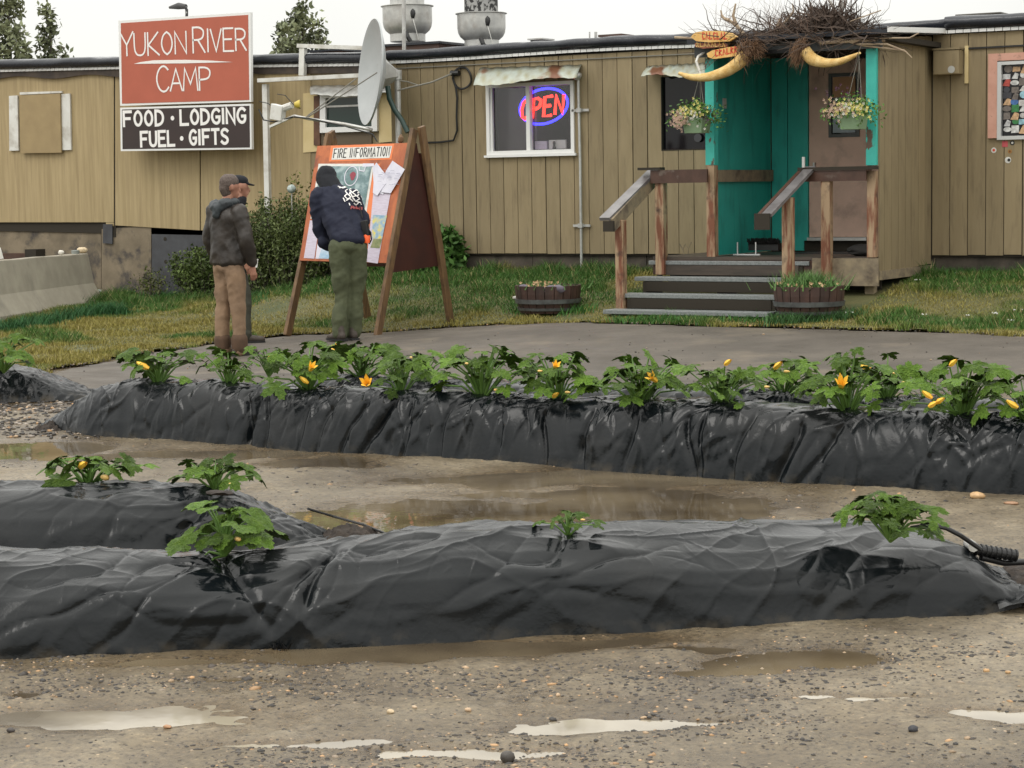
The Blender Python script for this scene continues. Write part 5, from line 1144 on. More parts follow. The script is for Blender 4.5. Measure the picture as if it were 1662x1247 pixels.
# ================================================================ FIRE INFORMATION BOARD
fb = thing('information_board', 'orange stained A-frame board headed FIRE INFORMATION with maps and papers', 'notice board', gpos(.1, -3.4))
LF, RF = Vector((-.46, -3.95, 0)), Vector((.66, -3.88, .02)); LB, RB = Vector((-.56, -2.30, .06)), Vector((.80, -2.62, .09))
apR = onY(672, 210, -3.22); apL = Vector((apR.x - 1.13, apR.y - .02, apR.z - .02))
def leg(a, b, w_=.10, h=.045): MB().bar(a, b, h, w_, up=(0, 1, 0)).build('leg', m_aleg, fb, bevel=.004)
leg(LF - Vector((.03, 0, .0)), apL); leg(RF + Vector((.02, 0, 0)), apR); 
leg(LB, apL + Vector((-.03, .07, .03))); leg(RB, apR + Vector((.05, .07, .03)))
# panel lies in the plane of the two front legs
O_ = LF; EX = (RF - LF).normalized(); EY = ((apL - LF) - EX * (apL - LF).dot(EX)).normalized(); NN = EX.cross(EY).normalized()
if NN.y > 0: NN = -NN
def onP(px, py, lift=0):
    d = Vector(ray(px, py)); c = Vector(CAM); o = O_ + NN * lift; return c + d * ((o - c).dot(NN) / d.dot(NN))
def ppanel(pts, nm, mat, lift, th=.002): return MB().slab([onP(a, b, lift) for a, b in pts], NN, th).build(nm, mat, fb)
ppanel([(486, 423), (628, 427), (662, 232), (515, 237)], 'board', m_aboard, .065, .02)
L1 = .067
ppanel([(534, 262.5), (635, 259), (640, 233.5), (537, 237)], 'heading_border', m_orange, L1); ppanel([(538, 259.5), (632, 256.3), (636.5, 237), (541, 240.5)], 'heading_panel', m_white, L1 + .003)
o1_ = onP(541, 256.3, L1 + .004); e1 = onP(631.5, 253, L1 + .004) - o1_; hh = (onP(541, 242.5, L1) - onP(541, 256.3, L1)).length
write(fb, 'FIRE INFORMATION', o1_, e1, EY, NN, hh, e1.length, .0105, M('black_print', (.02, .02, .02)), gap=.42, nm='letter', lift=.001)
ppanel([(504, 355), (593, 357), (607, 266), (517, 266)], 'map_border', m_white, L1, .002)
ppanel([(508, 352), (589, 354), (603, 270), (520, 270)], 'map_sheet', m_map, L1 + .004)
ppanel([(588, 271), (607, 270), (607, 265.5), (589, 265.5)], 'paper', m_paper, L1 + .006)
mb = MB(); c_ = onP(570, 286, L1 + .007); strip(mb, [(math.cos(t) * .085, math.sin(t) * .11) for t in np.linspace(0, 6.2832, 25)][:-1] + [(.085, 0)], .01, c_, EX, EY, NN, .001); strip(mb, [(.09, .1), (.1, .06), (.16, .05), (.17, .1)], .01, c_, EX, EY, NN, .001); mb.build('map_outline', m_paper, fb)
MB().slab([c_ + EX * (.035 * math.cos(t) * (1 + .25 * math.sin(3 * t)) + .02) + EY * (.05 * math.sin(t)) for t in np.linspace(0, 6.283, 14)[:-1]], NN, .001).build('map_patch', M('map_red', (.28, .05, .07)), fb)
ppanel([(593, 357), (601, 357), (617, 266), (608, 266)], 'orange_strip', m_orange, L1 + .001, .001)
ppanel([(493, 419), (510, 420), (519, 358), (503, 358)], 'paper', m_paper2, L1 + .002)
ppanel([(512, 420), (548, 421), (554, 380), (517, 380)], 'paper', m_paper, L1 + .002); ppanel([(517, 419), (538, 420), (540, 404), (522, 404)], 'blue_print', M('pale_blue_print', (.25, .45, .62), (.5, .6, .7), scale=12), L1 + .005)
ppanel([(520, 378), (556, 379), (560, 358), (521, 357)], 'paper', m_paper2, L1 + .002)
ppanel([(595, 425), (613, 428), (634, 313), (606, 312)], 'paper', m_paper2, L1 + .003)
ppanel([(604, 387), (620, 388), (628, 350), (605, 349)], 'map_sheet', m_map2, L1 + .006); ppanel([(601, 402), (616, 403), (620, 388.5), (606, 388)], 'photo_print', M('olive_print', (.16, .2, .08), (.3, .3, .15), scale=20), L1 + .006)
def loose(pts, lf): # leaflets curl away from the board
    P = [onP(a, b, L1 + l) for (a, b), l in zip(pts, lf)]; MB().slab(P, NN, .003).build('leaflet', m_paper, fb, )
loose([(607, 311), (622, 316), (628, 286), (611, 264), (605, 272)], [.01, .012, .02, .03, .012]); loose([(619, 312), (634, 314), (657, 275), (637, 261), (626, 278)], [.02, .02, .04, .05, .03]); loose([(605, 313), (612, 318), (626, 298), (620, 288), (607, 290)], [.015, .02, .03, .03, .02])
for i in range(26):
    a = random.uniform(-.22, .22); q = onP(random.uniform(612, 645), random.uniform(275, 300), L1 + .055); MB().slab([q, q + EX * .05 + EY * .03 * a, q + EX * .05 + EY * (.03 * a + .003), q + EY * .003], NN, .0005).build('print_line', M('grey_print', (.3, .3, .38)) if i == 0 else bpy.data.materials['grey_print'], fb)
# back panel seen between the right legs
bo = [onX(655, 412, .70), ]
P = [RF + (apR - RF) * t for t in (.30, .93)]; Q = [RB + (apR - RB) * t for t in (.93, .30)]
MB().slab([P[0], Q[1], Q[0], P[1]], (1, 0, 0), .02).build('side_panel', m_abrd2, fb)
P = [LB + (apL - LB) * t + Vector((0, .04, 0)) for t in (.3, .88)]; Q = [RB + (apR - RB) * t + Vector((0, .04, 0)) for t in (.88, .3)]
MB().slab([P[0], Q[1], Q[0], P[1]], (0, -1, .3), .02).build('back_board', m_abrd2, fb)
for px, py in [(527, 231), (648, 231)]:
    q = onP(px, py, .02); MB().blob(q + Vector((0, .03, .03)), .05, 1, .3, px, (.8, .5, 1)).build('hinge_block', m_aleg, fb)

# ================================================================ PEOPLE
def ell_v(c, r, nn=(10, 7)):
    out = []
    for i in range(nn[1] + 1):
        ph = math.pi * i / nn[1]
        for j in range(nn[0]):
            t = 2 * math.pi * j / nn[0]; out.append((c[0] + r[0] * math.sin(ph) * math.cos(t), c[1] + r[1] * math.sin(ph) * math.sin(t), c[2] + r[2] * math.cos(ph)))
    return out
def r3(r): return (r, r, r) if not hasattr(r, '__len__') else r
def hulls(name, segs, vox, mat, par, fold=0.0, fs=9, smooth_it=3, seed=0, place=None, cut=None):
    """segs: chains [(centre, radii), ...]; neighbours are joined by convex hulls, everything is fused into one continuous skin"""
    bm = bmesh.new()
    for ch in segs:
        if len(ch) == 1: ch = [ch[0], ch[0]]
        for a, b in zip(ch[:-1], ch[1:]):
            vs = [bm.verts.new(p) for p in ell_v(a[0], r3(a[1])) + (ell_v(b[0], r3(b[1])) if b is not a else [])]
            res = bmesh.ops.convex_hull(bm, input=vs, use_existing_faces=False)
            dele = [v for v in vs if v.is_valid and not v.link_faces]; bmesh.ops.delete(bm, geom=dele, context='VERTS')
    me = bpy.data.meshes.new('tmp'); bm.to_mesh(me); bm.free(); o = bpy.data.objects.new('tmp', me); C.objects.link(o)
    r = o.modifiers.new('r', 'REMESH'); r.mode = 'VOXEL'; r.voxel_size = vox
    s = o.modifiers.new('s', 'SMOOTH'); s.factor = .5; s.iterations = smooth_it
    dg = bpy.context.evaluated_depsgraph_get(); m2 = bpy.data.meshes.new_from_object(o.evaluated_get(dg)); bpy.data.objects.remove(o); m2.name = name
    nV = len(m2.vertices); co = np.zeros(nV * 3, np.float32); m2.vertices.foreach_get('co', co); co = co.reshape(-1, 3); nm = np.zeros(nV * 3, np.float32); m2.vertices.foreach_get('normal', nm); nm = nm.reshape(-1, 3)
    if fold:
        ang = np.arctan2(co[:, 1], co[:, 0] + 1e-6)
        d = ridge(co[:, 0] * fs + co[:, 1] * fs * .7 + co[:, 2] * fs * .35, co[:, 2] * fs * .9 - co[:, 0] * fs * .5, 3, seed) * fold + fbm(co[:, 0] * fs * .6 + co[:, 1] * 5, co[:, 2] * fs * .6, 2, seed + 7) * fold * 1.2
        co = co + nm * d[:, None]
    if place: co = np.array([place(Vector(p)) for p in co], np.float32)
    m2.vertices.foreach_set('co', co.ravel()); m2.update(); m2.polygons.foreach_set('use_smooth', np.ones(len(m2.polygons), bool))
    return link(name, m2, mat, par)
m_skin = M('skin', (.42, .21, .14), (.36, .17, .115), scale=14, rough=.5, sss=.1)
m_hair = M('greying_brown_hair', (.06, .04, .03), (.13, .1, .085), scale=60, rough=.7, bump=.004, bscale=150)
m_jack = M('grey_brown_rain_jacket', (.034, .026, .02), (.02, .016, .013), scale=6, rough=.5, bump=.006, bscale=14)
m_jackd = M('slate_jacket_lining', (.035, .045, .05), (.03, .035, .04), scale=9, rough=.55)
m_tan = M('tan_work_trousers', (.27, .175, .105), (.2, .13, .08), scale=6, rough=.8, bump=.006, bscale=18)
m_tanhem = M('muddy_hem', (.1, .055, .03), (.07, .04, .022), scale=9, rough=.8)
m_boot = M('dusty_boot', (.05, .038, .028), (.075, .06, .05), scale=20, rough=.7)
m_navy = M('navy_hoodie', (.005, .007, .022), (.008, .011, .028), scale=6, rough=.85, bump=.005, bscale=14)
m_navyd = M('black_knit', (.008, .009, .013), rough=.9, bump=.003, bscale=60)
m_olive = M('olive_field_trousers', (.088, .1, .05), (.06, .07, .034), scale=6, rough=.8, bump=.006, bscale=16)
m_olived = M('dark_olive_trousers', (.06, .06, .042), (.045, .046, .034), scale=6, rough=.8)
def placer(feet, yaw, k=1.0):
    """local x right, y forward (the way the person faces), z up; yaw measured from straight away from the camera, positive turning right"""
    f = Vector(uv(math.sin(yaw), math.cos(yaw))) - Vector(uv(0, 0)); r = Vector(uv(math.cos(yaw), -math.sin(yaw))) - Vector(uv(0, 0)); base = Vector(feet)
    return lambda p: base + r * p.x * k + f * p.y * k + Vector((0, 0, p.z * .985))
def hand(side, wrist, d, palm_n, mat, par, pl, nm='hand', curl=.5, merge=None):
    """palm with five fingers as hull chains; returned as chains so they can fuse into the body"""
    d = Vector(d).normalized(); pn = Vector(palm_n).normalized(); s_ = d.cross(pn).normalized() * side; w_ = Vector(wrist); ch = []
    kn = w_ + d * .085
    ch.append([(tuple(w_), (.026, .026, .026)), (tuple(w_ + d * .045), (.032, .028, .03)), (tuple(kn), (.03, .026, .026))])
    for i, (off, ln) in enumerate([(-.03, .07), (-.01, .08), (.011, .074), (.03, .058)]):
        a = kn + s_ * off; b = a + (d * .8 + pn * curl * .5).normalized() * ln * .5; c = b + (d * .5 + pn * curl).normalized() * ln * .5; ch.append([(tuple(a), r3(.011)), (tuple(b), r3(.0095)), (tuple(c), r3(.008))])
    t0 = w_ + d * .03 - s_ * .025; t1 = t0 + (-s_ * .7 + d * .7 + pn * .3).normalized() * .035; t2 = t1 + (d + pn * .3).normalized() * .03; ch.append([(tuple(t0), r3(.014)), (tuple(t1), r3(.011)), (tuple(t2), r3(.009))])
    return ch
def head_chain(c, fw, up=(0, 0, 1), k=1.0):
    """skull, face, jaw, nose, ears, eye sockets"""
    c = Vector(c); f = Vector(fw).normalized(); u = Vector(up).normalized(); r = f.cross(u).normalized(); P = lambda a, b, d: tuple(c + r * a * k + f * b * k + u * d * k)
    ch = [[(P(0, -.015, .03), r3(.088 * k)), (P(0, .02, .02), r3(.083 * k))], [(P(0, .02, .0), r3(.07 * k)), (P(0, .045, -.055), r3(.048 * k)), (P(0, .062, -.085), r3(.03 * k))],
          [(P(0, .095, .005), r3(.012 * k)), (P(0, .118, -.03), r3(.014 * k))], [(P(-.015, .1, -.062), r3(.009 * k)), (P(.015, .1, -.062), r3(.009 * k))], [(P(-.035, .088, .022), r3(.011 * k)), (P(.035, .088, .022), r3(.011 * k))]]
    for s in (-1, 1): ch.append([(P(s * .082, -.005, .015), (.011, .018, .02)), (P(s * .08, -.002, -.02), (.009, .014, .012))])
    return ch, P
def boots(pl, feet, par, m=m_boot, lab='boot'):
    for (x, y, a, z) in feet:
        f = Vector((math.sin(a), math.cos(a), 0)); p = Vector((x, y, z)); hulls(lab, [[(tuple(p + f * -.05 + Vector((0, 0, .055))), (.045, .05, .05)), (tuple(p + f * .06 + Vector((0, 0, .045))), (.048, .05, .04)), (tuple(p + f * .17 + Vector((0, 0, .035))), (.042, .045, .033))], [(tuple(p + f * -.03 + Vector((0, 0, .06))), r3(.05)), (tuple(p + f * -.02 + Vector((0, 0, .16))), r3(.052))]], .014, m, par, place=pl, smooth_it=2)
        pts = [(-.1, -.045), (-.1, .045), (.15, .052), (.21, .03), (.21, -.03), (.15, -.052)]; r = Vector((f.y, -f.x, 0)); MB().slab([pl(p + f * a_ + r * b_ + Vector((0, 0, .022))) for a_, b_ in pts], (0, 0, 1), .022).build('sole', m_black, par)

# --- person 1: grey-brown jacket, tan trousers, seen from behind, head turned right
ft = gp(375, 577); pl = placer(ft, R_(38), .92)
p1 = thing('person', 'person in a grey-brown hooded rain jacket and tan trousers watching, bareheaded with short greying hair', 'person', ft)
hc, HP = head_chain((.02, .03, 1.645), (.35, .93, -.03))
arms1 = lambda g: [[((-.21, -.01, 1.40), r3(.062 + g)), ((-.27, .0, 1.13), r3(.052 + g)), ((-.25, .12, .90), r3(.036 + g))], [((.21, -.01, 1.40), r3(.062 + g)), ((.265, .0, 1.13), r3(.052 + g)), ((.25, .10, .90), r3(.036 + g))]]
body = hc + [[((0, -.005, 1.42), r3(.058)), ((.01, .01, 1.56), r3(.055))], [((0, 0, .95), (.15, .1, .1)), ((0, 0, 1.35), (.17, .105, .12))], [((-.09, 0, .9), r3(.085)), ((-.1, .01, .5), r3(.055)), ((-.11, 0, .1), r3(.04))], [((.09, 0, .9), r3(.085)), ((.1, .02, .5), r3(.055)), ((.1, .03, .1), r3(.04))]] + arms1(-.006) \
    + hand(-1, (-.25, .13, .885), (0, .1, -1), (.6, .5, 0), None, None, None) + hand(1, (.25, .11, .885), (0, .1, -1), (-.6, .5, 0), None, None, None)
hulls('body', body, .011, m_skin, p1, place=pl, smooth_it=2)
hulls('hair', [[(HP(0, -.022, .045), r3(.092)), (HP(0, .018, .052), r3(.084))], [(HP(0, -.045, -.005), r3(.072)), (HP(0, -.04, -.045), r3(.058))]], .012, m_hair, p1, place=pl, fold=.002, fs=60)
jk = [[((0, .0, .92), (.215, .155, .06)), ((0, .0, 1.12), (.205, .145, .1)), ((0, -.01, 1.34), (.215, .14, .12)), ((0, -.01, 1.44), (.14, .10, .06))]] + [[((-.20, -.01, 1.40), r3(.085)), ((-.275, .0, 1.13), r3(.075)), ((-.26, .11, .925), r3(.056))], [((.20, -.01, 1.40), r3(.085)), ((.27, .0, 1.13), r3(.075)), ((.26, .095, .925), r3(.056))]]
hulls('jacket', jk, .014, m_jack, p1, fold=.015, fs=6, place=pl, seed=3)
hulls('hood', [[((-.09, -.08, 1.49), (.05, .06, .045)), ((0, -.14, 1.46), (.07, .05, .06)), ((.09, -.08, 1.49), (.05, .06, .045))], [((0, -.15, 1.44), (.05, .04, .05)), ((0, -.155, 1.37), (.03, .03, .03))], [((-.10, .0, 1.50), r3(.032)), ((-.06, .08, 1.50), r3(.03))], [((.10, .0, 1.50), r3(.032)), ((.06, .08, 1.50), r3(.03))]], .012, m_jackd, p1, fold=.012, fs=14, place=pl, seed=8)
hulls('trousers', [[((0, 0, .93), (.165, .12, .07)), ((0, -.01, .86), (.16, .125, .07))], [((-.085, -.01, .86), r3(.105)), ((-.10, .0, .5), r3(.084)), ((-.11, -.01, .12), r3(.076)), ((-.11, -.01, .06), r3(.074))], [((.085, -.01, .86), r3(.105)), ((.10, .03, .5), r3(.084)), ((.10, .03, .12), r3(.076)), ((.10, .03, .06), r3(.074))]], .014, m_tan, p1, fold=.014, fs=7, place=pl, seed=12)
hulls('muddy_hem', [[((-.11, -.01, .15), r3(.094)), ((-.11, -.01, .085), r3(.09))], [((.10, .03, .15), r3(.094)), ((.10, .03, .085), r3(.09))]], .014, m_tanhem, p1, place=pl)
boots(pl, [(-.11, .0, -.15, 0), (.10, .04, .2, 0)], p1)

# --- person 2: dark jacket and cap, mostly behind person 1, seen in profile
ft = gp(392, 556); pl = placer(ft, R_(72), .9)
p2 = thing('person', 'person in a black cap, black neck scarf and navy jacket standing behind the tan-trousered one', 'person', ft)
hc, HP = head_chain((.0, .03, 1.66), (.0, 1, -.05))
body = hc + [[((0, 0, 1.44), r3(.058)), ((0, .015, 1.57), r3(.055))], [((0, 0, .95), (.15, .1, .1)), ((0, 0, 1.36), (.17, .105, .12))], [((-.09, 0, .9), r3(.085)), ((-.09, .0, .5), r3(.055)), ((-.09, 0, .1), r3(.04))], [((.09, 0, .9), r3(.085)), ((.1, .03, .5), r3(.055)), ((.1, .03, .1), r3(.04))],
    [((-.21, 0, 1.40), r3(.055)), ((-.25, .0, 1.13), r3(.045)), ((-.23, .03, .90), r3(.032))], [((.21, 0, 1.40), r3(.055)), ((.255, .0, 1.13), r3(.045)), ((.23, .05, .90), r3(.032))]] + hand(-1, (-.23, .03, .89), (.1, .15, -.95), (.8, 0, -.3), None, None, None) + hand(1, (.23, .055, .89), (-.1, .2, -.9), (-.8, .1, -.3), None, None, None)
hulls('body', body, .011, m_skin, p2, place=pl, smooth_it=2)
hulls('cap', [[(HP(0, -.018, .065), (.092, .098, .07)), (HP(0, .02, .065), (.086, .088, .065))], [(HP(0, .07, .045), (.07, .03, .012)), (HP(0, .16, .028), (.05, .03, .008))]], .011, m_navyd, p2, place=pl)
hulls('neck_scarf', [[((0, .015, 1.49), (.09, .09, .05)), ((0, .035, 1.54), (.072, .08, .035))]], .012, m_navyd, p2, place=pl, fold=.006, fs=20)
hulls('jacket', [[((0, .0, .93), (.2, .15, .06)), ((0, .0, 1.12), (.2, .14, .1)), ((0, -.01, 1.35), (.21, .14, .12)), ((0, -.01, 1.46), (.12, .1, .06))], [((-.20, -.0, 1.40), r3(.08)), ((-.26, .0, 1.13), r3(.07)), ((-.235, .025, .925), r3(.05))], [((.20, -.0, 1.40), r3(.08)), ((.265, .0, 1.13), r3(.07)), ((.235, .045, .925), r3(.05))]], .014, m_navy, p2, fold=.012, fs=7, place=pl, seed=31)
hulls('trousers', [[((0, 0, .93), (.16, .12, .07)), ((0, -.01, .86), (.155, .12, .07))], [((-.085, -.01, .86), r3(.1)), ((-.09, .0, .5), r3(.078)), ((-.09, -.01, .1), r3(.07))], [((.085, -.01, .86), r3(.1)), ((.10, .03, .5), r3(.078)), ((.10, .03, .1), r3(.07))]], .014, m_olived, p2, fold=.012, fs=7, place=pl, seed=37)
boots(pl, [(-.09, .0, -.1, 0), (.10, .05, .15, 0)], p2)
q = pl(Vector((.235, .12, .80))); pc = MB().slab([q, q + Vector((.05, 0, .01)), q + Vector((.045, .03, .1)), q + Vector((-.01, .02, .09))], (0, -1, 0), .004).build('folded_paper', m_white); tag(pc, 'folded white paper in the hand of the person in the black cap', 'paper')

# --- person 3: navy hoodie, hood up, bending toward the board
ft = gp(560, 553); pl = placer(ft, R_(-6))
p3 = thing('person', 'person in a navy hooded sweatshirt and olive trousers leaning in to read the fire board', 'person', ft)
S3 = lambda px, py, y=0.0: ((px - 560) / 152.5, y, (553 - py) / 152.5)
hd = S3(538, 295, .44)
hc, HP = head_chain(hd, (-.1, .8, -.55), (.0, .5, .85))
hip = S3(566, 402, .0); ch = S3(548, 330, .24); chl = S3(527, 325, .25); shl = S3(524, 322, .26); shr = S3(583, 328, .20)
body = hc + [[(ch, (.1, .08, .08)), (hd, r3(.055))], [(hip, (.14, .09, .08)), (ch, (.15, .09, .09))], [(S3(553, 400), r3(.09)), (S3(556, 475, .02), r3(.058)), (S3(550, 540, -.01), r3(.04))], [(S3(579, 400), r3(.09)), (S3(578, 475, .06), r3(.058)), (S3(572, 540, .10), r3(.04))],
    [(shl, r3(.05)), (S3(523, 376, .26), r3(.04)), (S3(541, 402, .34), r3(.03))], [(shr, r3(.05)), (S3(592, 364, .21), r3(.04)), (S3(585, 372, .42), r3(.032))]] + hand(-1, S3(543, 405, .35), (.3, .5, -.5), (.8, 0, -.3), None, None, None) + hand(1, S3(582, 371, .44), (-.3, .9, .1), (-.5, 0, -.6), None, None, None)
hulls('body', body, .011, m_skin, p3, place=pl, smooth_it=2)
swt = hulls('sweatshirt', [[(S3(572, 392, -.01), (.185, .135, .07)), (S3(562, 368, .10), (.2, .145, .1)), (S3(552, 330, .24), (.205, .14, .1)), (S3(546, 312, .32), (.15, .11, .07))], [(shl, r3(.098)), (S3(522, 352, .25), r3(.082)), (S3(527, 380, .27), r3(.076)), (S3(543, 400, .32), r3(.048))], [(S3(530, 395, .22), r3(.05)), (S3(538, 405, .24), r3(.035))], [(S3(578, 326, .21), r3(.09)), (S3(593, 362, .2), r3(.07)), (S3(587, 372, .38), r3(.05))]], .014, m_navy, p3, fold=.018, fs=7, place=pl, seed=41)
hulls('hood', [[(HP(0, -.03, .03), r3(.112)), (HP(0, .02, .03), r3(.108))], [(HP(0, -.03, .0), r3(.10)), (S3(547, 313, .31), (.13, .10, .05))]], .012, m_navyd, p3, fold=.007, fs=10, place=pl, seed=44)
hulls('trousers', [[(S3(570, 388, .0), (.175, .125, .06)), (S3(567, 402, -.02), (.17, .135, .08))], [(S3(554, 405, -.02), r3(.115)), (S3(556, 440, .0), r3(.1)), (S3(557, 478, .01), r3(.088)), (S3(552, 540, -.02), r3(.078))], [(S3(580, 405, -.01), r3(.11)), (S3(581, 440, .03), r3(.096)), (S3(579, 478, .06), r3(.086)), (S3(573, 540, .09), r3(.078))]], .014, m_olive, p3, fold=.016, fs=7, place=pl, seed=48)
boots(pl, [(-.06, -.03, -.55, 0), (.075, .08, -.35, 0)], p3)
# white and red print on the back (an illegible crest of lettering)
bk_ = MB(); bk2 = MB(); Bc = Vector(S3(568, 325, 0))
def back_pt(px, py):
    """point just outside the sweatshirt's back"""
    d = Vector(ray(px, py)).normalized(); return d
dg = bpy.context.evaluated_depsgraph_get()
from mathutils.bvhtree import BVHTree
me_ = swt.data; off = root_of(swt); bvh = BVHTree.FromPolygons([v.co + off for v in me_.vertices], [tuple(p.vertices) for p in me_.polygons])
def decal(mb, pts, w_):
    for (a, b), (c, d) in zip(pts[:-1], pts[1:]):
        n_ = max(1, int(math.hypot(c - a, d - b) / 2)); prev = None
        for i in range(n_ + 1):
            x = a + (c - a) * i / n_; y = b + (d - b) * i / n_; r = Vector(ray(x, y)).normalized(); h, nn_, _, _ = bvh.ray_cast(Vector(CAM), r)
            if h is None: prev = None; continue
            q = h + nn_ * .006
            if prev is not None and (q - prev).length < .1: mb.bar(prev, q, w_, .003, up=nn_)
            prev = q
for s_ in [[(548, 303), (556, 306), (566, 303), (574, 306), (582, 308)], [(550, 306), (560, 304), (570, 308)], [(560, 311), (566, 307), (571, 312), (566, 317), (560, 311)], [(572, 313), (578, 309), (584, 314), (579, 319), (572, 313)], [(559, 319), (564, 315), (570, 320), (564, 324), (559, 319)], [(572, 320), (578, 318), (583, 323), (577, 327), (572, 320)], [(562, 326), (568, 322), (573, 327)], [(576, 326), (584, 329), (586, 333)], [(557, 322), (560, 328)], [(585, 318), (588, 325)], [(566, 330), (568, 334)], [(574, 330), (578, 333), (582, 329)], [(568, 312), (574, 324)], [(580, 314), (586, 309)]]: decal(bk_, s_, .011)
for s_ in [[(569, 340), (570, 335), (574, 336), (574, 340)], [(577, 340), (578, 335), (581, 340)], [(584, 341), (583, 336), (587, 337), (587, 341)], [(570, 337.5), (587, 338.5)]]: decal(bk2, s_, .009)
kind(bk_.build('white_print', m_letter, p3), 'stuff'); bk2.build('red_print', M('faded_red_print', (.4, .09, .09)), p3)
# radio on the right hip
rd = thing('radio', 'black hand radio with an orange cap clipped at the hip of the leaning person', 'radio', pl(Vector(S3(597, 388, 0))))
q = pl(Vector(S3(594, 372, -.04))); q2 = pl(Vector(S3(598, 386, -.05)))
MB().bar(q + Vector((0, 0, .07)), q2, .07, .05, up=(0, 1, 0)).build('radio_body', m_black, rd, bevel=.008); MB().lathe(pl(Vector(S3(598, 397, -.05))), [(.033, 0), (.035, .075), (.028, .085)], 12).build('orange_cap', M('orange_cap', (.9, .12, .02), rough=.4), rd, smooth=True)
MB().tube([q + Vector((-.02, 0, .1)), q + Vector((-.05, 0, .22))], .007, 6).build('aerial', m_black, rd); MB().tube([pl(Vector(S3(a, b, -.06))) for a, b in [(598, 372), (604, 380), (605, 392), (601, 399)]], .008, 6).build('strap_loop', m_black, rd)

# ================================================================ BARRELS, SHRUBS, TREES
def barrel(px, py, wpx, hpx, label, kindp):
    g = gp(px, py); u, v = to_uv(g); R2 = wpx / 2 * v / FPX; H2 = hpx * v / FPX
    t = thing('barrel_planter', label, 'planter', g, 'half barrel planters')
    ns = 22
    me = None
    for i in range(ns):
        a0 = 2 * math.pi * (i + .04) / ns; a1 = 2 * math.pi * (i + .96) / ns; mb = MB(); P = []
        lv = [(0, .84), (.35, .94), (.7, .985), (1, 1)]
        top = 1 + random.uniform(-.015, .015)
        for rr_ in (1, .93):
            for z, r in lv:
                for a in (a0, a1): P.append(g + Vector((math.cos(a) * R2 * r * rr_, math.sin(a) * R2 * r * rr_, z * H2 * (top if z == 1 else 1))))
        F = []
        for s in range(3): F += [(2 * s, 2 * s + 1, 2 * s + 3, 2 * s + 2), (8 + 2 * s, 10 + 2 * s, 11 + 2 * s, 9 + 2 * s), (2 * s, 2 * s + 2, 10 + 2 * s, 8 + 2 * s), (2 * s + 1, 9 + 2 * s, 11 + 2 * s, 3 + 2 * s)]
        F += [(6, 7, 15, 14), (0, 8, 9, 1)]; mb.add(P, F).build('stave', m_barrel, t)
    for z0, z1, r in [(.10, .20, .905), (.36, .52, .975)]: MB().lathe(g, [(R2 * (r - .01), H2 * z0), (R2 * r + .004, H2 * z0), (R2 * (r + .025) + .004, H2 * z1), (R2 * (r + .01), H2 * z1)], 44, cap=False).build('hoop', m_hoop, t, smooth=True)
    MB().lathe(g, [(R2 * .92, H2 * .80), (R2 * .5, H2 * .88), (.01, H2 * .9)], 24).build('soil', m_soil, t, smooth=True)
    c = g + Vector((0, 0, H2 * .88)); n = 900 if kindp else 260; X = c.x + RNG.normal(0, R2 * .42, n); Y = c.y + RNG.normal(0, R2 * .4, n); h = RNG.uniform(.04, .22 if kindp else .1, n); a = RNG.uniform(0, 6.28, n)
    V = np.zeros((n, 3, 3)); w_ = .008; l = RNG.normal(0, .5, (n, 2)) * h[:, None]
    V[:, 0] = np.stack([X - np.cos(a) * w_, Y - np.sin(a) * w_, np.full(n, c.z)], 1); V[:, 1] = np.stack([X + np.cos(a) * w_, Y + np.sin(a) * w_, np.full(n, c.z)], 1); V[:, 2] = np.stack([X + l[:, 0], Y + l[:, 1], c.z + h], 1)
    me = mesh_from('herbs', V.reshape(-1, 3), np.arange(n * 3).reshape(-1, 3), col=np.repeat(np.array([.09, .17, .05]) * RNG.uniform(.6, 1.7, (n, 1)), 3, 0)); kind(link('herbs', me, m_grass, t), 'stuff')
    mb = MB()
    for i in range(26): q = c + Vector((random.gauss(0, R2 * .45), random.uniform(-R2 * .8, 0), random.uniform(.02, .08))); e = Vector((random.gauss(0, 1), 0, random.gauss(0, 1))).normalized() * .022; mb.add([q - e, q + Vector((-e.z, -.01, e.x)) * .7, q + e, q + Vector((e.z, -.01, -e.x)) * .7], [(0, 1, 2, 3)])
    kind(mb.build('dry_petals', M('dry_petals_' + str(px), (.6, .42, .24), (.5, .33, .17)), t), 'stuff')
    return t, c, R2, H2
t_, c_, R2_, H2_ = barrel(890, 507, 108, 44, 'half barrel planter standing alone on the grass left of the porch steps', False)
for dx in (-.18, .17, .27): MB().blob(c_ + Vector((dx, -R2_ * .6, .01)), .07, 2, .15, int(dx * 100) + 50, (1.2, .6, .6)).build('stone', M('purple_grey_stone', (.13, .11, .14)) if dx < -.1 else bpy.data.materials['purple_grey_stone'], t_, smooth=True)
MB().blob(c_ + Vector((-R2_ * .93, -R2_ * .35, -.1)), .03, 1, .1, 3, (1.5, .6, .7)).build('white_tag', m_white, t_)
barrel(1313, 514, 116, 50, 'half barrel planter with green grass at the foot of the porch steps on the right', True)

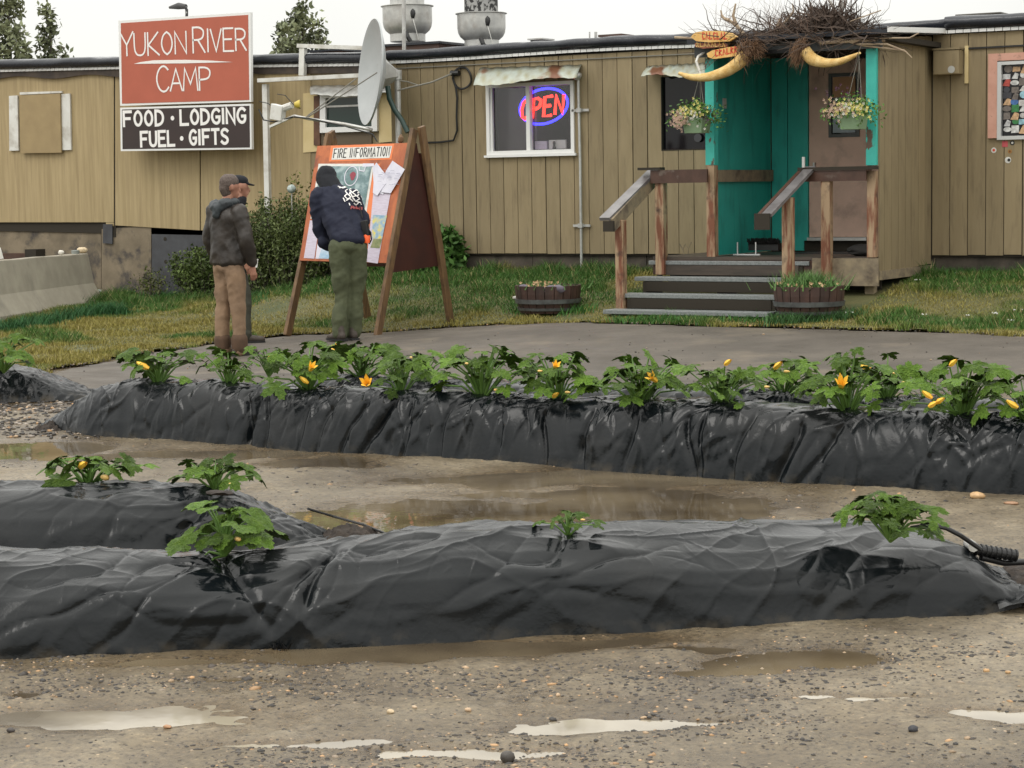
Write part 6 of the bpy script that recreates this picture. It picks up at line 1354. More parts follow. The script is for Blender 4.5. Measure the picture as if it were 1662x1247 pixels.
def leaf_mass(name, pts, size, cols, mat, par, elong=1.8):
    P = np.array(pts); n = len(P); e1 = RNG.normal(0, 1, (n, 3)); e1 /= np.linalg.norm(e1, axis=1)[:, None]; e2 = np.cross(e1, RNG.normal(0, 1, (n, 3))); e2 /= np.linalg.norm(e2, axis=1)[:, None]
    s = size * RNG.uniform(.6, 1.3, (n, 1)); V = np.stack([P - e1 * s * elong / 2, P + e2 * s * .42, P + e1 * s * elong / 2, P - e2 * s * .42], 1)
    F = np.arange(n * 4).reshape(-1, 4); me = mesh_from(name, V.reshape(-1, 3), F, col=np.repeat(cols, 4, 0)); return kind(link(name, me, mat, par), 'stuff')
def shrub(cx, cy, rx, ry, h, nst, nlf, size, label, lean=.35, tops=None, name='shrub', col=(1, 1, 1), cluster=.05):
    g = gpos(cx, cy); t = thing(name, label, 'shrub', g); mb = MB(); L = []; Cc = []
    for i in range(nst):
        a = random.uniform(0, 6.28); r0 = math.sqrt(random.random()); b = g + Vector((math.cos(a) * rx * r0 * .55, math.sin(a) * ry * r0 * .55, -.02)); hh_ = h * random.uniform(.55, 1.05) * (1 - .3 * r0)
        tip = Vector((g.x + math.cos(a) * rx * r0 * 1.05 + random.gauss(0, .06), g.y + math.sin(a) * ry * r0, g.z + hh_)); mid = b.lerp(tip, .55) + Vector((random.gauss(0, .05), random.gauss(0, .05), .05)); mb.tube([b, mid, tip], [.009, .006, .002], 4, cap=False)
        k = nlf // nst; g0 = random.uniform(.75, 1.25)
        for j in range(k):
            q = random.random() ** .7; p = b.lerp(mid, q * 2) if q < .5 else mid.lerp(tip, q * 2 - 1); sp_ = cluster * (1.6 - q); L.append(p + Vector((random.gauss(0, sp_), random.gauss(0, sp_), random.gauss(0, sp_)))); Cc.append(np.array(col) * g0 * random.uniform(.7, 1.35))
    mb.build('stems', m_trunk, t); leaf_mass('foliage', L, size, np.array(Cc), m_shrub, t); return t
sx = lambda px, Y: onY(px, 440, Y).x
shrub(sx(462, .2), .2, .95, .6, 1.62, 140, 30000, .03, 'big dark willowy shrub behind the people, left of the information board', cluster=.06)
shrub(sx(425, .7), .7, .75, .5, 1.45, 70, 12000, .03, 'bushy shrub growing against the white downpipe', cluster=.07, col=(.9, 1, .8))
shrub(sx(500, .9), .9, .5, .4, 1.95, 24, 4200, .03, 'sparse tall shrub with small twigs rising beside the board', cluster=.08, col=(1.3, 1.2, .8))
shrub(sx(330, 1.0), 1.0, .55, .35, .9, 50, 7000, .03, 'low shrub before the dark skirt panels left of the people', cluster=.06, col=(1, 1.1, .9))
shrub(sx(245, 1.3), 1.3, .3, .2, .55, 14, 700, .025, 'thin scruffy weed clump against the plywood skirt', cluster=.06, col=(1.1, 1, .8), name='weed_clump')
shrub(sx(660, -.45), -.45, .55, .3, .55, 50, 7000, .06, 'leafy green clump growing under the information board', cluster=.06, col=(.8, 1.3, .9), name='leafy_clump')
shrub(sx(728, -.15), -.15, .16, .12, .62, 18, 1500, .07, 'small dark leafy bush right of the information board', cluster=.05, col=(.7, 1.2, .8), name='leafy_clump')
shrub(sx(600, -.1), -.1, .4, .3, .5, 36, 4200, .05, 'green undergrowth behind the legs of the information board', cluster=.06, col=(.9, 1.25, .8), name='leafy_clump')
shrub(sx(75, 1.35), 1.35, .7, .15, .6, 20, 900, .025, 'faint dry weeds growing behind the barrier', cluster=.09, col=(1.3, 1.1, .7), name='weed_clump')
# globe seen in the shrub: a pale round ornament
q = onY(473, 302, .35); og = thing('garden_globe', 'pale round glass ornament half hidden in the tall shrub', 'ornament', q); MB().lathe(q - Vector((0, 0, .05)), [(.01, -.05), (.04, -.04), (.062, 0), (.062, .02), (.04, .06), (.01, .07)], 16).build('globe', M('pale_glass', (.55, .62, .6), (.2, .25, .22), scale=30, rough=.2), og, smooth=True); MB().tube([q - Vector((0, 0, .09)), Vector((q.x, q.y, .2))], .008, 6).build('stake', m_galv, og)
# dry stems by the wall right of the steps' left post
mb = MB()
for pts in [[(1112, 420), (1108, 405), (1103, 396)], [(1108, 405), (1112, 396)], [(1118, 420), (1117, 404), (1122, 393)], [(1117, 404), (1112, 398)]]: mb.tube([onY(a, b, -.25) for a, b in pts], .006, 4)
tag(mb.build('dry_stems', m_beam), 'bare dry plant stems against the siding behind the left stair railing', 'plant')

def tree(px, base_d, ptop, widthpx, label, nleaf, conical=.5, seed=1, lsz=.095):
    random.seed(seed); u = (px - 831) * base_d / FPX; g = uv(u, base_d, -.02); zt = z_for(g, ptop); H_ = zt; W_ = widthpx / 2 * base_d / FPX
    t = thing('tree', label, 'tree', g); mb = MB(); mb.tube([g, g + Vector((.1, 0, H_ * .5)), g + Vector((0, .1, H_ * .97))], [.16, .09, .015], 8); L = []; cc = []
    z0 = H_ * .25
    nb = int(46 * H_ / 6)
    for i in range(nb):
        q = (i + random.random()) / nb; z = z0 + (H_ - z0) * q; r = W_ * (1 - q ** (1.2 + conical)) * random.uniform(.55, 1.15) + .12; a = random.uniform(0, 6.28); b = g + Vector((0, 0, z)); tip = b + Vector((math.cos(a) * r, math.sin(a) * r, r * random.uniform(.25, .9))); mb.tube([b, tip], [.03, .006], 4, cap=False); g0 = random.uniform(.6, 1.3)
        for j in range(int(nleaf * 1.15) // nb):
            s = random.random() ** .6; p = b.lerp(tip, s); k_ = .06 + .09 * r; L.append(p + Vector((random.gauss(0, k_), random.gauss(0, k_), random.gauss(0, k_)))); cc.append(np.array((1, 1, 1)) * g0 * random.uniform(.7, 1.4))
    mb.build('trunk', m_trunk, t); o = leaf_mass('crown', L, lsz, np.array(cc), m_tree, t); return t
tree(28, 46, -30, 76, 'tall birch at the far left behind the yellow trailer', 3300, 1.6, 3, lsz=.085)
tree(-14, 47, -5, 60, 'loose birch cut by the left edge of the picture', 1700, 1.2, 4, lsz=.085)
tree(95, 48, 20, 46, 'narrow pointed tree right of the tall birch', 1500, .35, 5, lsz=.085)
tree(56, 50, 76, 50, 'low shrubby tree top between the tall birch and the pointed tree', 600, .5, 6)
tree(122, 50, 80, 36, 'lowest tree top showing just above the roof near the sign', 420, .5, 16)
tree(500, 46, 20, 124, 'rounded tree above the roof between the sign and the dish', 3000, 1.9, 7, lsz=.085)
tree(468, 47, 46, 50, 'smaller leafy top beside the rounded tree over the roof', 1100, 1.5, 9, lsz=.085)
tree(532, 47, 52, 44, 'leafy top right of the rounded tree over the roof', 900, 1.5, 19, lsz=.085)
random.seed(11)
# ================================================================ FILM-COVERED BEDS
BEDS = []
def bed(name, P0, P1, w_, hf, label, e0, e1, ns, nt_, kindf, seed, foot=.02, pw=2.6, skew=0):
    """raised bed: P0 -> P1 is the front foot line, w_ its width to the back, hf(s) its height"""
    P0 = Vector(P0); P1 = Vector(P1); P0.z = P1.z = 0; D = P1 - P0; L = D.length; D.normalize(); N = Vector((-D.y, D.x, 0))
    if N.dot(Vector((F0[0], F0[1], 0))) < 0: N = -N
    s = np.linspace(0, L, ns)[None, :] * np.ones((nt_, 1)); t = np.linspace(0, 1, nt_)[:, None] * np.ones((1, ns))
    en = np.ones_like(s)
    if e0: en = en * np.sqrt(np.clip(sm(0, e0, s), 0, 1))
    if e1: en = en * np.sqrt(np.clip(sm(0, e1, L - s), 0, 1))
    h = np.interp(s, [q[0] for q in hf], [q[1] for q in hf]); W_ = w_ * (.45 + .55 * en)
    sh = 1 - np.abs(2 * t - 1) ** max(pw, 1)
    if pw < 0: sh = np.interp(t, [0, .05, .1, .2, .33, .5, .72, .9, 1], [0, .42, .62, .80, .92, 1, .9, .5, 0])
    off = (t - .5) * W_ + w_ / 2 + (.45 if skew else 0) * 0; z = h * en * np.clip(sh, 0, 1) - .025 * (np.abs(2 * t - 1) ** 12)
    off = off + foot * fbm(s * 3.2, t * 1.5, 3, seed + 50) * np.abs(2 * t - 1) ** 2
    arc = np.cumsum(np.sqrt(np.diff(off, axis=0, prepend=off[:1]) ** 2 + np.diff(z, axis=0, prepend=z[:1]) ** 2), axis=0)
    dz = np.gradient(z, axis=0); do = np.gradient(off, axis=0); nl = np.sqrt(dz ** 2 + do ** 2) + 1e-9; nO = -dz / nl; nZ = do / nl
    d = kindf(s, arc, t, L)
    if e1 or e0:
        ee = 0
        if e0: ee = ee + (1 - sm(.05, e0 * 1.3, s))
        if e1: ee = ee + (1 - sm(.05, e1 * 1.3, L - s))
        d = d + ee * .012 * ridge(s * 4 + t * 9, s * 7 - t * 4, 3, seed + 9)
    d = d * (1 - .5 * np.abs(2 * t - 1) ** 10)
    off = off + nO * d; z = z + nZ * d
    X = P0.x + D.x * s + N.x * off; Y = P0.y + D.y * s + N.y * off
    V = np.stack([X, Y, z], -1).reshape(-1, 3); k = (np.arange(nt_ - 1)[:, None] * ns + np.arange(ns - 1)[None, :]).ravel(); F = np.stack([k, k + 1, k + ns + 1, k + ns], 1)
    me = mesh_from(name, V, F, smooth=True); o = link(name, me, m_plastic, None, P0.lerp(P1, .5)); tag(o, label, 'garden bed', 'garden beds wrapped in black plastic film')
    BEDS.append((P0, D, N, L, w_, hf, pw)); return o
def gath(s, arc, items):
    d = 0
    for (s0, sl, w1, dp, a0, a1) in items: d = d - dp * np.exp(-np.abs((s - s0 - sl * arc + .015 * np.sin(arc * 14 + s0 * 7)) / w1) ** 1.4) * sm(a0 - .05, a0 + .05, arc) * (1 - sm(a1 - .05, a1 + .05, arc))
    return d
def creases(s, a, n, L, ang, lens, amp, w_, seed, amax=1.1, down=.35):
    """sharp folds of the stretched film: short cusped ridges and valleys, ang in degrees from the bed's length"""
    rg = random.Random(seed); d = np.zeros_like(s)
    for i in range(n):
        s0 = rg.uniform(0, L); a0 = rg.uniform(0.02, amax) ** 1.0; th = R_(rg.gauss(*rg.choice(ang))); ln = rg.uniform(*lens); am = rg.uniform(*amp) * (-1 if rg.random() < down else 1); ww = rg.uniform(*w_); cv = rg.gauss(0, .5)
        j0 = int(np.searchsorted(s[0], s0 - ln * 1.5)); j1 = int(np.searchsorted(s[0], s0 + ln * 1.5))
        if j1 - j0 < 2: continue
        S = s[:, j0:j1] - s0; A = a[:, j0:j1] - a0; u = S * math.cos(th) + A * math.sin(th); v = -S * math.sin(th) + A * math.cos(th) - cv * u * u / max(ln, .2) + .01 * np.sin(u * 23 + i)
        fade = np.exp(-(u / ln * 1.25) ** 4) * (.6 + .4 * u / ln)
        d[:, j0:j1] += am * fade * np.exp(-np.abs(v) / (ww * (1 + .6 * u / ln)).clip(.003))
    return d
def far_folds(seed, ggs=(), n=560):
    def f(s, a, t, L):
        w1 = .18 * fbm(s * 1.3, a * 2, 2, seed + 1)
        d = .010 * ridge((s + w1) * 4.2 + a * 1.1, a * .9 + s * .4, 2, seed) * (.4 + sm(-.2, .4, fbm(s * .8, a, 2, seed + 2))) + .020 * fbm(s * 1.2, a * 2.0, 2, seed + 3)
        d = d + creases(s, a, n, L, [(88, 12), (75, 16), (105, 14), (40, 18)], (.07, .28), (.005, .022), (.006, .017), seed + 70, .6, .5) + creases(s, a, n // 4, L, [(10, 18), (-20, 15)], (.05, .16), (.003, .009), (.005, .012), seed + 71, .9)
        return d + gath(s, a, ggs)
    return f
def near_folds(seed, ggs=(), n=150):
    def f(s, a, t, L):
        q = s + .25 * fbm(s * 1.1, a * 1.5, 2, seed + 1)
        d = .028 * ridge(q * 1.1 - a * 1.6, a * 2.6 + q * .7, 2, seed) + .022 * fbm(s * 1.0, a * 1.8, 2, seed + 3)
        d = d + creases(s, a, n, L, [(28, 7), (34, 8), (22, 8), (8, 8), (52, 10)], (.12, .6), (.006, .022), (.008, .026), seed + 70, 1.0, .4) + creases(s, a, n * 4, L, [(40, 40), (-30, 40), (100, 30)], (.03, .15), (.0015, .0055), (.0035, .008), seed + 71, 1.0)
        return d + gath(s, a, ggs)
    return f
XB = 3.36
gs = []
for px, sl, w1, dp in [(388, .12, .025, .05), (395, -.25, .02, .04), (575, .5, .02, .05), (420, -.08, .012, .025), (470, .2, .012, .02), (500, .3, .014, .02), (540, .4, .014, .025), (640, .1, .012, .02), (870, -.1, .02, .045), (935, .05, .015, .025), (1005, .1, .015, .02), (1118, -.2, .018, .04), (1125, .02, .012, .03), (1255, .25, .03, .045), (1290, .6, .02, .03), (1180, .2, .012, .02), (700, .15, .012, .018), (800, -.1, .012, .015)]:
    gs.append((onZ(px, 706 + (px - 75) * .066, 0).x - XB, sl, w1, dp, -.1, .36))
bed('film_bed', (XB, -11.94, 0), (12.2, -11.94, 0), .64, [(0, .26), (.6, .345), (1.5, .36), (3, .355), (6, .38), (7, .35), (10, .36)], 'long film-covered bed carrying the front row of squash from left stones to right edge', .9, 0, 1560, 130, far_folds(3, gs), 3, pw=4.6)
bed('film_bed', (4.55, -11.22, 0), (12.2, -11.22, 0), .62, [(0, .32), (2, .36), (5, .37), (10, .37)], 'film-covered bed directly behind the long front one, carrying the back row of squash', .6, 0, 1000, 70, far_folds(23), 23, pw=4.0)
A0, A1 = onZ(-420, 646, 0), onZ(122, 650, 0)
bed('film_bed', A0, A1, .8, [(0, .27), (2.3, .26), (3.5, .2), (5, .18)], 'short film-covered bed end at the far left edge beyond the stones', .6, .95, 520, 60, lambda s, a, t, L: .02 * fbm(s * 1.5, a * 2, 2, 63) + creases(s, a, 260, L, [(125, 8), (115, 10)], (.12, .4), (.004, .014), (.006, .016), 66, .7, .4), 60)
C0, C1 = uv(-5.2, 8.065), uv(-.74, 8.72)
bed('film_bed', C0, C1, .75, [(0, .27), (1.6, .285), (3.8, .29), (4.2, .27), (4.6, .22)], 'middle film-covered bed at left behind the nearest one, ending in dark soil', .8, .75, 880, 120, near_folds(83, [(3.72, .6, .03, .03, .05, .5), (4.02, .7, .025, .03, .05, .5)]), 80, pw=-1)
DB = Vector((11.22, -14.55, 0)); DA = Vector((7.55, -17.47, 0)); DA = DA - (DB - DA).normalized() * 1.5
Ld = (DB - DA).length
def sD(px, py=1035): q = onZ(px, py, 0); return (q - DA).dot((DB - DA).normalized())
NDv = Vector((-(DB - DA).y, (DB - DA).x, 0)).normalized()
hD = []
for px, base, top in [(-60, 1073, 897), (0, 1070, 896), (150, 1066, 897), (300, 1062, 900), (430, 1058, 892), (550, 1053, 880), (680, 1047, 868), (831, 1040, 857), (960, 1034, 855), (1100, 1027, 854), (1250, 1020, 858), (1400, 1012, 859), (1500, 1006, 862), (1560, 1003, 874), (1610, 1001, 892), (1650, 999, 915)]:
    b = onZ(px, base, 0); hD.append(((b - DA).dot((DB - DA).normalized()), z_for(b + NDv * .36, top)))
hD = [(-.2, hD[0][1])] + hD; hD = [(a, b - .018) for a, b in hD]
bed('film_bed', DA, DB, .74, [(a, max(.12, b)) for a, b in hD], 'nearest film-covered bed, running across the whole picture above the gravelly mud', .7, .34, 1560, 220, near_folds(103, [(sD(455), -.5, .03, .03, .1, .5), (sD(480), .3, .02, .03, .15, .45), (sD(400), .8, .02, .02, .1, .4), (sD(1330), .9, .04, .014, .05, .5)]), 100, pw=-1)

# soil showing at bed ends
def mound(name, c, rx, ry, h, seed, label, ang=0):
    n = 46; xs = np.linspace(-1, 1, n); X, Y = np.meshgrid(xs, xs); R = np.sqrt(X ** 2 + Y ** 2); Z = h * (1 - sm(.1, 1, R)) + .03 * fbm(X * 5, Y * 5, 4, seed) * (1 - R.clip(0, 1)) + .02 * ridge(X * 9, Y * 9, 3, seed) * (R < .9) - .04 * (R > .8)
    ca, sa = math.cos(ang), math.sin(ang); V = np.stack([c[0] + (X * rx * ca - Y * ry * sa), c[1] + (X * rx * sa + Y * ry * ca), Z], -1).reshape(-1, 3); k = (np.arange(n - 1)[:, None] * n + np.arange(n - 1)[None, :]).ravel()
    o = link(name, mesh_from(name, V, np.stack([k, k + 1, k + n + 1, k + n], 1), smooth=True), m_soil); o['kind'] = 'stuff'; o['label'] = label; return o
mound('soil_heap', DB + NDv * .38 + (DB - DA).normalized() * .04, .36, .36, .10, 3, 'dark bare soil at the right end of the nearest bed', .67)
mound('soil_heap', onZ(568, 880, 0) + Vector((0, 0, 0)), .22, .2, .06, 5, 'dark bare soil at the end of the middle bed', .6)
mound('soil_heap', onZ(118, 640, 0), .24, .16, .05, 7, 'dark soil at the tip of the far left bed', 0)
mound('soil_heap', onZ(82, 700, 0), .16, .12, .05, 9, 'dark soil at the left tip of the long bed', 0)
# loose tail of film at the near bed's end
tl = MB(); q = onZ(1640, 985, .03); V = []
n = 14
for i in range(n):
    for j in range(n):
        a, b = i / (n - 1), j / (n - 1); V.append(q + Vector((R0[0], R0[1], 0)) * (-.05 + .4 * a) + Vector((F0[0], F0[1], 0)) * (-.04 + .22 * b) + Vector((0, 0, .05 * math.sin(a * 3.1) * (1 - b * .4) + .025 * float(ridge(np.array(a * 3 + b), np.array(b * 3.), 2, 4)))))
F = [(i * n + j, (i + 1) * n + j, (i + 1) * n + j + 1, i * n + j + 1) for i in range(n - 1) for j in range(n - 1)]
tag(link('film_tail', mesh_from('film_tail', V, F, smooth=True), m_plastic, None, q), 'loose crumpled tail of black film past the right end of the nearest bed', 'plastic film')
# hoses and fittings
mb = MB(); mb.tube([onZ(a, b, z) for a, b, z in [(500, 826, .16), (540, 838, .10), (590, 852, .06), (640, 872, .05), (672, 884, .04)]], .006, 6); tag(mb.build('drip_hose', m_black, smooth=True), 'thin black drip hose slanting from the end of the middle bed', 'hose')
mb = MB(); mb.tube([onZ(a, b, z) for a, b, z in [(1478, 858, .33), (1510, 852, .345), (1535, 857, .33), (1560, 870, .29), (1580, 884, .25), (1592, 892, .23)]], .009, 7); tag(mb.build('supply_hose', m_black, smooth=True), 'black hose arching over the right end of the nearest bed', 'hose')
pf = thing('pipe_fitting', 'black ribbed pipe coupling lying at the right end of the nearest bed', 'pipe fitting', onZ(1588, 895, .2))
a_ = onZ(1584, 892, .20); b_ = onZ(1648, 902, .17); MB().tube([a_, b_], .02, 12).build('coupling', m_black, pf, smooth=True)
for i in range(9): c_ = a_.lerp(b_, i / 8); MB().lathe(c_, [(.018, -.003), (.024, -.003), (.024, .003), (.018, .003)], 14, axis=(b_ - a_)).build('rib', m_black, pf)
MB().tube([onZ(1592, 905, .17), onZ(1630, 914, .14), onZ(1668, 912, .14)], .012, 8).build('lower_pipe', m_black, pf, smooth=True); MB().tube([a_, a_ + Vector((-.03, 0, .02)), onZ(1580, 888, .22)], .02, 8).build('elbow', m_galv, pf, smooth=True)

# ================================================================ SQUASH PLANTS
def leaf_mesh(nm, lobes, depth, serr, seed, mat, elong=1.0):
    rg = random.Random(seed); n = 40; V = [(0, 0, 0)]; ring = []
    for i in range(n + 1):
        a = -math.pi * .93 + (math.pi * 1.86) * i / n; r = .62 + depth * (abs(math.cos(a * lobes / 2)) ** .8 - .5) * 1.2 + serr * (1 if i % 2 else -1) * rg.uniform(.6, 1.2); r *= (1 + .15 * math.cos(a)); ring.append((a, r))
    for k, f in ((1, .5), (2, 1.0)):
        for a, r in ring:
            x = math.cos(a) * r * f * elong + .12 * f; y = math.sin(a) * r * f; vein = abs(math.sin(a * lobes / 2)); z = .11 * f * vein * .8 - .20 * (f ** 2) * (x * x + y * y) + .05 * math.sin(a * 3 + seed) * f; V.append((x, y, z))
    F = [(0, 1 + i, 2 + i) for i in range(n)]; m_ = n + 1; F += [(1 + i, 1 + m_ + i, 2 + m_ + i, 2 + i) for i in range(n)]
    me = bpy.data.meshes.new(nm); me.from_pydata(V, [], F); me.update(); me.polygons.foreach_set('use_smooth', np.ones(len(me.polygons), bool)); me.materials.append(mat); return me
LV = [leaf_mesh('leaf', 5, .36, .075, 1, m_leaf), leaf_mesh('leaf', 5, .44, .085, 2, m_leaf), leaf_mesh('leaf', 5, .3, .08, 3, m_leaf), leaf_mesh('leaf', 5, .4, .08, 6, m_leaf2)]
LVR = [leaf_mesh('leaf', 5, .08, .035, 4, m_leaf2), leaf_mesh('leaf', 5, .12, .045, 5, m_leaf), leaf_mesh('leaf', 5, .1, .04, 9, m_leaf2)]
def flower_mesh(closed):
    V = []; F = []; n = 5
    for i in range(n):
        a = 2 * math.pi * i / n; b = len(V)
        for (r, z, w1) in [(.08, 0, .08), (.17, .4, .15), (.27 if not closed else .14, .75, .14 if not closed else .1), (.42 if not closed else .07, 1.0, .02)]:
            for s in (-1, 0, 1): V.append((math.cos(a) * r - math.sin(a) * w1 * s, math.sin(a) * r + math.cos(a) * w1 * s, z - abs(s) * .03))
        for k in range(3): F += [(b + 3 * k, b + 3 * k + 1, b + 3 * k + 4, b + 3 * k + 3), (b + 3 * k + 1, b + 3 * k + 2, b + 3 * k + 5, b + 3 * k + 4)]
    me = bpy.data.meshes.new('flower'); me.from_pydata(V, [], F); me.update(); me.polygons.foreach_set('use_smooth', np.ones(len(me.polygons), bool)); me.materials.append(m_flower); return me
FO, FC = flower_mesh(False), flower_mesh(True)
fmb = MB(); fmb.lathe((0, 0, 0), [(.05, 0), (.16, .1), (.2, .35), (.15, .65), (.05, .85)], 10); FRT = fmb.mesh('fruit', True); FRT.materials.append(m_fruit)
def basis(fx, upv):
    fx = Vector(fx).normalized(); z = Vector(upv); z = (z - fx * z.dot(fx)).normalized(); y = z.cross(fx); return Matrix((fx, y, z)).transposed().to_4x4()
def put(me, nm, par, loc, B, sc_):
    o = bpy.data.objects.new(nm, me); C.objects.link(o); o.parent = par; o.matrix_local = Matrix.Translation(loc) @ B @ Matrix.Diagonal((sc_, sc_, sc_, 1)); return o
def squash(base, w_, hgt, label, n, flowers, seed, round_=False, name='squash_plant', dens=1.0):
    rg = random.Random(seed); t = thing(name, label, 'squash plant', base, 'squash plants growing on the film beds'); mb = MB(); set_ = LVR if round_ else LV
    n = int(n * 1.45)
    for i in range(n):
        q = (i + .5) / n; a = i * 2.4 + rg.uniform(-.3, .3); el = R_(rg.uniform(-2, 42)) + q * R_(45) if not round_ else R_(rg.uniform(-38, 20)) + q * R_(70); ln = hgt * (1.0 if not round_ else .8) * (.75 + .4 * rg.random()) * (1.15 - .2 * q)
        d = Vector((math.cos(a) * math.cos(el) * w_ / hgt * .62, math.sin(a) * math.cos(el) * w_ / hgt * .62, math.sin(el))); tip = d * ln; mid = tip * .5 + Vector((0, 0, ln * .10)); mb.tube([Vector((0, 0, -.03)) + base, base + mid, base + tip], [.008 * w_ / .4, .006 * w_ / .4, .0045 * w_ / .4], 5, cap=False)
        out_ = Vector((d.x, d.y, 0)).normalized(); fx = (out_ + Vector((rg.gauss(0, .3), rg.gauss(0, .3), rg.uniform(-.55, .15) - .1 * (1 - q)))).normalized(); upv = Vector((rg.gauss(0, .3) + out_.x * -.1, rg.gauss(0, .3) - .15, 1)) if not round_ else Vector((out_.x * .7 + rg.gauss(0, .2), out_.y * .7 - .2, .9))
        sc_ = w_ * rg.uniform(.15, .25) * (1.1 if not round_ else 1.45) * (1 - .3 * (q > .85)); put(rg.choice(set_), 'leaf', t, tip, basis(fx, upv), sc_)
    for i in range(max(3, n // 3)):  # small inner leaves
        a = rg.uniform(0, 6.28); tip = Vector((math.cos(a) * w_ * .12, math.sin(a) * w_ * .12, hgt * rg.uniform(.3, .6))); mb.tube([base, base + tip], [.006, .003], 4, cap=False); put(rg.choice(set_), 'leaf', t, tip, basis((math.cos(a), math.sin(a), .6), (0, -.3, 1)), w_ * rg.uniform(.1, .16))
    mb.build('stalks', m_stalk, t, smooth=True)
    for (px, py, kd, size) in flowers:
        u, v = to_uv(base); v -= w_ * .5; P = uv((px - 831) * v / FPX, v); P.z = z_for(P, py); loc = P - base; s_ = size * v / FPX
        if kd == 'o': B = basis((rg.gauss(0, .4), -.3, rg.gauss(0, .2) - .5), (F0[0] * -.45 + rg.gauss(0, .3), F0[1] * -.45, .9)); put(FO, 'flower', t, loc - Vector((0, 0, s_ * .5)), B, s_)
        elif kd == 'c': B = basis((0, -.6, -.5), (R0[0] * rg.choice([-1, 1]) * .8, R0[1] * rg.gauss(0, .4), .7)); put(FC, 'flower', t, loc - Vector((0, 0, s_ * .3)), B, s_ * 1.15)
        else: B = basis((0, 0, -1), (R0[0] * rg.choice([-1, 1]), R0[1] * .4, .25)); put(FRT, 'fruit', t, loc, B, s_)
        if kd != 'f': mbs_ = MB().tube([base + Vector((0, 0, .02)), base + (loc - Vector((0, 0, s_ * .5)))], .005, 4, cap=False); mbs_.build('flower_stalk', m_stalk, t)
    return t
def pbase(px, py, Y, z=.37):
    P = onZ(px, py, z); P = onY(px, py, Y); return Vector((P.x, Y, z - .01))
YF, YB = -11.66, -10.9
plants = [ # px, base py unused (row), width px, height px, leaves, flowers
 (256, 'F', 118, 58, 15, [(240, 592, 'c', 20)], 'leftmost squash in the front row with one orange closed blossom'),
 (372, 'F', 96, 52, 13, [], 'leafy squash without open blossom, second from the left in the front row'),
 (437, 'B', 80, 52, 12, [(434, 582, 'c', 16)], 'squash in the back row behind the second front squash, with a flat orange bud'),
 (500, 'F', 120, 78, 18, [(502, 592, 'o', 19), (499, 617, 'c', 16)], 'squash with two orange blossoms, one above the other, left of centre'),
 (588, 'B', 120, 52, 14, [(551, 562, 'o', 15)], 'back row squash with an orange blossom just below the leaning person\'s boots'),
 (650, 'F', 110, 58, 15, [(596, 613, 'o', 26)], 'front row squash with one large open orange blossom on its left side'),
 (688, 'B', 96, 48, 12, [(665, 580, 'f', 10)], 'back row squash right behind the one with the large left blossom'),
 (782, 'F', 138, 84, 21, [(760, 590, 'f', 9), (801, 633, 'f', 11)], 'large dark bushy squash with tall leaves below the lone barrel planter'),
 (905, 'F', 128, 76, 20, [(901, 590, 'o', 18), (873, 602, 'f', 10), (897, 640, 'c', 16), (917, 637, 'f', 11)], 'squash with an upright blossom and two yellow buds at its foot'),
 (1040, 'F', 128, 76, 20, [(1067, 608, 'o', 22)], 'squash with a single bright orange blossom on its right, below the steps\' left end'),
 (1172, 'F', 128, 84, 20, [(1178, 587, 'c', 17), (1242, 628, 'f', 11)], 'squash with one yellow bud high in the middle, right of the steps\' centre'),
 (1272, 'B', 118, 62, 16, [(1259, 592, 'c', 20), (1274, 603, 'f', 12)], 'back row squash with a flat orange bud below the right barrel planter'),
 (1375, 'F', 130, 92, 20, [(1368, 616, 'o', 28)], 'squash with the tallest star-shaped orange blossom, its leaves hanging over the film'),
 (1440, 'B', 124, 66, 16, [(1420, 597, 'c', 20), (1456, 606, 'f', 9), (1466, 621, 'f', 9)], 'back row squash with an orange bud and pale fruits behind the star-shaped blossom'),
 (1562, 'F', 132, 98, 22, [(1545, 588, 'c', 18), (1516, 641, 'c', 18), (1523, 649, 'c', 18), (1511, 655, 'c', 18)], 'big squash with a cluster of three low orange blossoms near the right edge'),
 (1668, 'F', 110, 76, 16, [(1656, 656, 'c', 20)], 'squash cut off by the right edge with an orange blossom'),
 (1500, 'B', 60, 46, 8, [], 'small squash in the back row between the bud plant and the big right plant'),
]
for i, (px, row, wp, hp, n, fl, lab) in enumerate(plants):
    Y = YF if row == 'F' else YB; P = onY(px, 640, Y); b = Vector((P.x, Y, .345 if row == 'F' else .35)); u, v = to_uv(b); s_ = v / FPX
    squash(b, wp * s_ * (.86 + .1 * math.sin(i * 2.3)), hp * s_ * (1.0 + .08 * math.sin(i * 1.7)), lab, n, fl, 200 + i)
b = onY(6, 600, -10.35); b.z = .235; u, v = to_uv(b); squash(b, 95 * v / FPX, 58 * v / FPX, 'squash at the far left edge on the short bed end', 14, [(0, 566, 'c', 14)], 300)
def onbed(px, py, z): p = onZ(px, py, z); return p
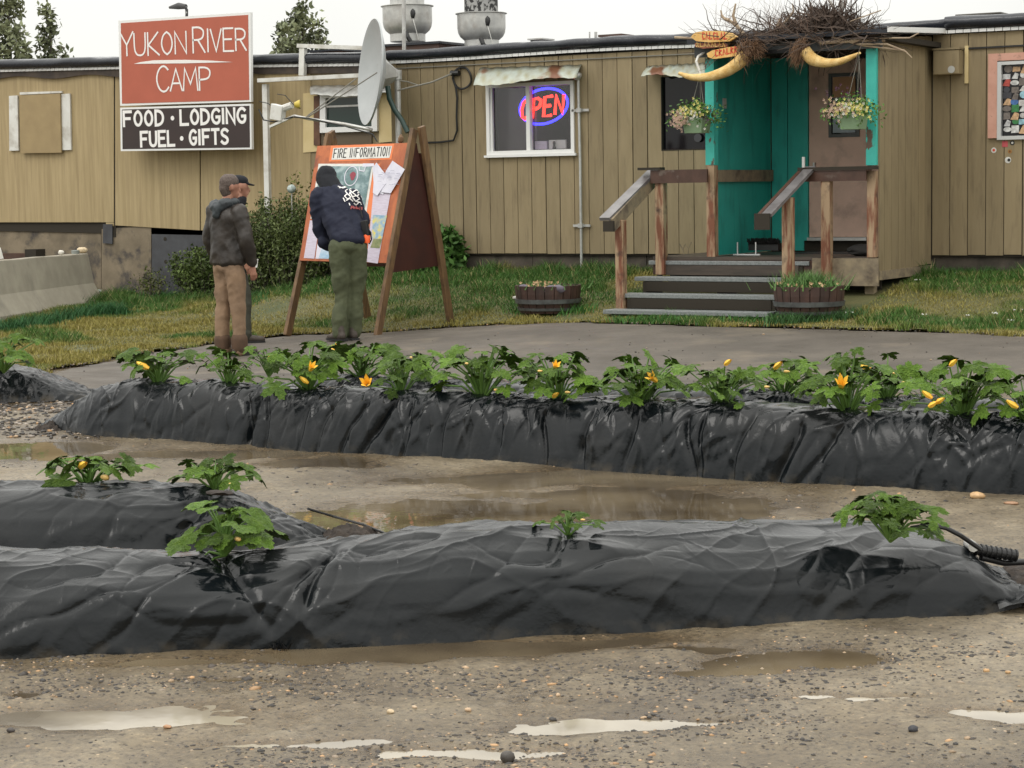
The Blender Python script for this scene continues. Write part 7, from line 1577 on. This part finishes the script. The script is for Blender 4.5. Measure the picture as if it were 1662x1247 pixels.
b = onbed(142, 783, .278); u, v = to_uv(b); squash(b, 135 * v / FPX, 52 * v / FPX, 'squash with an orange blossom and a pale curved fruit on the middle bed', 11, [(121, 753, 'c', 24), (168, 778, 'f', 26)], 301)
b = onbed(348, 788, .27); u, v = to_uv(b); squash(b, 112 * v / FPX, 44 * v / FPX, 'small pale leafed squash near the right end of the middle bed', 13, [(364, 788, 'f', 11)], 302)
b = onbed(366, 888, .31); u, v = to_uv(b); squash(b, 128 * v / FPX, 104 * v / FPX, 'bright round-leaved squash drooping over the near bed at left', 17, [(381, 880, 'f', 20)], 303, True)
b = onbed(922, 858, .335); u, v = to_uv(b); squash(b, 84 * v / FPX, 30 * v / FPX, 'tiny bright young squash on the middle of the near bed', 8, [(940, 847, 'f', 9)], 304)
b = onbed(1445, 866, .325); u, v = to_uv(b); squash(b, 118 * v / FPX, 62 * v / FPX, 'green squash in a soil hole on the right part of the near bed', 24, [], 305)
# soil showing in planting holes
hs = MB()
for p, r in [(onbed(355, 795, .30), .05)]: hs.blob(p + Vector((0, 0, -.014)), r * .8, 2, .3, 4, (1.5, 1, .3))
kind(hs.build('planting_hole_soil', m_soil, smooth=True), 'stuff')
# drops and grit on the mud foot of the near bed: small weeds
wd = thing('weed', 'tiny brown-green weed at the foot of the nearest bed left of centre', 'weed', onZ(455, 1052, 0)); mb = MB()
for i in range(16):
    q = onZ(455 + random.uniform(-13, 13), 1054, 0); mb.tube([q, q + Vector((random.gauss(0, .01), random.gauss(0, .01), random.uniform(.01, .035)))], [.003, .001], 4)
mb.build('stems', m_shrub, wd)
# low woods far behind the camp
P = []; cc = []
for i in range(15000):
    a = random.uniform(-.62, .62); d = random.uniform(105, 135); q = uv(math.tan(a) * d, d); hh_ = 3.6 + 1.6 * float(fbm(a * 30, d * .02, 3, 5)) + 1.2 * abs(math.sin(a * 260)); z = random.random() ** .8 * hh_; g0 = random.uniform(.4, .9); P.append((q.x, q.y, z)); cc.append((g0, g0, g0))
leaf_mass('distant_woods', P, .75, np.array(cc), m_tree, None)
